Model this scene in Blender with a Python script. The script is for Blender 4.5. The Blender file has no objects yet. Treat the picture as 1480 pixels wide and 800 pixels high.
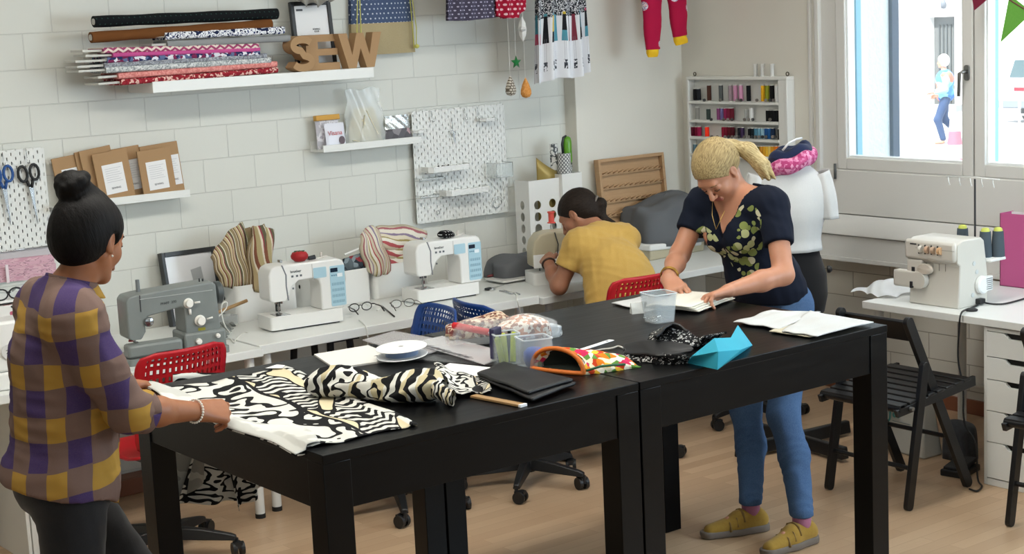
import bpy, bmesh, math, random
import numpy as np
from mathutils import Vector, Matrix, Euler
random.seed(7)
PI = math.pi
scn = bpy.context.scene
COL = scn.collection

# ------------------------------------------------------------------ camera
CAM = Vector((0, 0, 2.10)); FPX = 2348.0
YAW, PIT, ROL = math.radians(37.266), math.radians(9.133), math.radians(-2.711)
_f = Vector((math.sin(YAW)*math.cos(PIT), math.cos(YAW)*math.cos(PIT), -math.sin(PIT)))
_r = Vector((math.cos(YAW), -math.sin(YAW), 0)); _u = _r.cross(_f)
CR = math.cos(ROL)*_r + math.sin(ROL)*_u
CU = -math.sin(ROL)*_r + math.cos(ROL)*_u
cd = bpy.data.cameras.new('camera'); cam = bpy.data.objects.new('camera', cd); COL.objects.link(cam)
cd.sensor_fit = 'HORIZONTAL'; cd.sensor_width = 36; cd.lens = 36*FPX/1480; cd.clip_start = .05; cd.clip_end = 200
cam.matrix_world = Matrix(((CR.x, CU.x, -_f.x, CAM.x), (CR.y, CU.y, -_f.y, CAM.y), (CR.z, CU.z, -_f.z, CAM.z), (0, 0, 0, 1)))
scn.camera = cam
# ------------------------------------------------------------------ light
scn.view_settings.view_transform = 'Standard'; scn.view_settings.look = 'None'
scn.view_settings.exposure = 0.2; scn.view_settings.gamma = 1.0
scn.view_settings.use_curve_mapping = False
W = bpy.data.worlds.new('world'); scn.world = W; W.use_nodes = True
W.node_tree.nodes['Background'].inputs[0].default_value = (.80, .90, 1.0, 1)
W.node_tree.nodes['Background'].inputs[1].default_value = 2.0
def area(name, loc, target, sx, sy, power, col):
    l = bpy.data.lights.new(name, 'AREA'); l.shape = 'RECTANGLE'; l.size = sx; l.size_y = sy; l.energy = power; l.color = col
    o = bpy.data.objects.new(name, l); COL.objects.link(o); o.location = loc
    o.rotation_euler = (Vector(target)-Vector(loc)).to_track_quat('-Z', 'Y').to_euler(); return o
sl = bpy.data.lights.new('sun', 'SUN'); sl.energy = 9; sl.angle = math.radians(2); sl.color = (1, .96, .9)
so = bpy.data.objects.new('sun', sl); COL.objects.link(so); so.rotation_euler = Vector((.62, .12, -.85)).to_track_quat('-Z', 'Y').to_euler()
# added area lights: daylight of assumed windows further along right wall and behind camera
area('assumed_window_light_right', (6.22, 1.6, 1.9), (3.0, 4.2, .9), 3.2, 1.3, 165, (.72, .88, 1.0))
area('assumed_window_light_front', (1.0, -1.9, 1.9), (2.5, 5, 1.0), 4.6, 1.7, 34, (.76, .89, 1.0))
# area lights added for assumed, unseen ceiling lamps of the room
area('assumed_ceiling_lamp_a', (2.2, 4.2, 3.17), (2.2, 4.2, 0), 2.6, .5, 66, (1, .98, .90))
area('assumed_ceiling_lamp_b', (5.0, 4.4, 3.17), (5.0, 4.4, 0), 2.0, .5, 28, (1, .98, .93))
area('assumed_ceiling_lamp_c', (2.0, 1.4, 3.17), (2.0, 1.4, 0), 2.6, .5, 14, (1, .98, .91))

# ------------------------------------------------------------------ pixel -> point on a plane
def ray(x, y):
    return CR*((x-740)/FPX) - CU*((y-400)/FPX) + _f
def on_z(x, y, z): d = ray(x, y); return CAM + d*((z-CAM.z)/d.z)
def on_y(x, y, Y): d = ray(x, y); return CAM + d*((Y-CAM.y)/d.y)
def on_x(x, y, X): d = ray(x, y); return CAM + d*((X-CAM.x)/d.x)

# ------------------------------------------------------------------ materials
def hexc(h):
    h = h.lstrip('#'); v = [int(h[i:i+2], 16)/255 for i in (0, 2, 4)]
    return tuple(c/12.92 if c <= .04045 else ((c+.055)/1.055)**2.4 for c in v) + (1,)
class NT:
    def __init__(s, name):
        s.m = bpy.data.materials.new(name); s.m.use_nodes = True; s.t = s.m.node_tree
        s.b = s.t.nodes['Principled BSDF']
    def n(s, typ, **k):
        nd = s.t.nodes.new('ShaderNode'+typ)
        for a, v in k.items():
            if a.startswith('i_'):
                key = a[2:].replace('_', ' ')
                s.set(nd.inputs[int(key) if key.isdigit() else key], v)
            else: setattr(nd, a, v)
        return nd
    def set(s, sock, v):
        if hasattr(v, 'is_linked') and hasattr(v, 'node'): s.t.links.new(v, sock)
        else: sock.default_value = v
    def math(s, op, a, b=0, c=None):
        nd = s.t.nodes.new('ShaderNodeMath'); nd.operation = op; s.set(nd.inputs[0], a); s.set(nd.inputs[1], b)
        if c is not None: s.set(nd.inputs[2], c)
        return nd.outputs[0]
    def mix(s, fac, a, b):
        nd = s.t.nodes.new('ShaderNodeMix'); nd.data_type = 'RGBA'; s.set(nd.inputs[0], fac); s.set(nd.inputs[6], a); s.set(nd.inputs[7], b)
        return nd.outputs[2]
    def obj(s, scale=(1, 1, 1), rot=(0, 0, 0), loc=(0, 0, 0)):
        tc = s.t.nodes.new('ShaderNodeTexCoord'); mp = s.t.nodes.new('ShaderNodeMapping')
        s.t.links.new(tc.outputs['Object'], mp.inputs[0]); mp.inputs['Scale'].default_value = scale; mp.inputs['Rotation'].default_value = rot; mp.inputs['Location'].default_value = loc
        return mp.outputs[0]
    def uv(s, scale=(1, 1, 1), loc=(0, 0, 0)):
        tc = s.t.nodes.new('ShaderNodeTexCoord'); mp = s.t.nodes.new('ShaderNodeMapping')
        s.t.links.new(tc.outputs['UV'], mp.inputs[0]); mp.inputs['Scale'].default_value = scale; mp.inputs['Location'].default_value = loc
        return mp.outputs[0]
    def sep(s, v):
        nd = s.t.nodes.new('ShaderNodeSeparateXYZ'); s.t.links.new(v, nd.inputs[0]); return nd.outputs
    def comb(s, x, y, z=0):
        nd = s.t.nodes.new('ShaderNodeCombineXYZ'); s.set(nd.inputs[0], x); s.set(nd.inputs[1], y); s.set(nd.inputs[2], z); return nd.outputs[0]
    def noise(s, v, scale, detail=2, out='Fac', rough=.5):
        nd = s.n('TexNoise'); s.t.links.new(v, nd.inputs['Vector']); nd.inputs['Scale'].default_value = scale; nd.inputs['Detail'].default_value = detail; nd.inputs['Roughness'].default_value = rough
        return nd.outputs[out]
    def ramp(s, fac, stops, interp='LINEAR'):
        nd = s.n('ValToRGB'); nd.color_ramp.interpolation = interp; s.set(nd.inputs[0], fac)
        e = nd.color_ramp.elements
        while len(e) < len(stops): e.new(.5)
        for i, (p, c) in enumerate(stops): e[i].position = p; e[i].color = hexc(c) if isinstance(c, str) else c
        return nd.outputs[0]
    def base(s, c): s.set(s.b.inputs['Base Color'], hexc(c) if isinstance(c, str) else c)
    def bump(s, h, strength=.3, dist=.002):
        nd = s.n('Bump'); s.set(nd.inputs['Height'], h); nd.inputs['Strength'].default_value = strength; nd.inputs['Distance'].default_value = dist
        s.t.links.new(nd.outputs[0], s.b.inputs['Normal'])
    def p(s, rough=.5, metal=0, spec=.5, **k):
        s.b.inputs['Roughness'].default_value = rough; s.b.inputs['Metallic'].default_value = metal; s.b.inputs['Specular IOR Level'].default_value = spec
        return s
MC = {}
def flat(c, rough=.5, metal=0, spec=.5, bump=0, bscale=60):
    key = (c, rough, metal, spec, bump, bscale)
    if key in MC: return MC[key]
    t = NT('plain_'+c.strip('#')); t.base(c); t.p(rough, metal, spec)
    if bump: t.bump(t.noise(t.obj(), bscale, 3), bump, .003)
    MC[key] = t.m; return t.m
def cloth(c, c2=None, scale=300, rough=.9, big=0):
    key = ('cloth', c, c2, scale, rough)
    if key in MC: return MC[key]
    t = NT('cloth_'+c.strip('#')); v = t.obj()
    n = t.noise(v, scale, 2)
    t.base(t.mix(n, hexc(c), hexc(c2 or c))); t.p(rough, 0, .2)
    t.b.inputs['Sheen Weight'].default_value = .15
    t.bump(n, .15, .001); MC[key] = t.m; return t.m
def clear(c='#ffffff', alpha=.25, rough=.08):
    key = ('clear', c, alpha, rough)
    if key in MC: return MC[key]
    t = NT('clear_plastic'); t.base(c); t.p(rough, 0, .6); t.b.inputs['Alpha'].default_value = alpha
    MC[key] = t.m; return t.m

# ------------------------------------------------------------------ mesh building
def unit(v): v = Vector(v); return v.normalized()
class MB:
    def __init__(s): s.v = []; s.f = []; s.mi = []; s.uvs = {}; s.cur = 0
    def add(s, vs, fs, M=None):
        o = len(s.v)
        s.v += [(M @ Vector(p)) if M is not None else Vector(p) for p in vs]
        for f in fs: s.f.append(tuple(i+o for i in f)); s.mi.append(s.cur)
        return s
    def box(s, c, d, rot=None, M=None, taper=None):
        x, y, z = (t/2 for t in d); tx, ty = taper or (1, 1)
        vs = [(-x, -y, -z), (x, -y, -z), (x, y, -z), (-x, y, -z), (-x*tx, -y*ty, z), (x*tx, -y*ty, z), (x*tx, y*ty, z), (-x*tx, y*ty, z)]
        fs = [(0, 3, 2, 1), (4, 5, 6, 7), (0, 1, 5, 4), (1, 2, 6, 5), (2, 3, 7, 6), (3, 0, 4, 7)]
        T = Matrix.Translation(c)
        if rot: T = T @ Euler(rot).to_matrix().to_4x4()
        if M is not None: T = M @ T
        return s.add(vs, fs, T)
    def bx(s, x0, x1, y0, y1, z0, z1): return s.box(((x0+x1)/2, (y0+y1)/2, (z0+z1)/2), (x1-x0, y1-y0, z1-z0))
    def tube(s, pts, r, n=10, caps=True, closed=False, flatten=None):
        pts = [Vector(p) for p in pts]; m = len(pts)
        rs = r if isinstance(r, (list, tuple)) else [r]*m
        vs = []; ref = None
        for i, p in enumerate(pts):
            if closed: t = pts[(i+1) % m]-pts[i-1]
            else: t = pts[min(i+1, m-1)]-pts[max(i-1, 0)]
            t = t.normalized() if t.length > 1e-9 else Vector((0, 0, 1))
            if ref is None: ref = Vector((0, 0, 1)) if abs(t.z) < .9 else Vector((1, 0, 0))
            a = (ref - t*ref.dot(t)); a = a.normalized() if a.length > 1e-6 else t.orthogonal().normalized(); b = t.cross(a); ref = a
            fl = flatten or 1
            for k in range(n):
                q = 2*PI*k/n; vs.append(p + (a*math.cos(q)*fl + b*math.sin(q))*rs[i])
        fs = []
        for i in range(m if closed else m-1):
            j = (i+1) % m
            for k in range(n): fs.append((i*n+k, i*n+(k+1) % n, j*n+(k+1) % n, j*n+k))
        if caps and not closed:
            fs.append(tuple(range(n))[::-1]); fs.append(tuple((m-1)*n+k for k in range(n)))
        return s.add(vs, fs)
    def cyl(s, a, b, r, n=20, r2=None): return s.tube([a, b], [r, r if r2 is None else r2], n)
    def lathe(s, prof, c=(0, 0, 0), n=24, M=None, cap=True):
        T = Matrix.Translation(c) if M is None else M
        vs = []; fs = []
        for r, z in prof:
            for k in range(n): vs.append((r*math.cos(2*PI*k/n), r*math.sin(2*PI*k/n), z))
        for i in range(len(prof)-1):
            for k in range(n): fs.append((i*n+k, i*n+(k+1) % n, (i+1)*n+(k+1) % n, (i+1)*n+k))
        if cap:
            if prof[0][0] > 1e-5: fs.append(tuple(range(n))[::-1])
            if prof[-1][0] > 1e-5: fs.append(tuple((len(prof)-1)*n+k for k in range(n)))
        return s.add(vs, fs, T)
    def prism(s, out, t, M=None, holes=None):
        """outline in xy extruded 0..t in z"""
        bm = bmesh.new(); loops = [out]+(holes or [])
        es = []
        for lp in loops:
            vv = [bm.verts.new((p[0], p[1], 0)) for p in lp]
            es += [bm.edges.new((vv[i], vv[(i+1) % len(vv)])) for i in range(len(vv))]
        g = bmesh.ops.triangle_fill(bm, edges=es, use_beauty=True, normal=(0, 0, 1))
        fc = [f for f in g['geom'] if isinstance(f, bmesh.types.BMFace)]
        e = bmesh.ops.extrude_face_region(bm, geom=fc)
        bmesh.ops.translate(bm, verts=[x for x in e['geom'] if isinstance(x, bmesh.types.BMVert)], vec=(0, 0, t))
        bmesh.ops.recalc_face_normals(bm, faces=bm.faces)
        bm.verts.index_update()
        s.add([v.co.copy() for v in bm.verts], [tuple(v.index for v in f.verts) for f in bm.faces], M); bm.free(); return s
    def grid(s, fn, nu, nv, thick=None, closed_u=False):
        """sheet from fn(u,v)->point, u,v in 0..1"""
        vs = [Vector(fn(i/(nu), j/(nv))) for i in range(nu+1) for j in range(nv+1)]
        o = len(s.v); fs = []
        for i in range(nu):
            for j in range(nv):
                a = i*(nv+1)+j; fs.append((a, a+nv+1, a+nv+2, a+1))
        s.add(vs, fs)
        for i in range(nu+1):
            for j in range(nv+1): s.uvs[o+i*(nv+1)+j] = (i/nu, j/nv)
        return s
    def build(s, name, mat, parent=None, smooth=False, bev=0, seg=2, sub=0, solid=0, loc=None, rz=0, soff=0, angle=None):
        me = bpy.data.meshes.new(name); me.from_pydata([tuple(v) for v in s.v], [], s.f)
        mats = mat if isinstance(mat, (list, tuple)) else [mat]
        for m in mats: me.materials.append(m)
        if len(mats) > 1: me.polygons.foreach_set('material_index', s.mi)
        bm = bmesh.new(); bm.from_mesh(me); bmesh.ops.recalc_face_normals(bm, faces=bm.faces) if not s.uvs else None
        bm.to_mesh(me); bm.free()
        if s.uvs:
            ul = me.uv_layers.new(name='UVMap')
            for l in me.loops: ul.data[l.index].uv = s.uvs.get(l.vertex_index, (0, 0))
        if smooth:
            me.polygons.foreach_set('use_smooth', [True]*len(me.polygons))
            if angle:
                try: me.set_sharp_from_angle(angle=math.radians(angle))
                except Exception: pass
        o = bpy.data.objects.new(name, me); COL.objects.link(o)
        if parent is not None: o.parent = parent
        if loc is not None: o.location = loc
        if rz: o.rotation_euler.z = rz
        if solid:
            md = o.modifiers.new('solid', 'SOLIDIFY'); md.thickness = solid; md.offset = soff
        if bev:
            md = o.modifiers.new('bevel', 'BEVEL'); md.width = bev; md.segments = seg; md.limit_method = 'ANGLE'; md.angle_limit = math.radians(40)
            if not smooth:
                me.polygons.foreach_set('use_smooth', [True]*len(me.polygons))
                try: me.set_sharp_from_angle(angle=math.radians(45))
                except Exception: pass
                md.harden_normals = False
        if sub:
            md = o.modifiers.new('sub', 'SUBSURF'); md.levels = sub; md.render_levels = sub
        return o
def tag(o, label, cat, group=None, kind=None):
    o['label'] = label; o['category'] = cat
    if group: o['group'] = group
    if kind: o['kind'] = kind
    return o
def thing(name, label, cat, loc=(0, 0, 0), rz=0, group=None, rot=None):
    o = bpy.data.objects.new(name, None); COL.objects.link(o); o.location = loc; o.rotation_euler = rot or (0, 0, rz); o.empty_display_size = .1
    return tag(o, label, cat, group)
def struct(name, mb, mat, **k):
    o = mb.build(name, mat, **k); o['kind'] = 'structure'; return o
def dup(root, loc, rz, label=None, group=None):
    def cp(o, par):
        c = o.copy(); COL.objects.link(c)
        if par is not None: c.parent = par
        for ch in kids.get(o, []): cp(ch, c)
        return c
    kids = {}
    for o in list(COL.objects):
        if o.parent: kids.setdefault(o.parent, []).append(o)
    r = cp(root, None); r.location = loc; r.rotation_euler = (0, 0, rz)
    if label: r['label'] = label
    if group: r['group'] = group
    return r
def arc(c, r, a0, a1, n, ax=(1, 0, 0), ay=(0, 1, 0)):
    c = Vector(c); ax = Vector(ax); ay = Vector(ay)
    return [c + ax*r*math.cos(math.radians(a0+(a1-a0)*i/n)) + ay*r*math.sin(math.radians(a0+(a1-a0)*i/n)) for i in range(n+1)]
def rrect(w, h, r, n=4):
    o = []
    for cx, cy, a in ((w/2-r, h/2-r, 0), (-w/2+r, h/2-r, 90), (-w/2+r, -h/2+r, 180), (w/2-r, -h/2+r, 270)):
        for i in range(n+1):
            q = math.radians(a+90*i/n); o.append((cx+r*math.cos(q), cy+r*math.sin(q)))
    return o
def star(R, r, n=5, rot=90):
    return [((R if i % 2 == 0 else r)*math.cos(math.radians(rot+180*i/n)), (R if i % 2 == 0 else r)*math.sin(math.radians(rot+180*i/n))) for i in range(2*n)]
def frameM(o, x, y, z):
    """matrix with origin o and axes x,y,z"""
    x, y, z = Vector(x), Vector(y), Vector(z)
    return Matrix(((x.x, y.x, z.x, o[0]), (x.y, y.y, z.y, o[1]), (x.z, y.z, z.z, o[2]), (0, 0, 0, 1)))
def text_obj(body, size, name, mat, parent, M, extrude=.0006, align='CENTER', spacing=1):
    cu = bpy.data.curves.new(name, 'FONT'); cu.body = body; cu.size = size; cu.extrude = extrude; cu.align_x = align; cu.align_y = 'CENTER'; cu.space_character = spacing
    to = bpy.data.objects.new(name, cu); COL.objects.link(to); bpy.context.view_layer.update()
    me = bpy.data.meshes.new_from_object(to.evaluated_get(bpy.context.evaluated_depsgraph_get()))
    bpy.data.objects.remove(to); bpy.data.curves.remove(cu)
    me.materials.clear(); me.materials.append(mat); me.transform(M)
    o = bpy.data.objects.new(name, me); COL.objects.link(o)
    if parent is not None: o.parent = parent
    return o
# ================================================================== the room
YW, YP, XW, XN = 6.98, 6.885, 6.54, 6.68      # block wall, plaster wall, window wall, recess under the sill
WX0, WY0, CZ = -2.2, -2.2, 3.3
PX = on_y(818, 195, YW).x                                    # where plaster wall starts
# floor: light strip parquet
t = NT('birch_strip_floor'); v = t.obj(); s_ = t.sep(v)
br = t.n('TexBrick', i_Scale=1.0, offset=.37); t.t.links.new(v, br.inputs['Vector'])
br.inputs['Brick Width'].default_value = .62; br.inputs['Row Height'].default_value = .068; br.inputs['Mortar Size'].default_value = .0012; br.inputs['Mortar Smooth'].default_value = .3
br.inputs['Color1'].default_value = hexc('#bfa283'); br.inputs['Color2'].default_value = hexc('#a08164'); br.inputs['Mortar'].default_value = hexc('#8d6e50'); br.inputs['Bias'].default_value = -.15
g = t.noise(t.obj((2.2, 34, 1)), 3, 4)
c_ = t.mix(t.math('MULTIPLY', g, .55), br.outputs['Color'], hexc('#a98a6c'))
c_ = t.mix(t.math('MULTIPLY', t.noise(v, 1.3, 2), .3), c_, hexc('#c9b091'))
t.base(c_); t.p(.34, 0, .45); t.bump(br.outputs['Fac'], -.15, .001)
FLOORM = t.m
struct('floor', MB().bx(WX0-.1, XN+.1, WY0-.1, YW+.1, -.1, 0), FLOORM)
# painted blocks
def blockmat(name, c, ax, w=.372, h=.1865, ox=0, oz=0, mort='#c6c7bf'):
    t = NT(name); x, y, z = t.sep(t.obj())
    v = t.comb(t.math('ADD', x if ax == 'x' else y, ox), t.math('ADD', z, oz))
    b = t.n('TexBrick', i_Scale=1.0, offset=.5); t.t.links.new(v, b.inputs['Vector'])
    b.inputs['Brick Width'].default_value = w; b.inputs['Row Height'].default_value = h; b.inputs['Mortar Size'].default_value = .0035; b.inputs['Mortar Smooth'].default_value = .6
    b.inputs['Color1'].default_value = hexc(c); b.inputs['Color2'].default_value = tuple(k*.965 for k in hexc(c)[:3])+(1,); b.inputs['Mortar'].default_value = hexc(mort)
    t.base(b.outputs['Color']); t.p(.55, 0, .35)
    n = t.noise(t.obj(), 14, 4)
    t.bump(t.math('ADD', t.math('MULTIPLY', b.outputs['Fac'], -1.0), t.math('MULTIPLY', n, .5)), .55, .004)
    return t.m
WALLM = blockmat('white_painted_block', '#dadbd4', 'x', w=.273, h=.1565, ox=.0396, oz=.071, mort='#cdcec8')
NICHM = blockmat('white_painted_brick', '#d2cfc6', 'y', w=.5, h=.135, mort='#9c988e', oz=.02)
PLAS = NT('off_white_plaster'); PLAS.base(PLAS.mix(PLAS.noise(PLAS.obj(), 3, 3), hexc('#d6d3c8'), hexc('#dedbd2'))); PLAS.p(.7, 0, .3); PLAS.bump(PLAS.noise(PLAS.obj(), 90, 3), .12, .002); PLAS = PLAS.m
PAINT = flat('#d4d3cf', .4, 0, .4)
struct('wall_back', MB().bx(WX0, PX+.05, YW, YW+.2, 0, CZ), WALLM)
struct('wall_back_plaster', MB().bx(PX, XN+.1, YP, YW+.2, 0, CZ), PLAS, bev=.004)
struct('wall_left', MB().bx(WX0-.2, WX0, WY0-.2, YW+.2, 0, CZ), PLAS)
struct('ceiling', MB().bx(WX0-.2, XN+.4, WY0-.2, YW+.2, CZ, CZ+.15), PLAS)
# solid front wall behind the camera; its assumed window is only an area light
struct('wall_front', MB().bx(WX0-.2, XN+.4, WY0-.2, WY0, 0, CZ), PLAS)
# ---- window wall. opening y 1.9..5.50
WT, WB = 2.75, 1.225
wy0 = on_x(1186, 200, XW).y                    # left jamb of the opening
mb = MB(); mb.bx(XW, XN+.25, wy0, YW, .83, CZ); mb.bx(XW, XN+.25, WY0, 1.9, .83, CZ); mb.bx(XW, XN+.25, 1.9, wy0, WT, CZ)
struct('wall_right', mb, PLAS)
struct('wall_right_recess', MB().bx(XN, XN+.25, WY0, YP+.1, 0, .83), NICHM)
zA = on_x(1209, 308, XW).z; zB = on_x(1205, 335, XW).z; zC = on_x(1205, 370, XW).z
mb = MB(); mb.bx(XW-.012, XN+.12, 1.9, wy0+.03, zA+.004, WB-.005)
struct('trim_1', mb, PAINT, bev=.003)                 # panel under the window
mb = MB(); mb.add([(XW-.02, WY0, zA), (XW-.02, wy0+.08, zA), (XN, wy0+.08, zA), (XN, WY0, zA), (XW-.062, WY0, zB+.012), (XW-.062, wy0+.08, zB+.012), (XW-.062, wy0+.08, zB), (XW-.062, WY0, zB), (XN, WY0, zB), (XN, wy0+.08, zB)],
    [(0, 1, 2, 3), (0, 4, 5, 1), (4, 7, 6, 5), (7, 8, 9, 6), (1, 5, 6, 9, 2), (0, 3, 8, 7, 4)])
struct('trim_2', mb, PAINT, bev=.002)                 # sloped sill board
struct('trim_3', MB().bx(XW-.045, XN, WY0, wy0+.08, zC+.01, zB-.004), PAINT, bev=.004)
struct('trim_4', MB().bx(XW-.052, XN, WY0, wy0+.08, zC-.012, zC+.012), PAINT, bev=.003)
# mouldings beside the window
for i, (px, w) in enumerate(((1183, .03), (1172, .022))):
    y = on_x(px, 200, XW).y
    struct('trim_%d' % (5+i), MB().bx(XW-.022+.008*i, XW+.01, y-w, y, zB+.02, CZ), PAINT, bev=.005)
REDB = flat('#7a4a34', .45)
struct('baseboard_right', MB().bx(XN-.018, XN, WY0, YP, 0, .075), REDB, bev=.003)
struct('baseboard_back', MB().bx(WX0, XN, YP-.018, YP, 0, .075).bx(WX0, PX, YP, YW, 0, .075), REDB, bev=.003)
# heating pipe in the recess
struct('trim_7', MB().tube([(XN-.03, 6.5, .16), (XN-.03, -1, .14)], .011), flat('#cfcabf', .4), smooth=True)
# ---- window
def sash(name, y1, y0, zb, handle=None):
    """y1 left (far) y0 right (near)"""
    e = bpy.data.objects.new(name, None); COL.objects.link(e); e['kind'] = 'structure'
    x0, x1 = XW-.01, XW+.065; fw = .062; zt = WT
    mb = MB()
    def ring(mb, a, b, c, d, w, xa, xb):
        mb.bx(xa, xb, a, a+w, c, d); mb.bx(xa, xb, b-w, b, c, d); mb.bx(xa, xb, a+w, b-w, c, c+w); mb.bx(xa, xb, a+w, b-w, d-w, d)
    ring(mb, y0, y1, zb, zt, fw, x0, x1)
    mb.build('window_frame', PAINT, e, bev=.005)
    m2 = MB(); ring(m2, y0+fw-.001, y1-fw+.001, zb+fw-.001, zt-fw, .012, x0+.012, x1-.01); m2.build('glazing_bead', flat('#e9ecec', .35), e, bev=.002)
    g = NT('window_glass'); g.base('#eaf6f8'); g.p(.0, 0, .5); g.b.inputs['Alpha'].default_value = .08
    MB().bx(x0+.03, x0+.036, y0+fw+.01, y1-fw-.01, zb+fw+.01, zt-fw-.01).build('pane', g.m, e)
    return e
yL = on_x(1212.4, 261, XW).y; yM = on_x(1409, 262, XW).y
s1 = sash('window_1', yL, yM+.004, WB)
s2 = sash('window_2', yM-.004, yM-1.0, WB)
hm = flat('#7d7d7b', .3, .8)
hp = on_x(1398, 105, XW-.01)
MB().prism(rrect(.032, .075, .014), .008, frameM((XW-.018, hp.y, hp.z), (0, -1, 0), (0, 0, 1), (1, 0, 0))).build('handle_plate', hm, s1, bev=.002)
MB().tube([(XW-.015, hp.y, hp.z+.005), (XW-.05, hp.y, hp.z+.005), (XW-.055, hp.y+.012, hp.z), (XW-.055, hp.y+.017, hp.z-.11)], [.009, .009, .009, .008]).build('handle', hm, s1, smooth=True)
hb = on_x(1208, 250, XW-.014)
MB().cyl((XW-.02, hb.y, hb.z-.03), (XW-.02, hb.y, hb.z+.05), .007).build('hinge', flat('#4c4f50', .4), s1, smooth=True)
MB().bx(XW-.008, XW+.09, 1.9, wy0, WB-.03, WB).bx(XW+.0, XW+.09, yL+.004, wy0, WB, WT).bx(XW, XW+.09, 1.9, yM-1.005, WB, WT).build('window_frame_outer', PAINT)['kind'] = 'structure'
bpy.data.objects['window_frame_outer'].name = 'trim_8'

# ================================================================== black bar-height work tables
TZ = .98; TX0, TX1, TXM, TY0, TY1 = 2.10, 4.38, 3.222, 3.62, 4.78
t = NT('black_stained_wood'); n = t.noise(t.obj((1, 14, 14)), 5, 4)
t.base(t.mix(n, hexc('#030304'), hexc('#07080a'))); t.p(.42, 0, .18)
t.set(t.b.inputs['Roughness'], t.math('ADD', t.math('MULTIPLY', n, .12), .27)); t.bump(n, .08, .001); BLK = t.m
def table(x0, x1, label):
    e = thing('work_table', label, 'table', ((x0+x1)/2, (TY0+TY1)/2, 0), group=None)
    w, d = (x1-x0), (TY1-TY0)
    MB().box((0, 0, TZ-.0125), (w, d, .025)).build('tabletop', BLK, e, bev=.002)
    lw = .085; ap = .135
    for sx, sy in ((-1, -1), (1, -1), (-1, 1), (1, 1)):
        MB().box((sx*(w/2-lw/2-.001), sy*(d/2-lw/2-.001), (TZ-.025)/2), (lw, lw, TZ-.025)).build('leg', BLK, e, bev=.002)
    for sy in (-1, 1): MB().box((0, sy*(d/2-.018), TZ-.025-ap/2), (w-2*lw, .024, ap)).build('apron', BLK, e, bev=.0015)
    for sx in (-1, 1): MB().box((sx*(w/2-.018), 0, TZ-.025-ap/2), (.024, d-2*lw, ap)).build('apron', BLK, e, bev=.0015)
    return e
table(TX0, TXM-.003, 'black square bar-height table on the left, spread with black and white fabric')
table(TXM+.003, TX1, 'black square bar-height table on the right, where the blonde woman works')

# ================================================================== white desks
DWH = flat('#dfe1de', .35, 0, .4); LEGM = flat('#d8d8d4', .3); FOOT = flat('#151515', .6)
def round_leg(e, x, y, h, foot=True):
    l = MB().cyl((x, y, .02 if foot else 0), (x, y, h), .021, 20).build('leg', LEGM, e, smooth=True, angle=40)
    if foot: MB().cyl((x, y, 0), (x, y, .02), .0225, 20).build('foot_cap', FOOT, l, smooth=True, angle=40)
DZ = .752; DY = 6.115
def desk(x0, x1, zt, th, y0, y1, legs, label, name='desk'):
    e = thing(name, label, 'desk', ((x0+x1)/2, (y0+y1)/2, 0))
    MB().box((0, 0, zt-th/2), (x1-x0, y1-y0, th)).build('desktop', DWH, e, bev=.003)
    for (lx, ly) in legs: round_leg(e, lx-(x0+x1)/2, ly-(y0+y1)/2, zt-th)
    return e
xa = on_y(374, 505, DY).x; xb = on_y(780, 440, DY).x
D0Z = on_y(374, 504, DY-.04).z
desk(1.75, xa, D0Z, .036, DY-.04, 6.92, [(1.85, DY+.03), (xa-.05, DY+.0), (1.85, 6.84), (xa-.06, 6.84)], 'white desk at the left carrying the old grey sewing machine')
desk(xa+.004, xb, DZ, .042, DY, 6.92, [(xa+.055, DY+.04), (xb-.09, DY+.05), (xa+.06, 6.84), (xb-.09, 6.84)], 'long white desk in the middle carrying two white computerised sewing machines')
desk(xb+.004, 6.5, DZ-.01, .036, DY-.02, 6.84, [(xb+.09, DY+.04), (6.4, DY+.04), (xb+.09, 6.76), (6.4, 6.76)], 'white desk in the corner where the woman in yellow sits')
# dark trestle below the middle desk
tm = flat('#15171a', .5)
e = thing('trestle_stand', 'dark A-shaped trestle under the middle white desk', 'trestle', (on_y(478, 495, 6.3).x, 6.38, 0))
for s_ in (-1, 1):
    MB().tube([(s_*.05, -.16, .70), (s_*.09, -.2, .0)], .017, 8).build('leg', tm, e)
    MB().tube([(s_*.05, .16, .70), (s_*.09, .2, .0)], .017, 8).build('leg', tm, e)
MB().box((0, 0, .70), (.16, .4, .02)).build('crossbar', tm, e)
# right desk
RZ = .735; RX = 5.70
yc = on_z(1240.6, 436, RZ).y
e = desk(RX, 6.50, RZ, .034, yc-1.5, yc, [(RX+.06, yc-.05), (6.30, yc-.1), (6.3, yc-1.4)], 'white desk under the window holding the serger')
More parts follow.
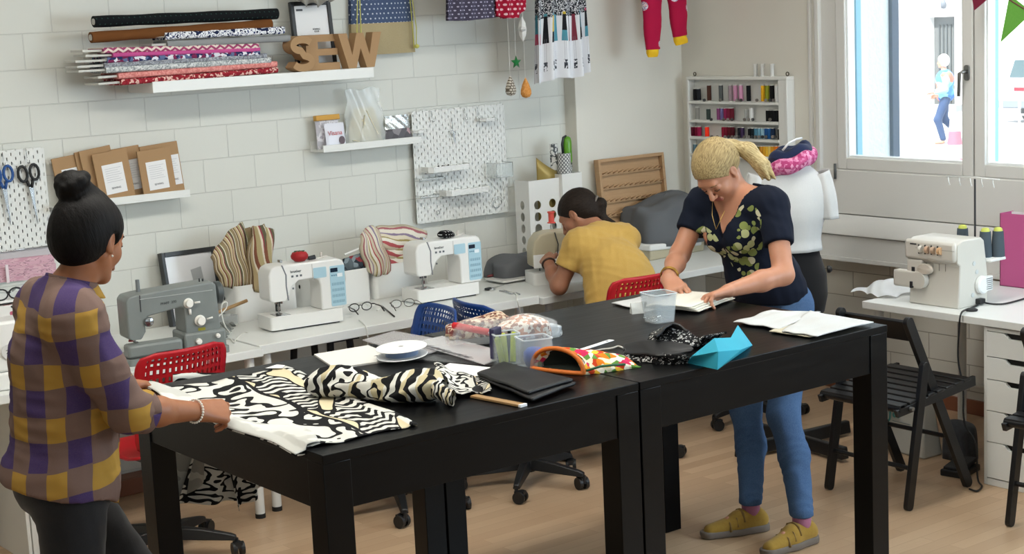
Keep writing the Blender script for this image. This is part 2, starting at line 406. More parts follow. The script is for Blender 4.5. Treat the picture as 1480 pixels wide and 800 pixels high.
# drawer unit under right desk
def drawer_unit(name, label, loc, w, d, h, nd, rz, hand=True):
    e = thing(name, label, 'drawer unit', loc, rz)
    mb = MB(); th = .016
    mb.bx(-w/2, -w/2+th, -d/2+.005, d/2, .0, h).bx(w/2-th, w/2, -d/2+.005, d/2, 0, h).bx(-w/2+th, w/2-th, -d/2+.005, d/2, h-th, h).bx(-w/2+th, w/2-th, -d/2+.005, d/2, 0, .03).bx(-w/2+th, w/2-th, d/2-.01, d/2, .03, h-th)
    mb.build('body', DWH, e, bev=.002)
    z = h-th
    hs = nd; tot = sum(hs)
    for q in hs:
        dh = (h-th-.034)*q/tot
        mb = MB(); W_, H_ = w-2*th-.006, dh-.004
        n = 6; cut = [(-.055-.0+W_*0, 0)]
        out = [(-W_/2, -H_/2), (W_/2, -H_/2), (W_/2, H_/2), (.075, H_/2), (.05, H_/2-.022), (-.05, H_/2-.022), (-.075, H_/2), (-W_/2, H_/2)]
        mb.prism(out, .018, frameM((0, -d/2+.018, z-dh/2), (1, 0, 0), (0, 0, 1), (0, -1, 0)))
        dr = mb.build('drawer', DWH, e, bev=.001)
        MB().box((0, -d/2+.03, z-dh/2+H_/2-.014), (.15, .016, .03)).build('handle_recess', flat('#1a1713', .8), dr)
        z -= dh
    return e
dp = on_z(1415.4, 697.5, 0)
drawer_unit('drawer_unit', 'white drawer unit under the window desk, next to the folding chairs', (dp.x+.29, dp.y-.18-.02, 0), .36, .58, .695, (1.0, .9, 1.25, 1.25, 1.45), PI/2*-1)
dq = on_y(188, 640, 6.08)
drawer_unit('drawer_unit', 'white drawer unit under the left desk behind the woman in plaid', (dq.x-.22, 6.52, 0), .36, .56, .69, (1.1, 1.1, 1.3, 1.3), 0)
# ================================================================== pattern materials
def dots_mat(name, bg, dot, s, r=.18, v=None, rough=.85, stag=True):
    t = NT(name); x, y, z = t.sep(v(t) if v else t.obj())
    yy = t.math('MULTIPLY', z, s); row = t.math('FLOOR', yy)
    xx = t.math('ADD', t.math('MULTIPLY', t.math('ADD', x, t.math('MULTIPLY', y, .2)), s), t.math('MULTIPLY', t.math('MODULO', row, 2), .5 if stag else 0))
    fx = t.math('SUBTRACT', t.math('FRACT', xx), .5); fy = t.math('SUBTRACT', t.math('FRACT', yy), .5)
    d = t.math('SQRT', t.math('ADD', t.math('MULTIPLY', fx, fx), t.math('MULTIPLY', fy, fy)))
    t.base(t.mix(t.math('LESS_THAN', d, r), hexc(bg), hexc(dot))); t.p(rough, 0, .2); return t.m
def vor_mat(name, cols, scale, thr=None, rough=.85, stretch=(1, 1, 1), interp='CONSTANT', feature='F1', rnd=1):
    t = NT(name); v = t.obj(stretch)
    n = t.n('TexVoronoi', feature=feature); t.t.links.new(v, n.inputs['Vector']); n.inputs['Scale'].default_value = scale; n.inputs['Randomness'].default_value = rnd
    f = t.sep(n.outputs['Color'])[0]
    st = [(thr[i] if thr else i/len(cols), c) for i, c in enumerate(cols)]
    t.base(t.ramp(f, st, interp)); t.p(rough, 0, .2); return t.m
def noise_mat(name, cols, thr, scale, rough=.85, stretch=(1, 1, 1), detail=2):
    t = NT(name); f = t.noise(t.obj(stretch), scale, detail)
    t.base(t.ramp(f, list(zip(thr, cols)), 'CONSTANT')); t.p(rough, 0, .2); return t.m
def stripe_mat(name, cols, period, coord='uv', axis=0, rough=.85, wob=0, widths=None):
    t = NT(name); v = t.uv() if coord == 'uv' else t.obj()
    x = t.sep(v)[axis]
    if wob: x = t.math('ADD', x, t.math('MULTIPLY', t.noise(v, 6, 2), wob))
    f = t.math('FRACT', t.math('MULTIPLY', x, 1/period))
    if not widths: widths = [1]*len(cols)
    tot = sum(widths); a = 0; st = []
    for c, w in zip(cols, widths): st.append((a/tot, c)); a += w
    t.base(t.ramp(f, st, 'CONSTANT')); t.p(rough, 0, .2); return t.m

# ================================================================== swivel chairs with perforated shells
BLKP = flat('#131416', .45); BLUEBLK = flat('#171c28', .4)
def shell_mat(c):
    t = NT('perforated_shell_'+c.strip('#')); u, v, _ = t.sep(t.uv())
    fu = t.math('SUBTRACT', t.math('FRACT', t.math('MULTIPLY', u, 17)), .5); fv = t.math('SUBTRACT', t.math('FRACT', t.math('MULTIPLY', v, 24)), .5)
    d = t.math('MAXIMUM', t.math('MULTIPLY', t.math('ABSOLUTE', fu), 1.1), t.math('ABSOLUTE', fv))
    hole = t.math('LESS_THAN', d, .30)
    win = t.math('MULTIPLY', t.math('LESS_THAN', t.math('ABSOLUTE', t.math('SUBTRACT', u, .5)), .41), t.math('MULTIPLY', t.math('GREATER_THAN', v, .44), t.math('LESS_THAN', v, .955)))
    # a solid tongue rises up the middle of the back
    tong = t.math('MULTIPLY', t.math('LESS_THAN', t.math('ABSOLUTE', t.math('SUBTRACT', u, .5)), .085), t.math('LESS_THAN', v, .70))
    h = t.math('MULTIPLY', t.math('MULTIPLY', hole, win), t.math('SUBTRACT', 1, tong))
    t.base(c); t.p(.42, 0, .4); t.set(t.b.inputs['Alpha'], t.math('SUBTRACT', 1, h)); return t.m
def swivel(name, label, col, loc, rz, base_rot=0, zt=0):
    e = thing(name, label, 'chair', loc, rz)
    m = shell_mat(col)
    def prof(v):   # v 0 seat front -> .4 seat rear -> 1 back top ; returns (y,z)
        P = [(.22, .455), (.18, .475), (.05, .462), (-.10, .458), (-.185, .475), (-.222, .53), (-.232, .62+zt*.4), (-.245, .72+zt*.7), (-.268, .80+zt*.95), (-.282, .845+zt)]
        x = v*(len(P)-1); i = min(int(x), len(P)-2); f = x-i
        return P[i][0]*(1-f)+P[i+1][0]*f, P[i][1]*(1-f)+P[i+1][1]*f
    def fn(u, v):
        y, z = prof(v); k = 2*u-1
        w = .205
        if v > .85: w *= (1-((v-.85)/.15)**2.5*.10)
        if v < .12: w *= .86+.14*math.sqrt(v/.12)
        if .40 < v < .58: w *= .9+.1*abs((v-.49)/.09)
        curve = .045*k*k*(1 if v > .5 else .4)
        if v > .45: return (k*w, y+curve*1.1, z-.035*max(0, abs(k)-.72)**1*(v-.5)*3*(1 if v > .8 else 0))
        return (k*w, y, z+curve*.5)
    mb = MB(); mb.grid(fn, 22, 40); sh = mb.build('shell', m, e, smooth=True, solid=.011, soff=0)
    MB().tube([(0, -.237, .50), (0, -.248, .60), (0, -.256, .66), (0, -.26, .69)], [.02, .018, .014, .006], 10).build('back_spine', flat(col, .42, 0, .4), sh, smooth=True)
    MB().box((0, 0, .435), (.2, .24, .035)).cyl((0, 0, .40), (0, 0, .42), .035).build('seat_mount', BLKP, e, bev=.004)
    MB().cyl((0, 0, .20), (0, 0, .41), .016).cyl((0, 0, .10), (0, 0, .27), .026).build('gas_lift', BLKP, e, smooth=True, angle=40)
    b = bpy.data.objects.new('star_base', None)
    hub = MB().cyl((0, 0, .065), (0, 0, .135), .042, 20).build('base_hub', BLKP, e, smooth=True, angle=40)
    for k in range(5):
        a = base_rot+2*PI*k/5; c, s_ = math.cos(a), math.sin(a)
        mb = MB(); T = frameM((0, 0, 0), (c, s_, 0), (-s_, c, 0), (0, 0, 1))
        secs = [(.03, .028, .075, .125), (.15, .023, .068, .112), (.265, .018, .062, .088), (.285, .016, .060, .080)]
        vs = []; fs = []
        for (r, w, z0, z1) in secs: vs += [(r, -w, z0), (r, w, z0), (r, w*.7, z1), (r, -w*.7, z1)]
        for i in range(3):
            for j in range(4): fs.append((i*4+j, i*4+(j+1) % 4, i*4+4+(j+1) % 4, i*4+4+j))
        fs += [(3, 2, 1, 0), (12, 13, 14, 15)]
        mb.add(vs, fs, T)
        mb.build('base_arm', BLKP, e, bev=.004)
        p = Vector((c*.285, s_*.285, 0)); q = a+k*1.3; d = Vector((math.cos(q), math.sin(q), 0)); n = Vector((-d.y, d.x, 0))
        mb = MB(); pw = p+d*.018
        for sg in (-1, 1): mb.cyl(pw+n*sg*.008+Vector((0, 0, .0285)), pw+n*sg*.024+Vector((0, 0, .0285)), .028, 18)
        mb.cyl(p+Vector((0, 0, .03)), p+Vector((0, 0, .068)), .009)
        mb.box(tuple(pw+Vector((0, 0, .045))), (.045, .03, .022), rot=(0, 0, q))
        mb.build('caster', BLKP, e, smooth=True, angle=35)
    return e
RED, BLU = '#b01420', '#123f86'
swivel('swivel_chair', 'red perforated swivel chair at the left, below the grey sewing machine', RED, (2.69, 5.93, 0), math.radians(6), .45, .05)
swivel('swivel_chair', 'blue perforated swivel chair, the left one of the two blue backs', BLU, (3.72, 5.78, 0), math.radians(80), -.95, .02)
swivel('swivel_chair', 'blue perforated swivel chair, the right one of the two blue backs', BLU, (4.34, 5.66, 0), math.radians(-98), -1.95, .03)
swivel('swivel_chair', 'red perforated swivel chair on which the woman in yellow sits', RED, (4.95, 5.73, 0), math.radians(-2), -.95, .055)
swivel('swivel_chair', 'swivel chair behind the blonde woman of which only the black casters show', '#2b2b30', (5.85, 5.75, 0), math.radians(45), .0)

# ================================================================== wooden folding chairs
t = NT('black_lacquered_wood'); t.base('#0e0e10'); t.p(.38, 0, .45); t.bump(t.noise(t.obj((6, 6, 30)), 8, 2), .05, .001); BW = t.m
def folding(label, loc, rz):
    """local: x forward (sitter faces +x), y across, origin rear feet centre"""
    e = thing('folding_chair', label, 'chair', loc, rz)
    hw = .215
    def plank(a, b, w, th):
        a, b = Vector(a), Vector(b); d = (b-a); L = d.length; d.normalize(); y = Vector((0, 1, 0)); n = d.cross(y)
        return frameM((a+b)/2, n, y, d), L
    for s_ in (-1, 1):
        M, L = plank((.45, s_*(hw-.035), .0), (.045, s_*(hw-.035), .80), 0, 0)
        MB().prism(rrect(.046, L, .021), .022, M @ Matrix.Rotation(PI/2, 4, 'X') @ Matrix.Translation((0, 0, -.011))).build('long_leg', BW, e, bev=.002)
        M, L = plank((0, s_*hw, 0), (.115, s_*hw, .61), 0, 0)
        MB().prism(rrect(.042, L, .019), .022, M @ Matrix.Rotation(PI/2, 4, 'X') @ Matrix.Translation((0, 0, -.011))).build('short_leg', BW, e, bev=.002)
        M, L = plank((-.055, s_*(hw-.01), .425), (.46, s_*(hw-.012), .47), 0, 0)
        sr = MB().prism([(-.022, -L/2), (.012, -L/2-.01), (.022, L/2-.05), (.022, L/2), (-.022, L/2)], .018, M @ Matrix.Rotation(PI/2, 4, 'X') @ Matrix.Translation((0, 0, -.009))).build('seat_rail', BW, e, bev=.003)
        MB().cyl((.02, s_*(hw+.0), .43), (.02, s_*(hw+.016), .43), .009).build('pivot_bolt', flat('#9a9a9a', .3, .9), e, smooth=True, angle=40)
    for k in range(8):
        x = -.02+.06*k; MB().box((x, 0, .449+.0875*x), (.046, 2*hw+.0, .014), rot=(0, -.087, 0)).build('seat_slat', BW, e, bev=.003)
    MB().box((.095, 0, .735), (.018, 2*hw-.09, .10), rot=(0, -.47, 0)).build('backrest', BW, e, bev=.004)
    MB().cyl((.335, -hw+.03, .24), (.335, hw-.03, .24), .010, 12).build('crossbar', BW, e, smooth=True, angle=40)
    MB().cyl((.035, -hw, .17), (.035, hw, .17), .010, 12).build('crossbar', BW, e, smooth=True, angle=40)
    MB().cyl((-.03, -hw, .435), (-.03, hw, .435), .018, 12).build('crossbar', BW, e, smooth=True, angle=40)
    return e
folding('black wooden folding chair in front of the window desk, seen whole', (5.195, 4.41, 0), 0)
folding('black wooden folding chair cut off by the right edge, before the drawer unit', (5.32, 3.565, 0), math.radians(4))
# ================================================================== things on the block wall
WS = flat('#e4e5e2', .35, 0, .4); KRAFT = flat('#a98864', .75, 0, .2, .1); PAPER = flat('#e9e9ea', .7, 0, .2); INK = flat('#55565c', .7)
SY = 6.72
pL, pR = on_y(220, 118, SY), on_y(540, 97, SY); pLb = on_y(221.6, 135.7, SY)
SZ = (pL.z+pR.z)/2
tag(MB().bx(pL.x, pR.x, SY, YW-.001, SZ-.05, SZ).build('wall_shelf', WS, bev=.002), 'long thick white wall shelf carrying the fabric bolts and the letters', 'shelf')
def zigmat(name, a, b, p, amp):
    t = NT(name); x, y, z = t.sep(t.obj())
    tri = t.math('ABSOLUTE', t.math('SUBTRACT', t.math('FRACT', t.math('MULTIPLY', x, 1/p)), .5))
    f = t.math('FRACT', t.math('MULTIPLY', t.math('ADD', z, t.math('MULTIPLY', tri, amp)), 1/.022))
    t.base(t.mix(t.math('LESS_THAN', f, .5), hexc(a), hexc(b))); t.p(.9, 0, .2); return t.m
BM = dict(black=dots_mat('black_dotted_cotton', '#0d1114', '#2a4540', 40, .12), brown=flat('#6e4524', .9, 0, .15, .3, 40),
  floral=noise_mat('white_blue_floral_cotton', ['#1d2748', '#e9ebf0', '#27376a', '#e9ebf0'], [0, .43, .54, .6], 42), grey=flat('#8d8f90', .9),
  zig=zigmat('zigzag_cotton', '#a3476f', '#e6d6cd', .045, .03), pink=flat('#c2508f', .9), navy=vor_mat('multicolour_floral_cotton', ['#27305c', '#d9dce6', '#7c2a52', '#5f6d93', '#e2dfe6'], 70),
  mel=noise_mat('grey_mottled_cotton', ['#7d8088', '#a9adb5', '#8d919b'], [0, .5, .58], 60), lg=vor_mat('pale_grey_speckled_cotton', ['#c4c8c8', '#aab0b2', '#d8dada', '#8f9598'], 160),
  sal=vor_mat('salmon_speckled_cotton', ['#cf7b77', '#e19a94', '#d88983'], 150), red=vor_mat('dark_red_printed_cotton', ['#8e1f2c', '#a02c38', '#e0b8ae', '#86202e'], 110))
BOARD = flat('#c9c9c4', .7)
def bolt(label, m, l, r, h, dep, yf=SY+.0, board=None, roll=False, yo=0, cut=False):
    """l,r: pixel of the front face centre line at both ends"""
    a = on_y(l[0], l[1], yf); b = on_y(r[0], r[1], yf)
    e = thing('fabric_bolt', label, 'fabric', (a.x, yf, a.z), 0, 'fabric bolts on the long wall shelf')
    d = b-a; L = d.length; ax = d.normalized(); up = Vector((-ax.z, 0, ax.x)); Y = Vector((0, 1, 0))
    hz = h/2
    if roll: out = [(math.cos(q*PI/9)*hz*1.08, math.sin(q*PI/9)*hz) for q in range(18)]; cy = hz
    else: out = rrect(dep, h, hz*.85, 4); cy = dep/2
    n = 24; vs = []; fs = []; k = len(out)
    for i in range(n+1):
        f = i/n
        for (yy, zz) in out:
            wv = .0022*math.sin(i*1.7+zz*60)+.0016*math.sin(i*.61+2)
            p = ax*(L*f)+Y*(cy+yo+yy+wv)+up*(zz*(1+.05*math.sin(i*.9)))
            vs.append(p)
    for i in range(n):
        for j in range(k): fs.append((i*k+j, i*k+(j+1) % k, (i+1)*k+(j+1) % k, (i+1)*k+j))
    fs += [tuple(range(k))[::-1], tuple(n*k+j for j in range(k))]
    MB().add(vs, fs).build('fabric', m, e, smooth=True, angle=50)
    if board:
        o = MB(); M = frameM(ax*(-board/2+.02)+Y*(cy+yo), ax, Y, up); o.box((0, 0, 0), (board+.04, max(dep-.04, .05), .010), M=M).build('core_board', BOARD, e, bev=.001)
    if roll:
        M = frameM(ax*(-.001)+Y*(cy+yo), Y, up, ax)
        MB().prism([(math.cos(q*PI/9)*hz*.55, math.sin(q*PI/9)*hz*.55) for q in range(18)], .004, M @ Matrix.Translation((0, 0, -.003))).build('roll_core', BOARD, e)
    return e
bolt('dark red printed fabric bolt lowest in the stack on the shelf', BM['red'], (176, 119), (402, 101), .026, .19, board=.10)
bolt('salmon speckled fabric bolt, second from the bottom of the stack', BM['sal'], (172, 110), (401, 92.5), .026, .19, board=.09)
bolt('pale grey speckled fabric bolt lying on the salmon one', BM['lg'], (154, 101), (392, 87), .028, .18, board=.12)
bolt('grey mottled fabric bolt under the navy floral one', BM['mel'], (152, 94.5), (386, 80.5), .022, .17, board=.12)
bolt('navy, white and plum floral fabric bolt in the middle of the stack', BM['navy'], (156, 87), (376, 76.5), .026, .17, board=.14)
bolt('plain pink fabric bolt above the navy floral one', BM['pink'], (164, 79.5), (376, 71.5), .019, .17, board=.12)
bolt('pink and cream zigzag fabric bolt above the pink one', BM['zig'], (150, 73), (374, 66.5), .024, .17, board=.09)
bolt('plain grey fabric bolt sticking out to the right over the letter S', BM['grey'], (243, 64), (420, 55), .031, .15, board=.07)
bolt('white fabric bolt with blue flowers, on the plain grey one', BM['floral'], (240, 52), (412, 43.5), .034, .15, board=.05)
bolt('brown corduroy fabric roll under the black one', BM['brown'], (136, 54), (396, 35), .048, .1, roll=True, yo=.01)
bolt('black dotted fabric roll topmost on the stack', BM['black'], (143, 31), (408, 19.5), .050, .1, roll=True, yo=.03)
# brown cloth hanging loose below its roll
# ---- kraft letters S E W
def letter(name, ch, label, px0, px1, pyb, pyt, yf, th, rz=0):
    a = on_y(px0, pyb, yf); b = on_y(px1, pyt, yf); w = (b.x-a.x); zt = on_y(px0, pyt, yf).z; h = .168
    e = None
    if ch == 'E':
        s_ = .2; out = [(0, 0), (w, 0), (w, h*s_), (w*.36, h*s_), (w*.36, h*.41), (w*.95, h*.41), (w*.95, h*.6), (w*.36, h*.6), (w*.36, h*.8), (w, h*.8), (w, h), (0, h)]
    elif ch == 'W':
        k = .20; out = [(0, h), (w*k, h), (w*.30, h*.38), (w*.42, h), (w*.58, h), (w*.70, h*.38), (w*(1-k), h), (w, h), (w*.80, 0), (w*.62, 0), (w*.5, h*.55), (w*.38, 0), (w*.20, 0)]
    else:
        pts = []; r = h*.265
        c1 = (w*.5, h-r); c2 = (w*.5, r); R = [w*.5, r]
        ctr = [(c1[0]+(w*.36)*math.cos(math.radians(a_)), h*.74+(h*.155)*math.sin(math.radians(a_))) for a_ in range(20, 271, 12)]
        ctr += [(c2[0]+(w*.36)*math.cos(math.radians(a_)), h*.27+(h*.165)*math.sin(math.radians(a_))) for a_ in range(80, -161, -12)]
        th_ = h*.105; lft = []; rgt = []
        for i, p in enumerate(ctr):
            q0 = ctr[max(i-1, 0)]; q1 = ctr[min(i+1, len(ctr)-1)]; dx, dy = q1[0]-q0[0], q1[1]-q0[1]; L = math.hypot(dx, dy); nx, ny = -dy/L, dx/L
            lft.append((p[0]+nx*th_, p[1]+ny*th_)); rgt.append((p[0]-nx*th_, p[1]-ny*th_))
        out = lft+rgt[::-1]
    mb = MB(); mb.prism(out, th, frameM((-w/2, 0, 0), (1, 0, 0), (0, 0, 1), (0, -1, 0)))
    o = mb.build(name, KRAFT, loc=(a.x+w/2, yf+th, SZ), rz=rz, bev=.001)
    return tag(o, label, 'letter', 'cardboard letters on the long wall shelf')
letter('cardboard_letter', 'S', 'brown cardboard letter S on the long shelf', 414, 455, 102, 60, SY+.005, .055, math.radians(14))
letter('cardboard_letter', 'E', 'brown cardboard letter E on the long shelf', 447, 489, 99, 48, SY+.06, .05, math.radians(-6))
letter('cardboard_letter', 'W', 'brown cardboard letter W on the long shelf', 489, 551, 97, 38, SY+.02, .055, math.radians(4))
# ---- framed sheet behind the letters
def framed(name, label, c, w, h, tilt, fw, mf, paper, rz=0, grp=None):
    e = thing(name, label, 'framed print', c, rot=(tilt, 0, rz))
    mb = MB()
    for a in ((-w/2, -w/2+fw, 0, h), (w/2-fw, w/2, 0, h)): mb.bx(a[0], a[1], -.01, .012, a[2], a[3])
    mb.bx(-w/2+fw, w/2-fw, -.01, .012, 0, fw).bx(-w/2+fw, w/2-fw, -.01, .012, h-fw, h)
    mb.build('frame', mf, e, bev=.002)
    MB().bx(-w/2+fw-.002, w/2-fw+.002, -.002, .003, fw-.002, h-fw+.002).build('sheet', paper, e)
    return e
FB = flat('#16171a', .4)
fc = on_y(455, 95, 6.89)
fr = framed('framed_print', 'black framed white sheet standing behind the cardboard letters', (fc.x-.0, 6.87, SZ), .225, .33, -.10, .02, FB, PAPER)
text_obj('SEWING\nCLUB', .011, 'printed_text', INK, fr, frameM((.02, -.0035, .19), (1, 0, 0), (0, 0, 1), (0, -1, 0)))
MB().bx(-.08, -.045, -.0032, -.002, .285, .295).build('printed_logo', INK, fr)
g = on_y(455, 4, 6.83)
mb = MB(); mb.grid(lambda u, v: (g.x-.11+.22*u, 6.83+.02*math.sin(u*22)+.01*v, g.z-.012+.13*v+.012*math.sin(u*18)*(1-v)+.03*(2*u-1)**2), 40, 8)
tag(mb.build('ruffled_cloth', cloth('#8f8d86', '#a5a39b', 200), smooth=True, solid=.004), 'grey ruffled cloth hanging above the black picture frame', 'cloth')
# ---- drawstring bag
a, b = on_y(508, 72, 6.95), on_y(600, 76, 6.95); zt = on_y(552, -40, 6.95).z; zb = on_y(590, 76, 6.93).z; zm = on_y(552, 33, 6.92).z
e = thing('drawstring_bag', 'drawstring bag with blue starred top and beige bottom hanging on the wall', 'bag', ((a.x+b.x)/2, 6.96, zb)); cx_ = (a.x+b.x)/2; w_ = b.x-a.x
def bagfn(z0, z1, side):
    def fn(u, v):
        z = z0+(z1-z0)*v; k = 2*u-1; hh = (z-zb)/(zt-zb); ww = w_/2*(1-.12*hh**2-.45*max(0, hh-.75)**1*1.2)
        bul = .035*(1-k*k)**.6*(.5+.5*math.sin(min(1, hh*1.6)*PI*.9)) + .008*math.sin(k*9+z*14)*(hh)
        return (k*ww, -.012-bul if side < 0 else .008, z-zb)
    return fn
mb = MB(); mb.grid(bagfn(zb, zm, -1), 24, 10).grid(bagfn(zb, zm, 1), 24, 10); mb.build('canvas_base', cloth('#b5a683', '#a89874', 200), e, smooth=True)
mb = MB(); mb.grid(bagfn(zm, zt, -1), 24, 16).grid(bagfn(zm, zt, 1), 24, 16); mb.build('starred_top', dots_mat('blue_starred_cotton', '#4b5a78', '#c9d0dc', 42, .17), e, smooth=True)
YEL = flat('#c9c565', .7)
for s_ in (-1, 1):
    for q in (0, .012): MB().tube([(s_*(w_/2-.02-q), -.05, .02), (s_*(w_/2-.012-q*2), -.052, .12), (s_*(w_/2-.03-q), -.05, .3), (s_*(w_/2-.08), -.03, zt-zb-.05)], .0028, 6).build('cord', YEL, e, smooth=True)
MB().lathe([(0, -.012), (.012, -.006), (.012, .006), (0, .012)], M=Matrix.Translation((w_/2-.014, -.05, .03)), n=10).build('cord_knot', YEL, e, smooth=True)

# ---- small picture ledge
def ledge(label, pl, pr, yf, ext, lip=.022):
    a, b = on_y(*pl, yf), on_y(*pr, yf); z = (a.z+b.z)/2; x0 = a.x-ext
    e = thing('picture_ledge', label, 'shelf', ((x0+b.x)/2, YW, z)); w = (b.x-x0)/2
    MB().bx(-w, w, yf-YW, -.001, -.012, 0).build('board', WS, e, bev=.001)
    MB().bx(-w, w, yf-YW, yf-YW+.01, 0, lip).build('front_lip', WS, e, bev=.001)
    MB().bx(-w, w, -.012, -.001, 0, .04).build('back_rail', WS, e, bev=.001)
    return x0, b.x, z
LY = 6.85
x0, x1, LZ = ledge('small white picture ledge with packets and a clear bag', (468, 219), (609, 201), LY, .0)
def packet(name, label, pc, w, h, th, yc, tilt, m, top=None, ytwist=0, cat='packet'):
    c = on_y(pc[0], pc[1], yc)
    e = thing(name, label, cat, (c.x, yc, LZ+.001), rot=(tilt, 0, ytwist))
    def fn(s_):
        return lambda u, v: ((2*u-1)*w/2*(1-.04*math.sin(v*PI)), s_*(th/2)*math.sin(u*PI)**.5*math.sin(min(1, v*1.02+.02)*PI)**.5, v*h)
    MB().grid(fn(-1), 12, 12).grid(fn(1), 12, 12).build('pouch', m, e, smooth=True)
    return e
gp = NT('patterned_packet'); gp.base(gp.ramp(gp.noise(gp.obj(), 22, 3), [(0, '#b9b7bf'), (.5, '#dcdadf'), (.62, '#b0aab6')], 'CONSTANT')); gp.p(.4)
e1 = packet('sewing_packet', 'pale packet with a mustard top edge at the left end of the small ledge', (476, 215), .135, .155, .03, 6.915, -.08, gp.m)
MB().box((0, -.004, .152), (.135, .03, .026)).build('header_strip', flat('#c9963a', .6), e1, bev=.002)
e2 = packet('sewing_packet', 'white packet lettered Vlieseline with a round photo, front on the ledge', (487, 218), .115, .125, .018, LY+.027, -.13, flat('#dfe0ea', .35))
text_obj('Visana', .032, 'printed_text', flat('#d0787e', .6), e2, frameM((-.004, -.0105, .075), (1, .0, .02), (0, 0, 1), (0, -1, 0)))
MB().prism([(.017*math.cos(q*PI/10), .02*math.sin(q*PI/10)) for q in range(20)], .001, frameM((.03, -.0105, .038), (1, 0, 0), (0, 0, 1), (0, -1, 0))).build('round_photo', flat('#5b4a52', .5), e2)
e2['label'] = 'white packet with red script lettering and a round photo, front on the ledge'
# clear bag with a cream pouch
c = on_y(530, 205, 6.9)
e = thing('clear_bag', 'clear plastic bag with a cream pouch inside on the small ledge', 'bag', (c.x, 6.91, LZ+.001))
def cb(s_):
    return lambda u, v: ((2*u-1)*(.125-.03*v+.006*math.sin(v*14)), s_*(.035*math.sin(u*PI)**.6*(1-v*.75)+.004*math.sin(u*17+v*9)), v*.28+.006*math.sin(u*11)*v)
MB().grid(cb(-1), 24, 20).grid(cb(1), 24, 20).build('film', clear('#f2f8f8', .30, .12), e, smooth=True)
mb = MB(); mb.grid(lambda u, v: ((2*u-1)*.095*(1-.75*max(0, v-.45)), -.022*math.sin(u*PI)**.5*math.sin(min(1, .1+v*.9)*PI)**.5, v*.175+.01), 20, 16).grid(lambda u, v: ((2*u-1)*.095*(1-.75*max(0, v-.45)), .02*math.sin(u*PI)**.5, v*.175+.01), 20, 16)
mb.build('cream_pouch', cloth('#cfc8b0', '#bfb79d', 160), e, smooth=True)
MB().tube([(.0, -.024, .17), (.03, -.026, .11), (.06, -.026, .05), (.085, -.02, .02)], .003, 6).tube([(-.01, -.024, .15), (-.04, -.024, .02), (-.09, -.03, .03)], .003, 6).build('pouch_cord', flat('#d6cfb8', .8), e, smooth=True)
e = thing('foil_pouch', 'grey pouch with silver foil top at the right end of the small ledge', 'packet', (on_y(576, 205, 6.91).x, 6.905, LZ+.001), rot=(-.1, 0, 0))
MB().grid(lambda u, v: ((2*u-1)*(.085-.012*v), -.022*math.sin(u*PI)**.5, v*.065), 12, 6).grid(lambda u, v: ((2*u-1)*(.085-.012*v), .02*math.sin(u*PI)**.5, v*.065), 12, 6).build('grey_base', vor_mat('grey_petal_print', ['#5d5b60', '#66646a', '#8f8b90', '#b79ba0'], 26), e, smooth=True)
fm = NT('silver_foil'); fm.base('#dfe7ea'); fm.p(.22, .75); fm.bump(fm.noise(fm.obj(), 40, 3), .8, .006)
MB().grid(lambda u, v: ((2*u-1)*(.074-.004*v), -.020*math.sin(u*PI)**.5*(1-v*.6)+.004*math.sin(u*15+v*8), .065+v*.068), 16, 8).grid(lambda u, v: ((2*u-1)*(.074-.004*v), .018*math.sin(u*PI)**.5*(1-v*.8), .065+v*.068), 12, 6).build('foil_top', fm.m, e, smooth=True)

# ---- envelope ledge
EY = 6.86
a, b = on_y(180, 294, EY), on_y(275, 281, EY); EZ = (a.z+b.z)/2+.006
xe0 = on_y(85, 300, EY).x
e = thing('picture_ledge', 'white picture ledge with brown envelopes above the grey sewing machine', 'shelf', ((xe0+b.x)/2, YW, EZ)); w = (b.x-xe0)/2
MB().bx(-w, w, EY-YW, -.001, -.012, 0).build('board', WS, e, bev=.001)
MB().bx(-w, w, EY-YW, EY-YW+.01, 0, .022).build('front_lip', WS, e, bev=.001)
def envelope(label, pc, y, w, h, roll, lab=True, labw=.6, dark=0, lx=0, deco=None):
    c = on_y(pc[0], pc[1], y); dz = abs(math.sin(roll))*w/2*.6
    e = thing('kraft_envelope', label, 'envelope', (c.x, y, EZ+.002+dz*.6), rot=(-.05, roll*.45, 0), group='kraft envelopes on the ledge')
    MB().bx(-w/2, w/2, -.004, .004, 0, h).build('envelope', KRAFT, e, bev=.002)
    if lab:
        lb = MB().bx(lx-w*labw/2, lx+w*labw/2, -.0052, -.004, h*.14, h*.74).build('paper_label', PAPER, e)
        t1 = text_obj('SEWING', .012, 'printed_text', INK, lb, frameM((lx, -.0058, h*.25), (1, 0, 0), (0, 0, 1), (0, -1, 0)))
        mb = MB()
        for i in range(7): mb.bx(lx-w*labw*.38, lx+w*labw*(.38-.08*(i % 3)), -.0056, -.0052, h*(.38+.045*i), h*(.38+.045*i)+.0012)
        mb.build('printed_lines', flat('#a9abb2', .8), lb)
R_ = math.radians
envelope('leftmost kraft envelope on the ledge, above the dark hair bun', (112, 285), 6.93, .16, .215, R_(-14), labw=.56)
envelope('kraft envelope of which only a strip shows, left of the taller front one', (142, 283), 6.92, .13, .235, R_(-15), lab=False)
envelope('thin kraft envelope edge just behind the front envelope left of centre', (152, 282), 6.905, .15, .24, R_(-15), lab=False)
envelope('kraft envelope behind, between the two front ones, its label half hidden', (191, 283), 6.94, .15, .23, R_(-11), lx=.02)
envelope('front kraft envelope left of centre with a full white label', (171, 284), 6.882, .168, .222, R_(-13))
envelope('rear kraft envelope at the right end, only the edge of its label showing', (240, 277), 6.93, .19, .232, R_(-9), lx=.05, labw=.42)
envelope('front kraft envelope at the right end of the ledge', (232, 279), 6.882, .165, .215, R_(-9))

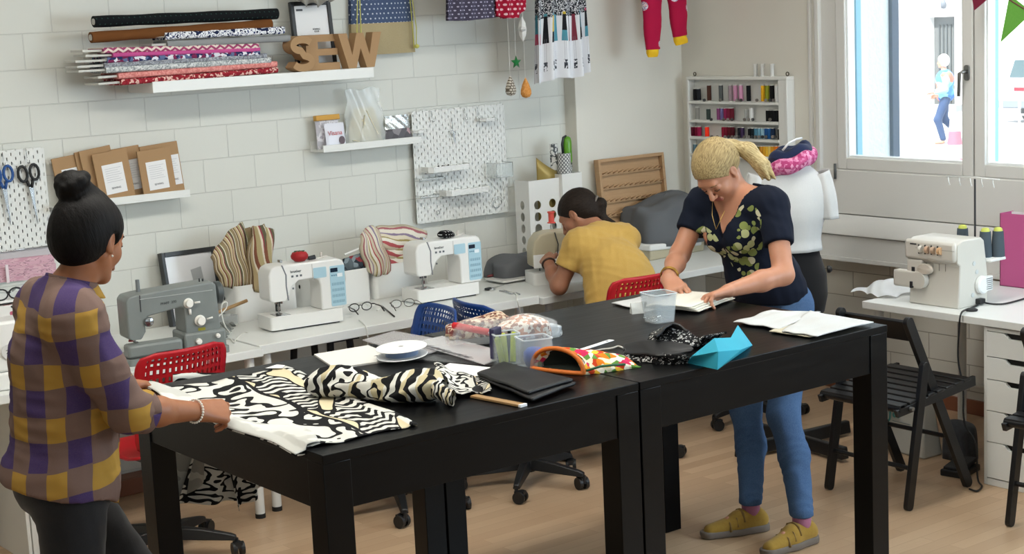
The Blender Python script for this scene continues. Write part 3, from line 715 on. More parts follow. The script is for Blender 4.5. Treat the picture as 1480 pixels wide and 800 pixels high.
# ---- pegboards
def pegmat():
    t = NT('pegboard'); x, y, z = t.sep(t.obj())
    col = t.math('FLOOR', t.math('MULTIPLY', x, 50))
    fx = t.math('SUBTRACT', t.math('FRACT', t.math('MULTIPLY', x, 50)), .5)
    zz = t.math('ADD', t.math('MULTIPLY', z, 25), t.math('MULTIPLY', t.math('MODULO', t.math('ABSOLUTE', col), 2), .5))
    fz = t.math('SUBTRACT', t.math('FRACT', zz), .5)
    dz = t.math('MAXIMUM', t.math('SUBTRACT', t.math('ABSOLUTE', fz), .13), 0)
    d = t.math('SQRT', t.math('ADD', t.math('MULTIPLY', fx, fx), t.math('POWER', t.math('MULTIPLY', dz, 2), 2)))
    h = t.math('LESS_THAN', d, .13)
    t.base('#e2e3df'); t.p(.4); t.set(t.b.inputs['Alpha'], t.math('SUBTRACT', 1, h)); return t.m
PEG = pegmat(); SLOT_SHADE = flat('#4c4d4c', .9)
def pegboard(label, cx, z0, w, h):
    e = thing('pegboard', label, 'pegboard', (cx, YW-.03, z0))
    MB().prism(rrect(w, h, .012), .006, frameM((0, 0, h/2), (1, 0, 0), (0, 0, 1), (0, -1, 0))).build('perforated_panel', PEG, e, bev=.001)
    MB().bx(-w/2+.01, w/2-.01, .006, .012, .01, h-.01).build('slot_shade', SLOT_SHADE, e)  # dark sheet stands in for the shade in the gap behind the slots
    mb = MB()
    for sx in (-1, 1):
        for zz in (.04, h-.04): mb.bx(sx*(w/2-.05)-.015, sx*(w/2-.05)+.015, .012, .029, zz-.012, zz+.012)
    mb.build('wall_spacer', flat('#d5d5d2', .5), e)
    return e
a, b, c = on_y(594.4, 161.3, 6.945), on_y(603.2, 324.1, 6.945), on_y(728, 147, 6.945)
pegboard('white pegboard between the shelves and the corner, with small trays', (a.x+c.x)/2, b.z, c.x-a.x, a.z-b.z)
pcx, pz, pw, ph = (a.x+c.x)/2, b.z, c.x-a.x, a.z-b.z
a2, b2 = on_y(63, 212, 6.945), on_y(71, 345, 6.945)
pegboard('white pegboard at the left edge with scissors hanging on it', a2.x-.28, a2.z-.56, .56, .56)
PY = 6.938
STEEL = flat('#b9bcbe', .25, .9); WP = flat('#e3e4e1', .35)
def hook(px, py, L=.05, name='peg_hook', lab=''):
    c = on_y(px, py, PY)
    o = MB().tube([(0, .0, 0), (0, -.004, -L*.3), (0, -.005, -L), (0, -.012, -L-.008), (0, -.022, -L-.004), (0, -.024, -L+.006)], .0018, 6).build(name, STEEL, smooth=True, loc=(c.x, PY-.002, c.z))
    tag(o, lab, 'hook', 'empty hooks on the pegboard')
hook(622.5, 160, .05, lab='wire hook nearest the left edge of the middle pegboard')
hook(670.5, 156, .055, lab='wire hook near the top middle of the pegboard, right of the keys')
hook(689, 154, .055, lab='wire hook beside the small upper tray of the pegboard')
def tray(label, p0, p1, dep, hgt, open_=True):
    a, b = on_y(*p0, PY-dep), on_y(*p1, PY-dep); w = b.x-a.x; z = (a.z+b.z)/2
    e = thing('pegboard_tray', label, 'tray', ((a.x+b.x)/2, PY-.003, z), 0, 'trays on the middle pegboard')
    mb = MB(); th = .003
    o = [(-w/2, 0), (-w/2, -dep+.02), (-w/2+.02, -dep), (w/2-.02, -dep), (w/2, -dep+.02), (w/2, 0)]
    mb.prism(o[::-1], th); 
    for i in range(5):
        p, q = Vector((*o[i], 0)), Vector((*o[i+1], 0)); d = (q-p); n = Vector((-d.y, d.x, 0)).normalized(); L = d.length; d.normalize()
        mb.box(((p+q)/2+n*(-th/2) if False else (p+q)/2+Vector((0, 0, hgt/2)))[:], (L+th, th, hgt), rot=(0, 0, math.atan2(d.y, d.x)))
    mb.build('tray_body', WP, e, bev=.0008); return e, z
tr1, z1 = tray('white tray with dark pins in the middle of the pegboard', (622, 250), (682, 244), .085, .03)
tr2, z2 = tray('empty white tray in the lower half of the pegboard', (648, 284), (710, 276), .085, .03)
tr3, z3 = tray('tiny white tray at the top right of the pegboard', (697, 176), (719, 173), .05, .015)
tr4, z4 = tray('tiny white tray at the top left of the pegboard, behind the foil pouch', (600, 193), (617, 191), .05, .015)
c = on_y(647, 238, 6.89)
random.seed(3)
mb = MB()
for i in range(12): 
    x, y = random.uniform(-.045, .045), random.uniform(-.02, .02); mb.tube([(x, y, .006), (x+random.uniform(-.02, .02), y+random.uniform(-.02, .02), .012+random.random()*.012)], .005, 6)
tag(mb.build('black_clips', flat('#17171a', .5), loc=(c.x, 6.89, z1+.005)), 'heap of small black clips in the middle pegboard tray', 'clips', kind='stuff')
# keys / small scissors on hook
c = on_y(652, 170, PY)
e = thing('key_bunch', 'small steel snips hanging on a hook on the middle pegboard', 'snips', (c.x, PY-.006, c.z))
MB().tube([(0, 0, 0), (.001, -.004, -.06)], .0015, 6).build('hanger', STEEL, e, smooth=True)
MB().tube(arc((-.006, -.006, -.075), .010, 0, 360, 12, (1, 0, 0), (0, 0, 1))[:-1], .002, 6, closed=True).tube(arc((.008, -.006, -.08), .009, 0, 360, 12, (1, 0, 0), (0, 0, 1))[:-1], .002, 6, closed=True).build('ring', STEEL, e, smooth=True)
MB().prism([(-.004, 0), (.004, 0), (.008, -.045), (.004, -.05)], .003, frameM((.002, -.006, -.085), (1, 0, 0), (0, 0, 1), (0, -1, 0))).build('blade', STEEL, e)
e.name = 'small_snips'
# wire baskets and clear pockets
def wirebox(label, p0, p1, dep, h):
    a, b = on_y(*p0, PY-dep), on_y(*p1, PY-dep); w = b.x-a.x; z = a.z
    e = thing('clear_holder', label, 'holder', ((a.x+b.x)/2, PY-.003, z), 0)
    mb = MB(); mb.bx(-w/2, w/2, -dep, 0, 0, .002).bx(-w/2, w/2, -dep, -dep+.002, 0, h).bx(-w/2, -w/2+.002, -dep, 0, 0, h).bx(w/2-.002, w/2, -dep, 0, 0, h)
    mb.build('pocket', clear('#dfe8e8', .28, .1), e)
    MB().tube([(-w/2, 0, h), (-w/2, -dep, h), (w/2, -dep, h), (w/2, 0, h)], .0015, 6).tube([(-w/2, -dep, h), (-w/2, -dep, 0), (w/2, -dep, 0), (w/2, -dep, h)], .0015, 6).build('rim', STEEL, e, smooth=True)
wirebox('clear box holder sticking out at the right side of the pegboard', (718, 257), (741, 254), .09, .075)
wirebox('clear rail holder under the upper left tray of the pegboard', (606, 262), (640, 258), .05, .012)
wirebox('clear rail holder at the left of the lower pegboard tray', (608, 287), (634, 283), .05, .012)
for (px, py, r, l_) in ((632, 307, .011, 'thin wire hoop low on the middle pegboard'), (718, 292, .03, 'thin wire loop at the lower right of the middle pegboard')):
    c = on_y(px, py, PY)
    tag(MB().tube(arc((0, 0, 0), r, 0, 360, 18, (1, 0, 0), (0, -.2, 1))[:-1], .0014, 6, closed=True).build('wire_loop', STEEL, smooth=True, loc=(c.x, PY-.006, c.z)), l_, 'wire loop')

# scissors on left pegboard
def scissors(label, top, rot, col, L=.24, parent=None, fin=STEEL, flatz=False, loc=None, grp=None):
    e = thing('scissors', label, 'scissors', loc or (top.x, PY-.012, top.z), rot=rot)
    # local: handles up (z+), blades down, plane xz
    for s_ in (-1, 1):
        pts = []
        for i in range(14):
            q = 2*PI*i/14; pts.append((s_*.026+.020*math.cos(q), -.002*s_, -.03+.034*math.sin(q)))
        h = MB().tube(pts, .0065, 8, closed=True).tube([(s_*.014, -.002*s_, -.062), (s_*.002, -.002*s_, -.095)], .007, 8).build('handle', flat(col, .45), e, smooth=True)
        MB().prism([(-.008, 0), (.008, 0), (.006, -L*.30), (-s_*.001, -L*.56)], .003, frameM((-s_*.003, -.002*s_, -.09), (1, 0, 0), (0, 0, 1), (0, -1, 0)) @ Matrix.Rotation(s_*.03, 4, 'Z')).build('blade', fin, e, bev=.0008)
    MB().cyl((0, -.008, -.10), (0, .004, -.10), .005, 12).build('screw', fin, e, smooth=True, angle=40)
    return e
tp = on_y(39, 240, 6.93)
scissors('large tailor scissors with black handles on the left pegboard', Vector((tp.x, 6.93, tp.z)), (0, R_(-5), 0), '#17181a', .30)
tp = on_y(1, 242, 6.93)
scissors('tailor scissors with blue handles cut by the left edge of the picture', Vector((tp.x, 6.93, tp.z)), (0, R_(-4), 0), '#1d4f92', .30)
hook(37, 214, .06, lab='wire hook holding the black handled scissors')
hook(3, 220, .05, lab='wire hook holding the blue handled scissors')
# ================================================================== things on the desks
MW = flat('#e6e6e3', .3, 0, .5); MG = flat('#cfcac3', .35); LB = flat('#a9cbd9', .3); DK = flat('#202327', .4); CHR = flat('#a8abad', .2, .95)
def cshape(w, h, d, base_h, col_w, head_w, head_h, arm_z, r=.02, top_slope=0):
    """front outline in x,z : head at left, column at right, returns polygon"""
    x0, x1 = -w/2, w/2
    out = [(x0, arm_z-.04+0), (x0+.012, arm_z-.052), (x0+head_w-.02, arm_z-.052), (x0+head_w, arm_z-.02), (x0+head_w+.012, arm_z+.006), (x0+head_w+.045, arm_z+.034)]
    xi = x1-col_w
    out += [(xi-.03, arm_z+.034), (xi-.006, arm_z+.022), (xi, arm_z), (xi, base_h), (x1-.004, base_h), (x1, h-.03), (x1-.01, h-.008), (x1-.03, h), (x0+.04, h-top_slope), (x0+.012, h-.012-top_slope), (x0, h-.04-top_slope)]
    return out
def modern(label, loc, rz):
    e = thing('sewing_machine', label, 'sewing machine', loc, rz, 'white computerised sewing machines')
    w, h, d = .385, .295, .165
    bh = .068
    MB().prism(rrect(.36, .155, .012), bh-.008, Matrix.Translation((-.015, 0, .008))).build('base', MW, e, bev=.005)
    MB().bx(-.12, .15, -.06, .06, 0, .01).build('foot', DK, e)
    o = cshape(w-.01, h, d, bh, .125, .10, .1, .185)
    bd = MB().prism(o, .125, frameM((0, .055, 0), (1, 0, 0), (0, 0, 1), (0, -1, 0))).build('body', MW, e, bev=.010, seg=4)
    MB().prism([(-w/2+.09, .135), (-w/2+.096, .135), (-w/2+.09, .20), (-w/2+.092, .25), (-w/2+.075, h+.001), (-w/2+.069, h+.001), (-w/2+.086, .25), (-w/2+.084, .2)], .003, frameM((0, -.068, 0), (1, 0, 0), (0, 0, 1), (0, -1, 0))).build('threading_slot', flat('#70757a', .5), bd)
    F = lambda x, z: frameM((x, -.0705, z), (1, 0, 0), (0, 0, 1), (0, -1, 0))
    MB().prism(rrect(.074, .185, .006), .0015, F(.148, .172)).build('stitch_panel', LB, e)
    MB().prism(rrect(.036, .019, .002), .001, F(.132, .245) @ Matrix.Translation((0, 0, .0012))).build('display', flat('#1e2c3c', .15), e)
    MB().prism(rrect(.064, .048, .005), .0015, F(.062, .242)).build('stitch_chart', LB, e)
    mb = MB()
    for r_ in range(4):
        for c_ in range(10): mb.bx(.119+c_*.0062, .1205+c_*.0062, -.0728, -.072, .093+r_*.027, .106+r_*.027)
    for c_ in range(3): mb.bx(.118+c_*.01, .124+c_*.01, -.0728, -.072, .218, .224)
    mb.build('stitch_symbols', flat('#4f7a93', .5), e)
    MB().prism(rrect(.026, .017, .002), .001, F(.160, .220) @ Matrix.Translation((0, 0, .0012))).build('button_block', flat('#e8eef2', .4), e)
    text_obj('brother', .017, 'brand_lettering', flat('#3a4046', .5), e, frameM((-.055, -.0712, .262), (1, 0, 0), (0, 0, 1), (0, -1, 0)))
    mb = MB()
    for i, x in enumerate((-.078, -.055, -.036)): mb.bx(x, x+.010, -.0716, -.070, .236, .245)
    mb.bx(-.077, -.069, -.0716, -.070, .182, .190)
    mb.build('control_button', flat('#5e646a', .5), e)
    MB().bx(-.003+.028, -.001+.028, -.0712, -.070, .212, h-.01).build('panel_seam', flat('#b5b5b2', .5), e)
    # presser foot & needle
    MB().cyl((-.135, -.035, .074), (-.135, -.035, .140), .0035, 8).cyl((-.147, -.035, .12), (-.147, -.035, .15), .006, 8).cyl((-.123, -.04, .12), (-.123, -.04, .145), .007, 8).box((-.135, -.04, .076), (.016, .028, .004)).box((-.134, -.035, .10), (.012, .014, .016)).build('presser_foot', CHR, e, smooth=True, angle=40)
    MB().box((-.125, -.03, bh+.001), (.07, .075, .003)).build('needle_plate', CHR, e, bev=.001)
    # hand wheel
    MB().lathe([(.0, 0), (.038, 0), (.042, .005), (.042, .016), (.037, .022), (0, .022)], M=frameM((w/2-.008, .0, .20), (0, 1, 0), (0, 0, 1), (1, 0, 0)), n=28).build('hand_wheel', MG, e, smooth=True, angle=40)
    # top: spool pin, bobbin winder, thread guide
    MB().cyl((.06, .02, h-.002), (.06, .02, h+.008), .018, 16).cyl((.085, .0, h), (.13, -.01, h+.01), .003, 8).cyl((.12, .03, h), (.12, .03, h+.022), .006, 10).build('bobbin_winder', MG, e, smooth=True, angle=40)
    MB().cyl((.04, -.01, h+.008), (.07, -.012, h+.012), .010, 12).build('thread_spool', DK, e, smooth=True, angle=40)
    MB().box((-.085, .03, h+.005), (.012, .03, .014)).build('thread_guide', CHR, e, bev=.002)
    return e
modern('white computerised sewing machine with a red tomato pincushion on top', (3.655, 6.385, DZ), math.radians(-6))
modern('white computerised sewing machine with a black dotted pincushion on top', (4.478, 6.445, DZ), math.radians(-3))
# pincushions
pc = on_y(433, 372, 6.37)
e = thing('tomato_pincushion', 'red tomato pincushion on the left white sewing machine', 'pincushion', (pc.x, 6.37, DZ+.297))
vs = MB(); vs.lathe([(.0, .0), (.024, .001), (.038, .014), (.040, .026), (.032, .040), (.012, .046), (0, .044)], n=28); vs.build('cushion', flat('#9c1018', .6), e, smooth=True)
MB().prism([((.030 if i % 2 == 0 else .008)*math.cos(i*PI/6), (.022 if i % 2 == 0 else .008)*math.sin(i*PI/6)) for i in range(12)], .004, Matrix.Translation((0, 0, .043))).build('felt_leaf', flat('#2f5a3c', .9), e, bev=.001)
pc2 = on_y(406, 372, 6.40)
e = thing('red_pincushion', 'small red cushion half hidden behind the tomato pincushion', 'pincushion', (pc2.x, 6.46, DZ+.20))
MB().lathe([(0, 0), (.022, .002), (.032, .018), (.03, .034), (.016, .043), (0, .045)], n=20).build('cushion', flat('#a8141c', .6), e, smooth=True)
MB().cyl((0, 0, -.2), (0, 0, .0), .012, 10).build('stem', DK, e, smooth=True, angle=40)
e['label'] = 'small red pin cushion on a stem behind the left white sewing machine'
pc = on_y(642, 338, 6.44)
tag(MB().lathe([(0, 0), (.028, .002), (.040, .012), (.040, .022), (.028, .034), (0, .038)], n=26).build('pincushion', dots_mat('black_dotted_pincushion', '#0c0c0e', '#d0d0d0', 75, .16), smooth=True, loc=(pc.x, 6.43, DZ+.2955)), 'black pincushion with white dots on the right white sewing machine', 'pincushion')

# ---- storage bins with striped fabric
STR = ['#8d7a5f', '#cfc5ad', '#6d5a46', '#b8a57f', '#ddd5c2', '#7c4f3c', '#a99a72', '#d6ccb6', '#93404a', '#5f5a45', '#e2dccb', '#8f8560']
STRIPE = stripe_mat('multicolour_striped_fabric', STR, .5, widths=[3, 1, 2, 3, 1, 2, 3, 1, 1, 3, 1, 2], wob=.015)
STRIPE2 = stripe_mat('pink_striped_fabric', ['#cabfa9', '#a5646a', '#ddd6c8', '#8a7b93', '#d9cfb9', '#a0915f', '#e6e0d4', '#b0575b'], .45, widths=[2, 1, 2, 1, 2, 1, 2, 1], wob=.03)
STRIPE_A = stripe_mat('striped_fabric_a', STR, .34, axis=0, widths=[3, 1, 2, 3, 1, 2, 3, 1, 1, 3, 1, 2], wob=.02)
def bin_(label, x0, x1, y0, y1, h, hole=True):
    e = thing('storage_box', label, 'storage box', ((x0+x1)/2, (y0+y1)/2, DZ), 0, 'white storage boxes along the wall')
    w, d = x1-x0, y1-y0; o = rrect(w, d, .025, 5); i_ = rrect(w-.008, d-.008, .022, 5)
    mb = MB(); mb.prism(o, .004); mb.prism(o, h-.003, Matrix.Translation((0, 0, .003)), holes=[i_]); mb.build('box', MW, e, bev=.0015)
    MB().prism([(.007*math.cos(q*PI/8), .010*math.sin(q*PI/8)) for q in range(16)], .0015, frameM((-w/2-.0008, -d*.05, h*.62), (0, -1, 0), (0, 0, 1), (-1, 0, 0))).build('grip_hole', flat('#151515', .9), e)
    return e
bin_('white storage box at the left end, with tall folded striped cloth', 3.475, 3.80, 6.68, 6.94, .17)
bin_('white storage box in the middle, with a lid leaning out of it', 3.88, 4.215, 6.68, 6.94, .165)
bin_('white storage box behind the right white sewing machine', 4.235, 4.56, 6.68, 6.94, .165)
# tall folded cloth standing in the left bin : thick folded slab with layered edges
def slab(name, label, pts_px, y0, thick, m, cat='cloth', axis=0, layers=1, wav=.006):
    P = [on_y(px, py, y0) for px, py in pts_px]
    mb = MB()
    for L in range(layers):
        off = L*thick/layers
        n = len(P)//2
        top, bot = P[:n], P[n:][::-1]
        def fn(u, v, s_=0, off=off):
            x = u*(n-1); i = min(int(x), n-2); f = x-i
            a = top[i].lerp(top[i+1], f); b = bot[i].lerp(bot[i+1], f); p = a.lerp(b, v)
            return (p.x, y0+off+s_+wav*math.sin(u*19+L)+wav*.6*math.sin(v*7+L*2), p.z)
        mb.grid(lambda u, v: fn(u, v, 0), 30, 24)
    return mb
xs = slab('', '', [(304, 375), (316, 347), (344, 322), (362, 330), (384, 332), (382, 414), (362, 416), (345, 414), (322, 405), (306, 385)], 6.72, .1, None)
def leaf(label, P, y0, dy, m, wav, rows, nu=26, nv=22, th=.018, name='striped_cloth', uvr=0):
    """quad patch from four pixel corners (tl,tr,br,bl) with bulge"""
    q = [on_y(px, py, y0+dd) for (px, py), dd in zip(P, dy)]
    mb = MB()
    def fn(u, v):
        a = q[0].lerp(q[1], u); b = q[3].lerp(q[2], u); p = a.lerp(b, v)
        ed = math.sin(u*PI)**.5*math.sin(v*PI)**.4 if 0 < u < 1 and 0 < v < 1 else 0
        return (p.x+.004*math.sin(v*11), p.y-.02*ed+wav*math.sin(u*rows*PI*2+v*3), p.z+.004*math.sin(u*13)+.012*math.sin(u*PI)*(1 if v < .5 else 0)*(1-v*2 if v < .5 else 0))
    mb.grid(fn, nu, nv); return mb.build(name, m, smooth=True, solid=th, soff=-1)
e = thing('folded_cloth', 'brown and cream striped cloth standing folded in the left white box', 'cloth', (3.6, 6.8, DZ+.05))
def child(o, e): o.parent = e; o.matrix_parent_inverse = Matrix.Translation(e.location).inverted(); return o
child(leaf('', [(304, 372), (346, 322), (366, 412), (322, 412)], 6.72, (0, .06, 0, .0), STRIPE_A, .004, 2), e)
child(leaf('', [(326, 340), (386, 330), (384, 420), (358, 420)], 6.78, (0, 0, 0, 0), STRIPE, .008, 3), e)
child(leaf('', [(362, 331), (387, 333), (384, 418), (366, 418)], 6.71, (0, 0, 0, 0), STRIPE, .008, 2, th=.03), e)
for o in e.children: o.name = 'cloth_fold'
e = thing('folded_cloth', 'pink and cream striped cloths heaped in the boxes behind the right machine', 'cloth', (4.2, 6.8, DZ+.05))
child(leaf('', [(520, 342), (537, 331), (560, 390), (534, 392)], 6.70, (0, 0, 0, 0), STRIPE2, .004, 1, th=.03), e)
for k, (l, r, hh) in enumerate((((534, 334), (610, 336), 22), ((537, 350), (600, 352), 18), ((540, 362), (600, 364), 18), ((543, 375), (600, 377), 17))):
    child(leaf('', [l, r, (r[0], r[1]+hh), (l[0], l[1]+hh)], 6.76, (0, 0, -.03, -.03), STRIPE2 if False else stripe_mat('pink_striped_fabric_b', ['#cabfa9', '#a5646a', '#ddd6c8', '#8a7b93', '#d9cfb9', '#a0915f', '#e6e0d4', '#b0575b'], .9, axis=1, widths=[2, 1, 2, 1, 2, 1, 2, 1], wob=.12), .01, 1, nv=8, th=.03), e)
for o in e.children: o.name = 'cloth_fold'
# dark pouch and lid strip in the middle bin
q0, q1 = on_y(498, 368, 6.70), on_y(534, 353, 6.70)
tag(MB().tube([q0, q1], .006, 4).build('white_strip', flat('#e6e6e4', .4)), 'white plastic strip leaning out of the middle storage box', 'strip')
c = on_y(517, 380, 6.72)
tag(vor_mat and MB().grid(lambda u, v: (c.x-.075+.15*u, 6.73-.03*math.sin(u*PI)*math.sin(v*PI)+.004*math.sin(u*30), c.z-.045+.075*v+.02*u*v), 16, 10).build('clear_pouch', vor_mat('pouch_contents', ['#5c666c', '#2f363e', '#9a4148', '#87939a', '#3b434c'], 34), smooth=True, solid=.01), 'clear pouch of dark and red notions in the middle storage box', 'pouch')

# ---- old grey metal machine
GM = NT('grey_enamel'); GM.base(GM.mix(GM.noise(GM.obj(), 9, 3), hexc('#6f7573'), hexc('#828886'))); GM.p(.38, .0, .5); GM = GM.m
KN = flat('#e9e7e0', .3)
gl = on_y(163, 515, 6.16); g0 = Vector((2.93, 6.24, D0Z)); 
e = thing('metal_sewing_machine', 'old grey metal sewing machine with white knobs on the left desk', 'sewing machine', tuple(g0), R_(-7))
w, h, d = .40, .30, .15
MB().prism(rrect(.44, .20, .02), .028, Matrix.Translation((.0, 0, 0))).build('bed_plate', GM, e, bev=.006)
MB().bx(-.215, .02, -.085, -.01, .028, .085).build('free_arm', GM, e, bev=.012)
MB().bx(-.10, .0, -.0865, -.08, .032, .044).build('arm_slot', DK, e)
MB().bx(.03, .215, -.075, .085, .0, .10).build('column_base', GM, e, bev=.010)
o = [(-.2, .11), (-.19, .10), (-.145, .10), (-.125, .13), (-.125, .175), (-.11, .192), (.03, .212), (.045, .205), (.045, .095), (.20, .095), (.192, .29), (.175, .302), (-.14, .288), (-.185, .282), (-.2, .265)]
MB().prism(o, .13, frameM((0, .075, 0), (1, 0, 0), (0, 0, 1), (0, -1, 0))).build('body', GM, e, bev=.012, seg=4)
MB().bx(-.14, .175, -.057, -.052, .266, .269).build('trim_line', flat('#c4c8c6', .3, .5), e)
MB().bx(-.142, -.138, -.0565, -.052, .215, .285).build('head_slot', DK, e)
MB().lathe([(0, 0), (.030, 0), (.036, .006), (.036, .02), (.03, .026), (0, .028)], M=frameM((.198, .0, .245), (0, 1, 0), (0, 0, 1), (1, 0, 0)) @ Matrix.Scale(1.35, 4), n=28).build('hand_wheel', flat('#474d4e', .35), e, smooth=True, angle=40)
def knob(x, z, r, L=.02, lever=None):
    k = MB().lathe([(r*1.2, 0), (r*1.2, .004), (r*.8, .006), (r, L*.6), (r*.8, L), (0, L)], M=frameM((x, -.056, z), (1, 0, 0), (0, 0, 1), (0, -1, 0)), n=24).build('knob', KN, e, smooth=True, angle=50)
    if lever: MB().cyl((x+lever[0]*.5, -.072, z+lever[1]*.5), (x+lever[0], -.076, z+lever[1]), .004, 8).build('lever', KN, k, smooth=True)
knob(.065, .225, .018, .022, (.045, .002)); knob(.11, .145, .020, .024, (.05, .01))
MB().cyl((.067, -.064, .20), (.067, -.064, .178), .006, 10).build('lever', KN, e, smooth=True)
for x, z, r in ((.09, .062, .012), (.175, .075, .009)): MB().lathe([(r*1.1, 0), (r, .012), (0, .014)], M=frameM((x, -.077, z), (1, 0, 0), (0, 0, 1), (0, -1, 0)), n=18).build('small_knob', KN, e, smooth=True, angle=50)
MB().lathe([(.0, 0), (.021, 0), (.021, .006), (.018, .014), (.012, .016), (.0, .017)], M=frameM((-.112, -.056, .17), (1, 0, 0), (0, 0, 1), (0, -1, 0)), n=24).build('tension_dial', CHR, e, smooth=True, angle=40)
MB().cyl((-.165, -.02, .085), (-.165, -.02, .12), .004, 8).box((-.165, -.03, .088), (.014, .03, .005)).build('presser_foot', CHR, e, smooth=True, angle=40)
MB().prism(rrect(.032, .012, .003), .001, frameM((.115, -.0555, .108), (1, 0, 0), (0, 0, 1), (0, -1, 0))).build('maker_badge', flat('#a39b2e', .4), e)
text_obj('PFAFF  230', .015, 'brand_lettering', flat('#2d3233', .5), e, frameM((-.02, -.0557, .238), (1, 0, .045), (0, 0, 1), (0, -1, 0)))
MB().cyl((-.12, .02, .288), (-.12, .02, .33), .003, 8).cyl((.14, .0, .30), (.14, .0, .315), .003, 8).cyl((.155, .0, .30), (.155, 0, .312), .004, 8).build('top_pin', DK, e, smooth=True)
tag(MB().cyl((0, 0, 0), (0, 0, .05), .0085, 16).build('thread_spool', flat('#6d7274', .7), smooth=True, angle=40, loc=tuple(Vector(e.location)+Vector((-.118, .034, .289)))), 'grey thread spool standing on the old grey sewing machine', 'thread spool')
sp = on_z(188, 478, D0Z+.06)
tag(MB().lathe([(.011, 0), (.011, .004), (.009, .006), (.009, .028), (.011, .030), (.009, .034), (.009, .045), (0, .045)], n=16).build('thread_spool', flat('#9c1620', .6), smooth=True, angle=40, loc=(2.76, 6.27, D0Z+.086)), 'red thread spool on the free arm of the old grey machine', 'thread spool')

# ---- tall black frame leaning against the wall
a, b, c = on_y(225, 372, 6.93), on_y(300, 362, 6.93), on_y(315, 440, 6.90)
pm = NT('poster_paper'); pm.base('#e4e6ea'); pm.p(.25); pm = pm.m
fr = framed('framed_print', 'large dark frame with a white poster leaning behind the grey sewing machine', ((a.x+b.x)/2+.03, 6.87, D0Z), .285, .345, -.19, .022, flat('#2a2d30', .4), pm)
MB().bx(-.145, -.143, -.03, .014, 0, .345).build('frame_side', DK, fr)
m_ = MB(); m_.prism([(.0, .17), (.055, .18), (.06, .11), (.03, .04), (.01, .08)], .0006, frameM((.0, -.0025, .08), (1, 0, 0), (0, 0, 1), (0, -1, 0))); m_.build('poster_print', flat('#a9adb1', .6), fr)
c = on_z(291, 449, D0Z)
c = Vector((3.30, 6.60, D0Z))
t = NT('purple_marbled'); t.base(t.ramp(t.noise(t.obj(), 26, 2), [(0, '#3d1b4a'), (.45, '#73437d'), (.5, '#c9b6cf'), (.58, '#562a60')], 'CONSTANT')); t.p(.5)
tag(MB().lathe([(0, 0), (.030, .004), (.042, .03), (.036, .058), (.014, .07), (0, .068)], n=24).build('pincushion', t.m, smooth=True, loc=(on_y(291, 452, 6.6).x, 6.6, D0Z)), 'purple and white marbled pincushion in front of the leaning poster frame', 'pincushion')
tag(MB().tube(arc((0, 0, 0), .028, 10, 170, 10, (1, 0, 0), (0, -.3, .6)), .007, 8).build('yellow_tape_roll', flat('#b39f3a', .6), smooth=True, loc=(on_y(286, 455, 6.5).x, 6.5, D0Z+.005)), 'yellow curved band beside the purple pincushion', 'band')
# rolled stick
p0, p1 = on_y(300, 457, 6.50), on_y(357, 434, 6.50)
tag(MB().cyl(p0, p1, .008, 10).build('wooden_stick', flat('#9c7b52', .6), smooth=True, angle=40), 'thin wooden stick propped in front of the left storage box', 'stick')
tag(MB().prism(rrect(.11, .07, .008), .045).build('clear_tub', clear('#dfe4e4', .35), loc=(on_z(325, 470, D0Z).x, on_z(325, 470, D0Z).y, D0Z+.001)), 'small clear tub under the wooden stick', 'tub')
# grey ribbed straps
e = thing('grey_straps', 'bundle of grey ribbed straps lying right of the old grey machine', 'straps', (3.3, 6.4, D0Z))
for k in range(5):
    a = on_z(281+k*7, 452-k*1, D0Z+.02); b = on_z(326+k*3, 489-k*4, D0Z)
    o = MB().tube([a+Vector((0, 0, .03)), a.lerp(b, .5)+Vector((0, 0, .022)), b+Vector((0, 0, .008))], .011, 8, flatten=.5).build('strap', flat(('#7e8280', '#8e9290')[k % 2], .7), smooth=True); child(o, e)
CABW = flat('#dcdcd6', .4)
def cable(name, label, pts, r, m, px=True, z=0, cat='cable'):
    P = [Vector(p) if len(p) == 3 else on_z(p[0], p[1], z) for p in pts]
    # catmull-rom smooth
    out = []
    for i in range(len(P)-1):
        p0, p1, p2, p3 = P[max(i-1, 0)], P[i], P[i+1], P[min(i+2, len(P)-1)]
        for k in range(6):
            t_ = k/6; out.append(.5*((2*p1)+(p2-p0)*t_+(2*p0-5*p1+4*p2-p3)*t_*t_+(3*p1-p0-3*p2+p3)*t_**3))
    out.append(P[-1])
    return tag(MB().tube(out, r, 8).build(name, m, smooth=True), label, cat)
L3 = lambda px, py, y: tuple(on_y(px, py, y))
cable('loose_cord', 'white looped cord right of the old grey machine', [L3(283, 447, 6.36), L3(292, 462, 6.36), L3(297, 475, 6.34), L3(292, 486, 6.33), L3(300, 489, 6.33), L3(303, 481, 6.34)], .003, CABW, cat='cord')
cable('loose_cord', 'thin white cord curling over the grey straps to the desk', [L3(308, 464, 6.42), L3(318, 455, 6.42), L3(327, 445, 6.42), L3(328, 437, 6.42), L3(322, 438, 6.42), L3(320, 450, 6.42), L3(325, 470, 6.4), L3(334, 482, 6.36)], .0028, CABW, cat='cord')
cable('loose_cord', 'white cord end lying on the desk behind the red chair', [(322, 490), (333, 489), (338, 495), (341, 490), (352, 481), (358, 481)], .0032, CABW, z=D0Z+.004, cat='cord')

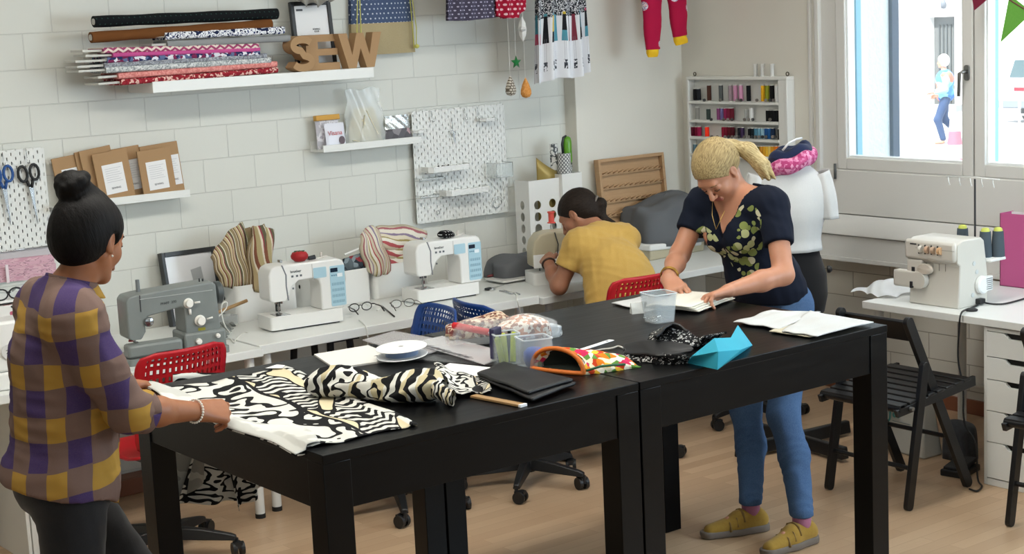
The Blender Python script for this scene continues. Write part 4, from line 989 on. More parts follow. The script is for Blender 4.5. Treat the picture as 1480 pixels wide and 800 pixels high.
# ---- desk clutter between machines: glasses, scissors, tape
def glasses(label, loc, rz, m, w=.13, s_=1, round_=.022, tilt=0):
    e = thing('eyeglasses', label, 'glasses', loc, rot=(tilt, 0, rz))
    fr_ = MB()
    for k in (-1, 1): fr_.tube([Vector((k*.032+round_*1.15*math.cos(q*PI/8), 0, .022+round_*.85*math.sin(q*PI/8))) for q in range(16)], .0016*s_, 6, closed=True)
    fr_.tube([(-.009, 0, .028), (0, -.003, .031), (.009, 0, .028)], .0015*s_, 6)
    fr_.build('rim', m, e, smooth=True)
    ln = MB()
    for k in (-1, 1): ln.prism([(k*.032+round_*1.1*math.cos(q*PI/8), .022+round_*.8*math.sin(q*PI/8)) for q in range(16)], .001, frameM((0, 0, 0), (1, 0, 0), (0, 0, 1), (0, -1, 0)))
    ln.build('lens', clear('#dfe8ea', .15, .03), e)
    for k in (-1, 1): MB().tube([(k*.058, 0, .03), (k*.066, .012, .031), (k*.068, .09, .03), (k*.066, .13, .012)], .002*s_, 6).build('temple', m, e, smooth=True)
    return e
gg = on_z(548, 447, DZ)
glasses('thin framed eyeglasses on the desk before the left striped boxes', (on_z(590, 443, DZ).x-.03, on_z(590, 443, DZ).y, DZ), R_(160), flat('#45413c', .4, .4))
g1 = on_z(523, 450, DZ)
glasses('dark rimmed eyeglasses lying right of the left white sewing machine', (g1.x+.0, g1.y+.01, DZ), R_(170), flat('#23211f', .4), s_=1.6, tilt=0)
cable('measuring_tape', 'white tape curled beside the dark rimmed glasses', [(512, 440), (525, 437), (535, 441), (545, 438), (552, 443), (545, 448)], .004, flat('#e4e3dd', .5), z=DZ+.004, cat='tape')
tag(MB().box((0, 0, .004), (.075, .02, .006)).build('white_clip', flat('#ebebe6', .4), loc=tuple(on_z(540, 441, DZ)), rz=.3, bev=.002), 'small white plastic clip between the two pairs of glasses', 'clip')
s0, s1_ = on_z(551, 441, DZ+.004), on_z(570, 457, DZ+.004)
tag(MB().tube([s0, s1_], .0035, 8).build('dark_pen', flat('#26221f', .4), smooth=True), 'thin dark pen lying on the desk between the glasses', 'pen')
cable('white_cable', 'white cable hanging over the front edge of the middle desk', [tuple(on_z(519, 462, DZ+.004)), tuple(on_z(528, 470, DZ+.004)), L3(531, 480, 6.10), L3(532, 492, 6.10), L3(531, 505, 6.12)], .003, CABW)
cable('white_cable', 'white cable hanging over the desk joint beside the blue chair', [tuple(on_z(728, 418, DZ+.004)), tuple(on_z(745, 424, DZ+.004)), L3(747, 431, 6.10), L3(750, 443, 6.10), L3(754, 456, 6.12)], .003, CABW)
# small snips + chain at the joint
sc = on_z(713, 416, DZ+.006)
s_e = thing('thread_scissors', 'small steel scissors with dark grips lying at the desk joint', 'scissors', tuple(sc), R_(15))
for k in (-1, 1):
    MB().tube([(.03*math.cos(q*PI/6)*.5-.03, k*.016+.011*math.sin(q*PI/6), 0) for q in range(12)], .003, 6, closed=True).build('handle', STEEL, s_e, smooth=True)
MB().prism([(-.01, -.006), (.09, 0), (-.01, .006)], .003).build('blade', STEEL, s_e)
MB().box((-.035, .005, .002), (.035, .02, .012)).build('grip', DK, s_e, bev=.003)
cable('chain', 'thin metal chain lying on the desk joint', [(722, 420), (731, 421), (738, 424), (746, 423), (751, 425)], .004, STEEL, z=DZ+.004, cat='chain')
# tray with phone
tc = on_z(736, 403, DZ); 
e = thing('white_board', 'white board with a phone on it, before the grey machine cover', 'board', (tc.x, tc.y, DZ))
MB().prism(rrect(.20, .16, .012), .010).build('board', MW, e, bev=.003)
tp_ = on_z(738, 399, DZ+.01)
ph = thing('phone', 'grey rimmed smartphone lying on the white board', 'phone', (tp_.x, tp_.y, DZ+.0105), R_(25))
MB().prism(rrect(.10, .055, .008), .010).build('case', flat('#8c8f92', .4, .3), ph, bev=.003)
MB().prism(rrect(.088, .045, .004), .001, Matrix.Translation((0, 0, .010))).build('screen', flat('#0c0d0f', .12), ph)
tp2 = on_z(716, 399, DZ+.012)
tag(MB().tube([(-.05, .01, 0), (.0, 0, .004), (.05, -.012, 0)], [.006, .009, .006], 8).build('red_seam_ripper', flat('#6a1a20', .4), smooth=True, loc=(tp2.x, tp2.y, DZ+.018), rz=.2), 'dark red seam ripper lying on the white board', 'seam ripper')

# ---- lumpy grey covers
GC = NT('grey_cover_fabric'); GC.base(GC.mix(GC.noise(GC.obj(), 5, 3), hexc('#5b5d60'), hexc('#6c6e71'))); GC.p(.85, 0, .2); GC.bump(GC.noise(GC.obj(), 30, 3), .3, .004); GC = GC.m
def cover(label, c, wx, wy, h, rz=0, seed=0, m=GC, name='machine_cover', prof=None, cat='cover'):
    rnd = random.Random(seed); ph_ = [rnd.uniform(0, 6) for _ in range(8)]
    def fn(u, v):
        a = 2*PI*u; r = 1
        sup = (abs(math.cos(a))**3.2+abs(math.sin(a))**3.2)**(-1/3.2)
        t_ = v
        z = h*(math.sin(t_*PI/2))**.55
        rr = 1-t_**4.5
        fold = 1+.05*math.sin(a*5+ph_[0]+t_*3)*(1-t_)+.035*math.sin(a*9+ph_[1]-t_*5)*(1-t_)+.03*math.sin(a*3+ph_[2])
        x = wx/2*sup*math.cos(a)*rr*fold; y = wy/2*sup*math.sin(a)*rr*fold
        zz = z*(1+(prof(x/wx) if prof else 0)*t_)+.010*math.sin(x*31+ph_[3])*t_+.008*math.sin(y*43+x*20+ph_[4])*t_
        return (x, y, max(zz, 0))
    mb = MB(); mb.grid(fn, 64, 26); o = mb.build(name, m, smooth=True, loc=c, rz=rz, solid=.003, soff=-1); return tag(o, label, cat)
c = on_y(757, 396, 6.68)
cover('dark grey crumpled fabric cover lying left of the corner sewing machine', (on_y(752, 396, 6.7).x, 6.70, DZ), .36, .24, .105, -.1, 3)
c2 = on_y(948, 345, 6.62)
cover('big grey fabric cover slumped over a machine in the corner', (on_y(962, 340, 6.68).x, 6.66, DZ+.055), .50, .32, .25, -.05, 8, prof=lambda x: .15*math.sin(x*9+1))
# cream based machine under the cover
wb = on_z(953, 372, DZ-.01)
e = thing('covered_machine_base', 'cream and white machine base sticking out under the big grey cover', 'sewing machine', (6.13, 6.62, DZ-.01), R_(4))
CRM = flat('#b9b096', .4)
MB().box((0, 0, .03), (.44, .17, .06)).build('cream_bed', CRM, e, bev=.008)
MB().box((-.02, -.01, .062), (.42, .17, .035), rot=(0, .05, 0)).build('white_lid', MW, e, bev=.008)

# ---- third machine, cream, in the corner (mostly behind the woman in yellow)
m3 = on_z(800, 405, DZ-.01)
e = thing('sewing_machine', 'cream and white sewing machine at which the woman in yellow works', 'sewing machine', (5.22, 6.40, DZ-.01), R_(-22))
MB().prism(rrect(.40, .17, .02), .062).build('base', MW, e, bev=.006)
o = [(-.19, .10), (-.18, .085), (-.10, .085), (-.08, .11), (-.07, .16), (.06, .165), (.075, .15), (.08, .06), (.19, .06), (.19, .24), (.17, .265), (-.10, .265), (-.15, .255), (-.18, .22), (-.19, .18)]
MB().prism(o, .12, frameM((0, .06, 0), (1, 0, 0), (0, 0, 1), (0, -1, 0))).build('body', CRM, e, bev=.018, seg=4)
MB().bx(-.188, -.03, -.0625, -.055, .085, .155).build('white_face', MW, e, bev=.004)
MB().tube([(-.06, -.062, .15), (-.055, -.064, .2), (-.07, -.06, .262)], .003, 6).build('thread_slot', DK, e, smooth=True)
MB().cyl((-.14, .0, .062), (-.14, .0, .1), .004, 8).build('needle_bar', CHR, e, smooth=True)
tag(MB().lathe([(.022, 0), (.022, .004), (.015, .006), (.015, .05), (.020, .055), (.020, .06), (0, .06)], n=18).build('thread_cone', flat('#e0594e', .7), smooth=True, angle=40, loc=(on_y(797, 320, 6.56).x, 6.56, on_y(797, 322, 6.56).z)), 'coral thread cone above the corner sewing machine', 'thread cone')
CONE = bpy.data.objects[-1] if False else None
cz = on_y(797, 322, 6.56)
tag(MB().cyl((cz.x, 6.56, DZ-.01), (cz.x, 6.56, cz.z), .004, 8).cyl((cz.x, 6.56, DZ-.01), (cz.x, 6.56, DZ+.0), .03, 16).build('thread_stand', WP, smooth=True, angle=40), 'slim white stand carrying the coral thread cone', 'thread stand')
hl = on_x(812, 403, 5.23)

# ---- perforated bag holders with rolls
def holder(label, xc, yc, w, d, z0, h, rz=0):
    e = thing('perforated_holder', label, 'holder', (xc, yc, z0), rz, 'white perforated holders in the corner')
    holes = []
    for r_ in range(5):
        for k in (-1, 1): holes.append([(k*w*.24+.024*math.cos(q*PI/8), .10+r_*.063-.0*h+.024*math.sin(q*PI/8)) for q in range(16)])
    holes = [hh for hh in holes if max(p[1] for p in hh) < h-.005]
    o = [(-w/2, 0), (w/2, 0), (w/2, h), (-w/2, h)]
    MB().prism(o, .003, frameM((0, -d/2, 0), (1, 0, 0), (0, 0, 1), (0, -1, 0)), holes=holes).build('front_panel', MW, e)
    holes2 = [[(-.0+.018*math.cos(q*PI/8), .10+r_*.063+.024*math.sin(q*PI/8)) for q in range(16)] for r_ in range(5)]
    holes2 = [hh for hh in holes2 if max(p[1] for p in hh) < h-.005]
    for s_ in (-1, 1): MB().prism([(-d/2, 0), (d/2, 0), (d/2, h), (-d/2, h)], .003, frameM((s_*w/2, 0, 0), (0, 1, 0), (0, 0, 1), (1, 0, 0)), holes=holes2).build('side_panel', MW, e)
    MB().bx(-w/2, w/2, -d/2, d/2, 0, .003).build('bottom_panel', MW, e)
    return e
hA = on_y(794, 258, 6.78); hz = hA.z
ha = on_y(763, 258, 6.78); hb_ = on_y(808, 254, 6.78)
holder('white perforated holder on the left, with a gold sheet standing in it', (ha.x+hb_.x)/2, 6.84, hb_.x-ha.x, .12, DZ-.01, hz-DZ+.01)
hc, hd = on_y(809, 252, 6.76), on_y(839, 250, 6.76)
holder('white perforated holder on the right, with rolls and a green flask in it', (hc.x+hd.x)/2+.005, 6.815, (hd.x-hc.x)*.95, .12, DZ-.01, hc.z-DZ+.01)
gs = on_y(790, 240, 6.84)
mb = MB(); mb.grid(lambda u, v: (gs.x-.07+.15*u, 6.84-.03*math.sin(u*PI), hz-.25+v*(.25+.085*(1-u)**2+.03)), 16, 6)
gd = NT('gold_card'); gd.base('#a08a4c'); gd.p(.4, .35); tag(mb.build('gold_sheet', gd.m, smooth=True, solid=.002), 'curved gold card standing in the left perforated holder', 'sheet')
def roll(label, px, pyt, y, r, m, zb, hollow=False, tilt=0, name='paper_roll', cat='roll'):
    c = on_y(px, pyt, y); h = c.z-zb
    prof = [(r, 0), (r, h), (r*.86, h), (r*.86, h-.03), (0, h-.03)]
    return tag(MB().lathe(prof, n=26).build(name, m, smooth=True, angle=40, loc=(c.x, y, zb)), label, cat)
trel = zigmat('black_lattice_paper', '#d8d8d8', '#3c4044', .022, .02)
t = NT('lattice_paper'); x, y, z = t.sep(t.obj()); ang = t.math('ARCTAN2', y, x)
f1 = t.math('FRACT', t.math('ADD', t.math('MULTIPLY', ang, 12/(2*PI)), t.math('MULTIPLY', z, 48))); f2 = t.math('FRACT', t.math('SUBTRACT', t.math('MULTIPLY', ang, 12/(2*PI)), t.math('MULTIPLY', z, 48)))
t.base(t.mix(t.math('MAXIMUM', t.math('LESS_THAN', f1, .3), t.math('LESS_THAN', f2, .3)), hexc('#d7d8d6'), hexc('#54585c'))); t.p(.6)
roll('paper roll with a grey lattice print in the right perforated holder', 815, 221, 6.79, .036, t.m, DZ)
roll('white and grey printed paper roll behind the lattice one', 800, 208, 6.85, .022, noise_mat('grey_print_paper', ['#e2e3e1', '#5b6063', '#e2e3e1'], [0, .48, .56], 30), DZ)
fl = on_y(826, 243, 6.77)
e = thing('thermos_flask', 'green thermos flask standing in the right perforated holder', 'flask', (fl.x, 6.80, DZ))
zt = on_y(825, 197, 6.77).z-DZ; zm = on_y(825, 235, 6.77).z-DZ
MB().lathe([(.022, .02), (.024, zm)], n=24).build('patterned_sleeve', noise_mat('flask_print', ['#2f3330', '#c9ccc8', '#3a3d3a'], [0, .5, .6], 60), e, smooth=True, angle=40)
MB().lathe([(.024, zm), (.026, zm+.01), (.025, zt-.03), (.021, zt-.008), (.010, zt), (0, zt)], n=24).build('green_top', flat('#5a9425', .3), e, smooth=True, angle=50)
MB().tube([(-.028, 0, zm+.03), (-.034, 0, zt-.04), (-.024, 0, zt-.005), (-.005, 0, zt+.002)], .007, 8).build('dark_handle', DK, e, smooth=True)

# ---- wooden spool rack leaning on the plaster wall
WD = NT('light_beech'); WD.base(WD.mix(WD.noise(WD.obj((1, 1, 12)), 9, 3), hexc('#a98560'), hexc('#bd9a73'))); WD.p(.5); WD = WD.m
yr = YP-.05
a, b, c, d_ = on_y(857, 232, yr), on_y(952, 219, yr), on_y(873, 340, yr-.02), on_y(960, 290, yr)
w = b.x-a.x; zt = (a.z+b.z)/2; h = zt-(DZ-.01)
e = thing('wooden_spool_rack', 'wooden spool rack leaning against the plaster wall in the corner', 'rack', ((a.x+b.x)/2+.02, YP-.09, DZ-.01), rot=(-.09, 0, 0))
MB().bx(-w/2, w/2, .0, .008, 0, h).build('back_panel', WD, e)
mb = MB(); th = .018
mb.bx(-w/2, -w/2+th, -.03, .0, 0, h).bx(w/2-th, w/2, -.03, 0, 0, h).bx(-w/2+th, w/2-th, -.03, 0, h-th, h).bx(-w/2+th, w/2-th, -.03, 0, 0, th)
mb.build('rack_frame', WD, e, bev=.002)
for r_ in range(7):
    z = h-.085-r_*.077
    if z < .03: break
    rl = MB().bx(-w/2+th, w/2-th, -.014, -.002, z-.010, z+.006).build('rail', WD, e, bev=.002)
    for k in range(12):
        x = -w/2+.035+k*(w-.07)/11
        MB().cyl((x, -.010, z), (x+.012, -.05, z+.016), .0032, 6).build('peg', WD, rl, smooth=True)
# ================================================================== window side
# ---- serger
SG = flat('#cdc9c0', .35); YW_ = flat('#c3c85a', .6)
p = on_z(1375, 447, RZ); q = on_z(1310, 440, RZ)
e = thing('serger', 'white serger sewing machine with grey thread cones on the window desk', 'serger', (p.x+.13, (p.y+q.y)/2, RZ), -PI/2)
# local: x along front (local +x = world -y), y depth (local +y = world +x)
hw = .135
side = [(-.11, 0), (.10, 0), (.10, .14), (.075, .285), (.055, .30), (-.08, .30), (-.115, .285), (-.115, .20), (-.095, .19)]
MB().prism(side, .27, frameM((-.135, 0, 0), (0, 1, 0), (0, 0, 1), (1, 0, 0))).build('body', SG, e, bev=.006)
MB().bx(-.145, .13, -.13, -.10, .205, .295).build('tension_head', SG, e, bev=.014)
MB().bx(-.135, -.05, -.125, -.10, .14, .205).build('needle_guard', SG, e, bev=.008)
MB().prism([(-.21, 0), (-.06, 0), (-.06, .04), (-.21, .04)], .075, Matrix.Translation((0, -.13, .075)) ).build('work_bed', SG, e, bev=.010)
MB().cyl((-.065, -.135, .112), (-.065, -.105, .112), .038, 24).build('bed_end', SG, e, smooth=True, angle=40)
MB().lathe([(0, 0), (.030, .002), (.034, .012), (.028, .022), (0, .024)], M=frameM((-.035, -.11, .165), (1, 0, 0), (0, .0, 1), (0, -1, 0)) @ Matrix.Diagonal((1.3, .75, 1, 1)), n=24).build('cover_knob', flat('#c9bfb2', .35), e, smooth=True, angle=50)
mb = MB()
for i in range(4):
    x = -.055+.034*i
    MB().cyl((x, -.134, .255), (x+.016, -.134, .255), .016, 18).build('tension_wheel', flat(('#d9d5cb', '#c9a88e', '#c2a58c', '#cfa77e')[i], .4), e, smooth=True, angle=40)
    mb.bx(x-.006, x-.003, -.137, -.128, .235, .276)
    MB().tube([(x+.008, -.131, .24), (x+.012, -.1, .2), (x+.012, -.100, .16)], .0014, 6).build('thread', flat('#8d8980', .6), e, smooth=True)
mb.build('tension_slot', DK, e)
MB().cyl((-.098, -.116, .11), (-.098, -.116, .18), .004, 8).box((-.098, -.12, .155), (.018, .014, .03)).box((-.1, -.135, .09), (.014, .012, .03)).build('presser_foot', DK, e, bev=.002)
MB().lathe([(.036, 0), (.04, .004), (.04, .02), (.034, .026), (0, .028)], M=frameM((.134, .045, .09), (0, 1, 0), (0, 0, 1), (1, 0, 0)), n=28).build('hand_wheel', flat('#e4e6e6', .35), e, smooth=True, angle=40)
MB().bx(.135, .16, .05, .105, .06, .125).build('motor_vent', flat('#dde0e0', .4), e, bev=.004)
mb = MB()
for i in range(6): mb.bx(.1602, .1612, .056, .099, .068+i*.009, .072+i*.009)
mb.build('vent_slots', flat('#77797a', .6), e)
for z, y in ((.19, 0), (.15, .02), (.05, -.01)): MB().cyl((.134, y, z), (.138, y, z), .010, 16).build('side_dial', flat('#c3c8c8', .4), e, smooth=True, angle=40)
MB().bx(-.11, -.075, -.1315, -.130, .272, .278).build('maker_badge', DK, e)
MB().bx(-.08, .13, -.1312, -.130, .258, .2595).build('score_line', flat('#8a877f', .5), e)
# thread stand with cones
MB().prism([(-.12, .09), (.16, .09), (.16, .2), (-.12, .2)], .012, Matrix.Translation((0, 0, .185))).build('spool_shelf', WP, e, bev=.004)
px0, pxy = .03, .15
MB().cyl((px0, pxy, .19), (px0, pxy, .545), .0045, 10).build('mast', flat('#3a3c3e', .4, .5), e, smooth=True, angle=40)
MB().tube([(-.13, pxy+.0, .548), (px0, pxy, .552), (.16, pxy, .548)], .003, 6).build('thread_guide_bar', WP, e, smooth=True)
for i in range(5): MB().tube([(-.115+.06*i, pxy, .548), (-.105+.06*i, pxy-.012, .53), (-.1+.06*i, pxy-.01, .512)], .0025, 6).build('guide_hook', clear('#e8ecec', .6), e, smooth=True)
for i, (x, y) in enumerate(((-.045, .16), (.10, .13), (.135, .175))):
    l = ('grey thread cone on the serger, left of the mast', 'grey thread cone on the serger, right of the mast in front', 'grey thread cone on the serger, right of the mast behind')[i]
    w = e.matrix_basis.to_translation() if False else None
    M = Matrix.Translation(e.location) @ Euler((0, 0, -PI/2)).to_matrix().to_4x4()
    P = M @ Vector((x, y, .197))
    c = thing('thread_cone', l, 'thread cone', tuple(P), 0, 'cones on the serger')
    MB().lathe([(.030, 0), (.028, .05), (.024, .118), (.0, .118)], n=24).build('wound_thread', flat('#4c565e', .85, 0, .2, .5, 300), c, smooth=True, angle=50)
    MB().lathe([(.02, .118), (.017, .130), (.010, .134), (0, .134)], n=20).build('cone_tip', YW_, c, smooth=True, angle=50)
    MB().lathe([(.031, -.002), (.031, .003), (0, .003)], n=20).build('cone_rim', WP, c, smooth=True, angle=50)
# cloth lying behind the serger bed
cc = on_z(1283, 424, RZ)
mb = MB(); rnd = random.Random(5)
mb.grid(lambda u, v: (cc.x-.10+.24*v+.02*math.sin(u*7), cc.y+.14-.26*u+.02*math.sin(v*6), RZ+.004+.055*math.sin(u*PI)**2*math.sin(v*PI)+.012*abs(math.sin(u*9+v*5))), 26, 20)
tag(mb.build('white_cloth', clear('#e9eef2', .75, .4), smooth=True), 'thin white cloth lying left of the serger on the window desk', 'cloth')
# cables of the serger
BK = flat('#121316', .5)
x_ = e.location.x
cable('power_cable', 'black power cable running from the serger to the right edge', [L3(1412, 430, on_z(1412, 440, RZ).y), tuple(on_z(1420, 436, RZ+.01)), tuple(on_z(1436, 439, RZ+.006)), tuple(on_z(1455, 438, RZ+.006)), tuple(on_z(1485, 430, RZ+.006))], .0042, BK)
xf = RX-.012
cable('pedal_cable', 'black pedal cable hanging from the serger down to the floor', [tuple(on_z(1418, 433, RZ+.01)), tuple(on_z(1412, 441, RZ+.006)), tuple(on_z(1400, 446, RZ+.006)), tuple(on_x(1389, 453, xf)), tuple(on_x(1386, 480, xf)), tuple(on_x(1385, 520, xf)), tuple(on_x(1392, 560, xf)), tuple(on_x(1394, 610, xf)), tuple(on_x(1410, 640, xf)), tuple(on_z(1413, 690, .02)), tuple(on_z(1419, 702, .006)), tuple(on_z(1412, 709, .006)), tuple(on_z(1401, 706, .006))], .0042, BK)
pp = on_z(1414, 437, RZ+.01)
tag(MB().box((0, 0, .014), (.04, .05, .024)).build('power_plug', BK, loc=(pp.x, pp.y, RZ+.004), bev=.004), 'black power plug stuck into the back corner of the serger', 'plug')
pp = on_z(1404, 449, RZ)
tag(MB().lathe([(0, 0), (.026, 0), (.028, .006), (.016, .012), (0, .012)], n=20).build('cable_switch', BK, smooth=True, angle=40, loc=(pp.x, pp.y, RZ+.001)), 'round black switch in the cable before the serger', 'switch')
pf = on_z(1388, 683, 0)
e = thing('foot_pedal', 'black sewing foot pedal on the floor beside the drawer unit', 'foot pedal', tuple(pf), R_(10))
MB().box((0, 0, .015), (.17, .11, .03)).build('pedal_base', BK, e, bev=.006)
MB().box((0, 0, .042), (.15, .09, .02), rot=(0, -.14, 0)).build('pedal_plate', flat('#1b1d20', .6), e, bev=.005)
# ---- pink box
pk = flat('#c25a8e', .5)
a = on_z(1445, 417, RZ); 
xk = 6.40; pa = on_x(1445, 417, xk)
kz = on_x(1445, 317, xk).z
kz = on_x(1445, 317, xk).z
e = thing('magazine_file', 'pink cardboard file box with papers on the window desk at the right edge', 'file box', (xk-.0, pa.y-.13, RZ), 0)
KH = .345
MB().bx(0, .003, -.13, .13, 0, KH).bx(.0, .10, .127, .13, 0, KH).bx(0, .10, -.13, -.127, 0, KH).bx(.10, .103, -.13, .13, 0, KH*.98).bx(0, .1, -.13, .13, 0, .003).build('box', pk, e)
for i in range(3): MB().bx(.02+.02*i, .024+.02*i, -.12, .08, .005, KH+.008-.006*i).build('paper_sheets', PAPER, e)
# ---- thread rack on the window wall
XT = XW-.055
tl, tr, bl = on_x(993, 115, XT), on_x(1138, 112, XT), on_x(998, 226, XT)
TW = tl.y-tr.y; TH = tl.z-on_x(1000, 250, XT).z+.0
e = thing('thread_rack', 'white wall rack full of coloured thread spools beside the window', 'rack', (XW-.002, (tl.y+tr.y)/2, tl.z), 0)
rk = flat('#dcdcd8', .4)
MB().bx(-.008, 0, -TW/2, TW/2, -TH-.12, 0).build('back_panel', rk, e)
for s_ in (-1, 1): MB().bx(-.06, -.008, s_*TW/2-(.016 if s_ > 0 else 0), s_*TW/2+(.016 if s_ < 0 else 0), -TH-.12, 0).build('side_board', rk, e, bev=.002)
MB().bx(-.058, -.008, -TW/2+.0165, -TW/2+.065, -TH-.12, 0).build('side_board', rk, e, bev=.002)
MB().bx(-.06, 0, -TW/2, TW/2, -.0, .018).build('top_board', rk, e, bev=.002)
for s_ in (-1, 1): MB().tube(arc((-.02, s_*(TW/2-.03), .03), .010, 0, 360, 10, (0, 1, 0), (0, 0, 1))[:-1], .003, 6, closed=True).build('hanger', flat('#5b5548', .4, .7), e, smooth=True)
rows = [(145, [(1003, 126, '#1b1c20'), (1008, 126, '#22242a'), (1023, 121, '#4e3028'), (1040, 121, '#55595a'), (1054, 121, '#9a8890'), (1061, 121, '#c78fae'), (1069, 121, '#cf95b5'), (1080, 121, '#101216'), (1101, 121, '#d9a21e'), (1107, 121, '#8a8f2a'), (1114, 121, '#0e0f10'), (1121, 121, '#d5d6d6')]),
        (173, [(1006, 153, '#8f8e8a'), (1022, 155, '#3a4643'), (1037, 154, '#8a4a78'), (1042, 154, '#6d6394'), (1047, 154, '#8e2752'), (1052, 154, '#7d2040'), (1056, 154, '#6b1b2c'), (1077, 156, '#a9aaa8'), (1084, 154, '#dcdcda'), (1108, 157, '#101113'), (1113, 157, '#0c0d0f'), (1118, 157, '#15161a'), (1123, 157, '#0e0f12')]),
        (198, [(1000, 181, '#5c1228'), (1005, 181, '#7a1434'), (1009, 181, '#a1234e'), (1020, 181, '#ff3b22'), (1044, 181, '#8c1a35'), (1048, 181, '#7a1930'), (1053, 181, '#5f1724'), (1057, 181, '#4d141e'), (1067, 182, '#151722'), (1071, 182, '#3a2b4a'), (1082, 183, '#14181c'), (1086, 183, '#1e2a30'), (1091, 183, '#4c7f98'), (1096, 183, '#6a9cb4'), (1101, 183, '#8ab0c4'), (1106, 183, '#1f4f86'), (1110, 183, '#235a94'), (1115, 183, '#1b2c48'), (1125, 184, '#26221f')]),
        (223, [(1003, 206, '#5e7a86'), (1011, 206, '#b6c832'), (1082, 209, '#7c6a3a'), (1086, 209, '#98803e'), (1091, 209, '#5b5a34'), (1095, 209, '#6d6a3c'), (1099, 209, '#c78a2c'), (1103, 209, '#dca02a'), (1107, 209, '#e8b63a'), (1111, 209, '#e0c060'), (1115, 209, '#d99a28'), (1120, 209, '#e07a20'), (1125, 209, '#cf5a1c')])]
th = {}
for (py, items) in rows:
    z = on_x(1065, py+2, XT).z
    MB().bx(-.06, -.008, -TW/2+.065, TW/2-.016, z-tl.z-.014, z-tl.z).build('shelf_board', rk, e, bev=.001)
    for i, (px, pt, c) in enumerate(items):
        c0 = on_x(px, py, XT); hgt = on_x(px, pt, XT).z-z; hgt = max(.05, hgt-.006)
        t_ = thing('thread_spool', 'x', 'thread spool', (XT+.012, c0.y, z), 0, 'thread spools on the wall rack')
        k = round(hgt, 2)
        r = .0125
        MB().lathe([(r*.9, .004), (r, .008), (r, hgt-.008), (r*.9, hgt-.004)], n=14).build('wound_thread', flat(c, .8, 0, .2), t_, smooth=True, angle=40)
        MB().lathe([(0, 0), (r*.95, 0), (r*.95, .004), (r*.6, .004), (r*.6, hgt-.004), (r*.95, hgt-.004), (r*.95, hgt), (0, hgt)], n=14).build('spool_core', flat('#c9c9c4', .5), t_, smooth=True, angle=40)
        th[t_.name] = (py, i, len(items), c)
CN = {'#1b1c20': 'black', '#22242a': 'black', '#4e3028': 'brown', '#55595a': 'grey green', '#9a8890': 'mauve grey', '#c78fae': 'light pink', '#cf95b5': 'light pink', '#101216': 'black', '#d9a21e': 'yellow', '#8a8f2a': 'olive green', '#0e0f10': 'black', '#d5d6d6': 'white'}
RN = {145: 'top row', 173: 'second row', 198: 'third row', 223: 'fourth row'}
def cname(h):
    h = h.lstrip('#'); r, g, b = [int(h[i:i+2], 16) for i in (0, 2, 4)]
    mx, mn = max(r, g, b), min(r, g, b); s_ = (mx-mn)/max(mx, 1)
    if mx < 60: return 'black'
    if s_ < .16: return 'white' if mx > 190 else ('light grey' if mx > 140 else 'dark grey')
    import colorsys
    hh = colorsys.rgb_to_hsv(r/255, g/255, b/255)[0]*360
    base = 'red' if hh < 14 or hh > 345 else 'orange' if hh < 32 else 'yellow' if hh < 58 else 'green' if hh < 160 else 'blue' if hh < 250 else 'purple' if hh < 300 else 'pink'
    return ('dark ' if mx < 125 else 'bright ' if mx > 215 else '')+base
ORD = ['first', 'second', 'third', 'fourth', 'fifth', 'sixth', 'seventh', 'eighth', 'ninth', 'tenth', 'eleventh', 'twelfth', 'thirteenth', 'fourteenth', 'fifteenth', 'sixteenth', 'seventeenth', 'eighteenth', 'nineteenth']
for nm, (py, i, n, c) in th.items():
    bpy.data.objects[nm]['label'] = '%s thread spool, %s from the left in the %s of the rack' % (cname(c), ORD[i], RN[py])
# round bobbins hooked on the shelf fronts
bx_ = {145: [1019, 1042, 1066, 1072, 1095, 1108, 1114, 1119], 173: [1029, 1047, 1053, 1059, 1077, 1083, 1089, 1114], 198: [1030, 1038, 1049, 1054, 1059, 1064, 1069, 1077, 1083, 1088, 1093, 1098, 1103, 1108, 1118, 1122]}
for py, l in bx_.items():
    for i, px in enumerate(l):
        c0 = on_x(px, py-.5, XT-.004)
        tag(MB().lathe([(0, -.004), (.0085, -.004), (.0085, -.002), (.005, -.002), (.005, .002), (.0085, .002), (.0085, .004), (0, .004)], M=frameM((0, 0, 0), (0, 1, 0), (0, 0, 1), (-1, 0, 0)), n=12).build('bobbin', flat(('#3a3a3c', '#6d6862', '#8a8580')[i % 3], .5), smooth=True, angle=40, loc=(XT-.010, c0.y, c0.z)),
            '%s bobbin from the left on the shelf front below the %s' % (ORD[i], RN[py]), 'bobbin', 'bobbins on the thread rack')
for i, px in enumerate((1091, 1101, 1115)):
    c0 = on_x(px, 111, XT+.01)
    tag(MB().lathe([(0, 0), (.014, 0), (.014, .004), (.011, .006), (.011, .06), (.014, .064), (.014, .068), (0, .068)], n=16).build('thread_spool', flat('#d2d2ce', .6), smooth=True, angle=40, loc=(XT+.015, c0.y, tl.z+.018)), '%s of the three white spools on top of the thread rack' % ('leftmost', 'middle one', 'rightmost')[i], 'thread spool', 'white spools on the rack top')

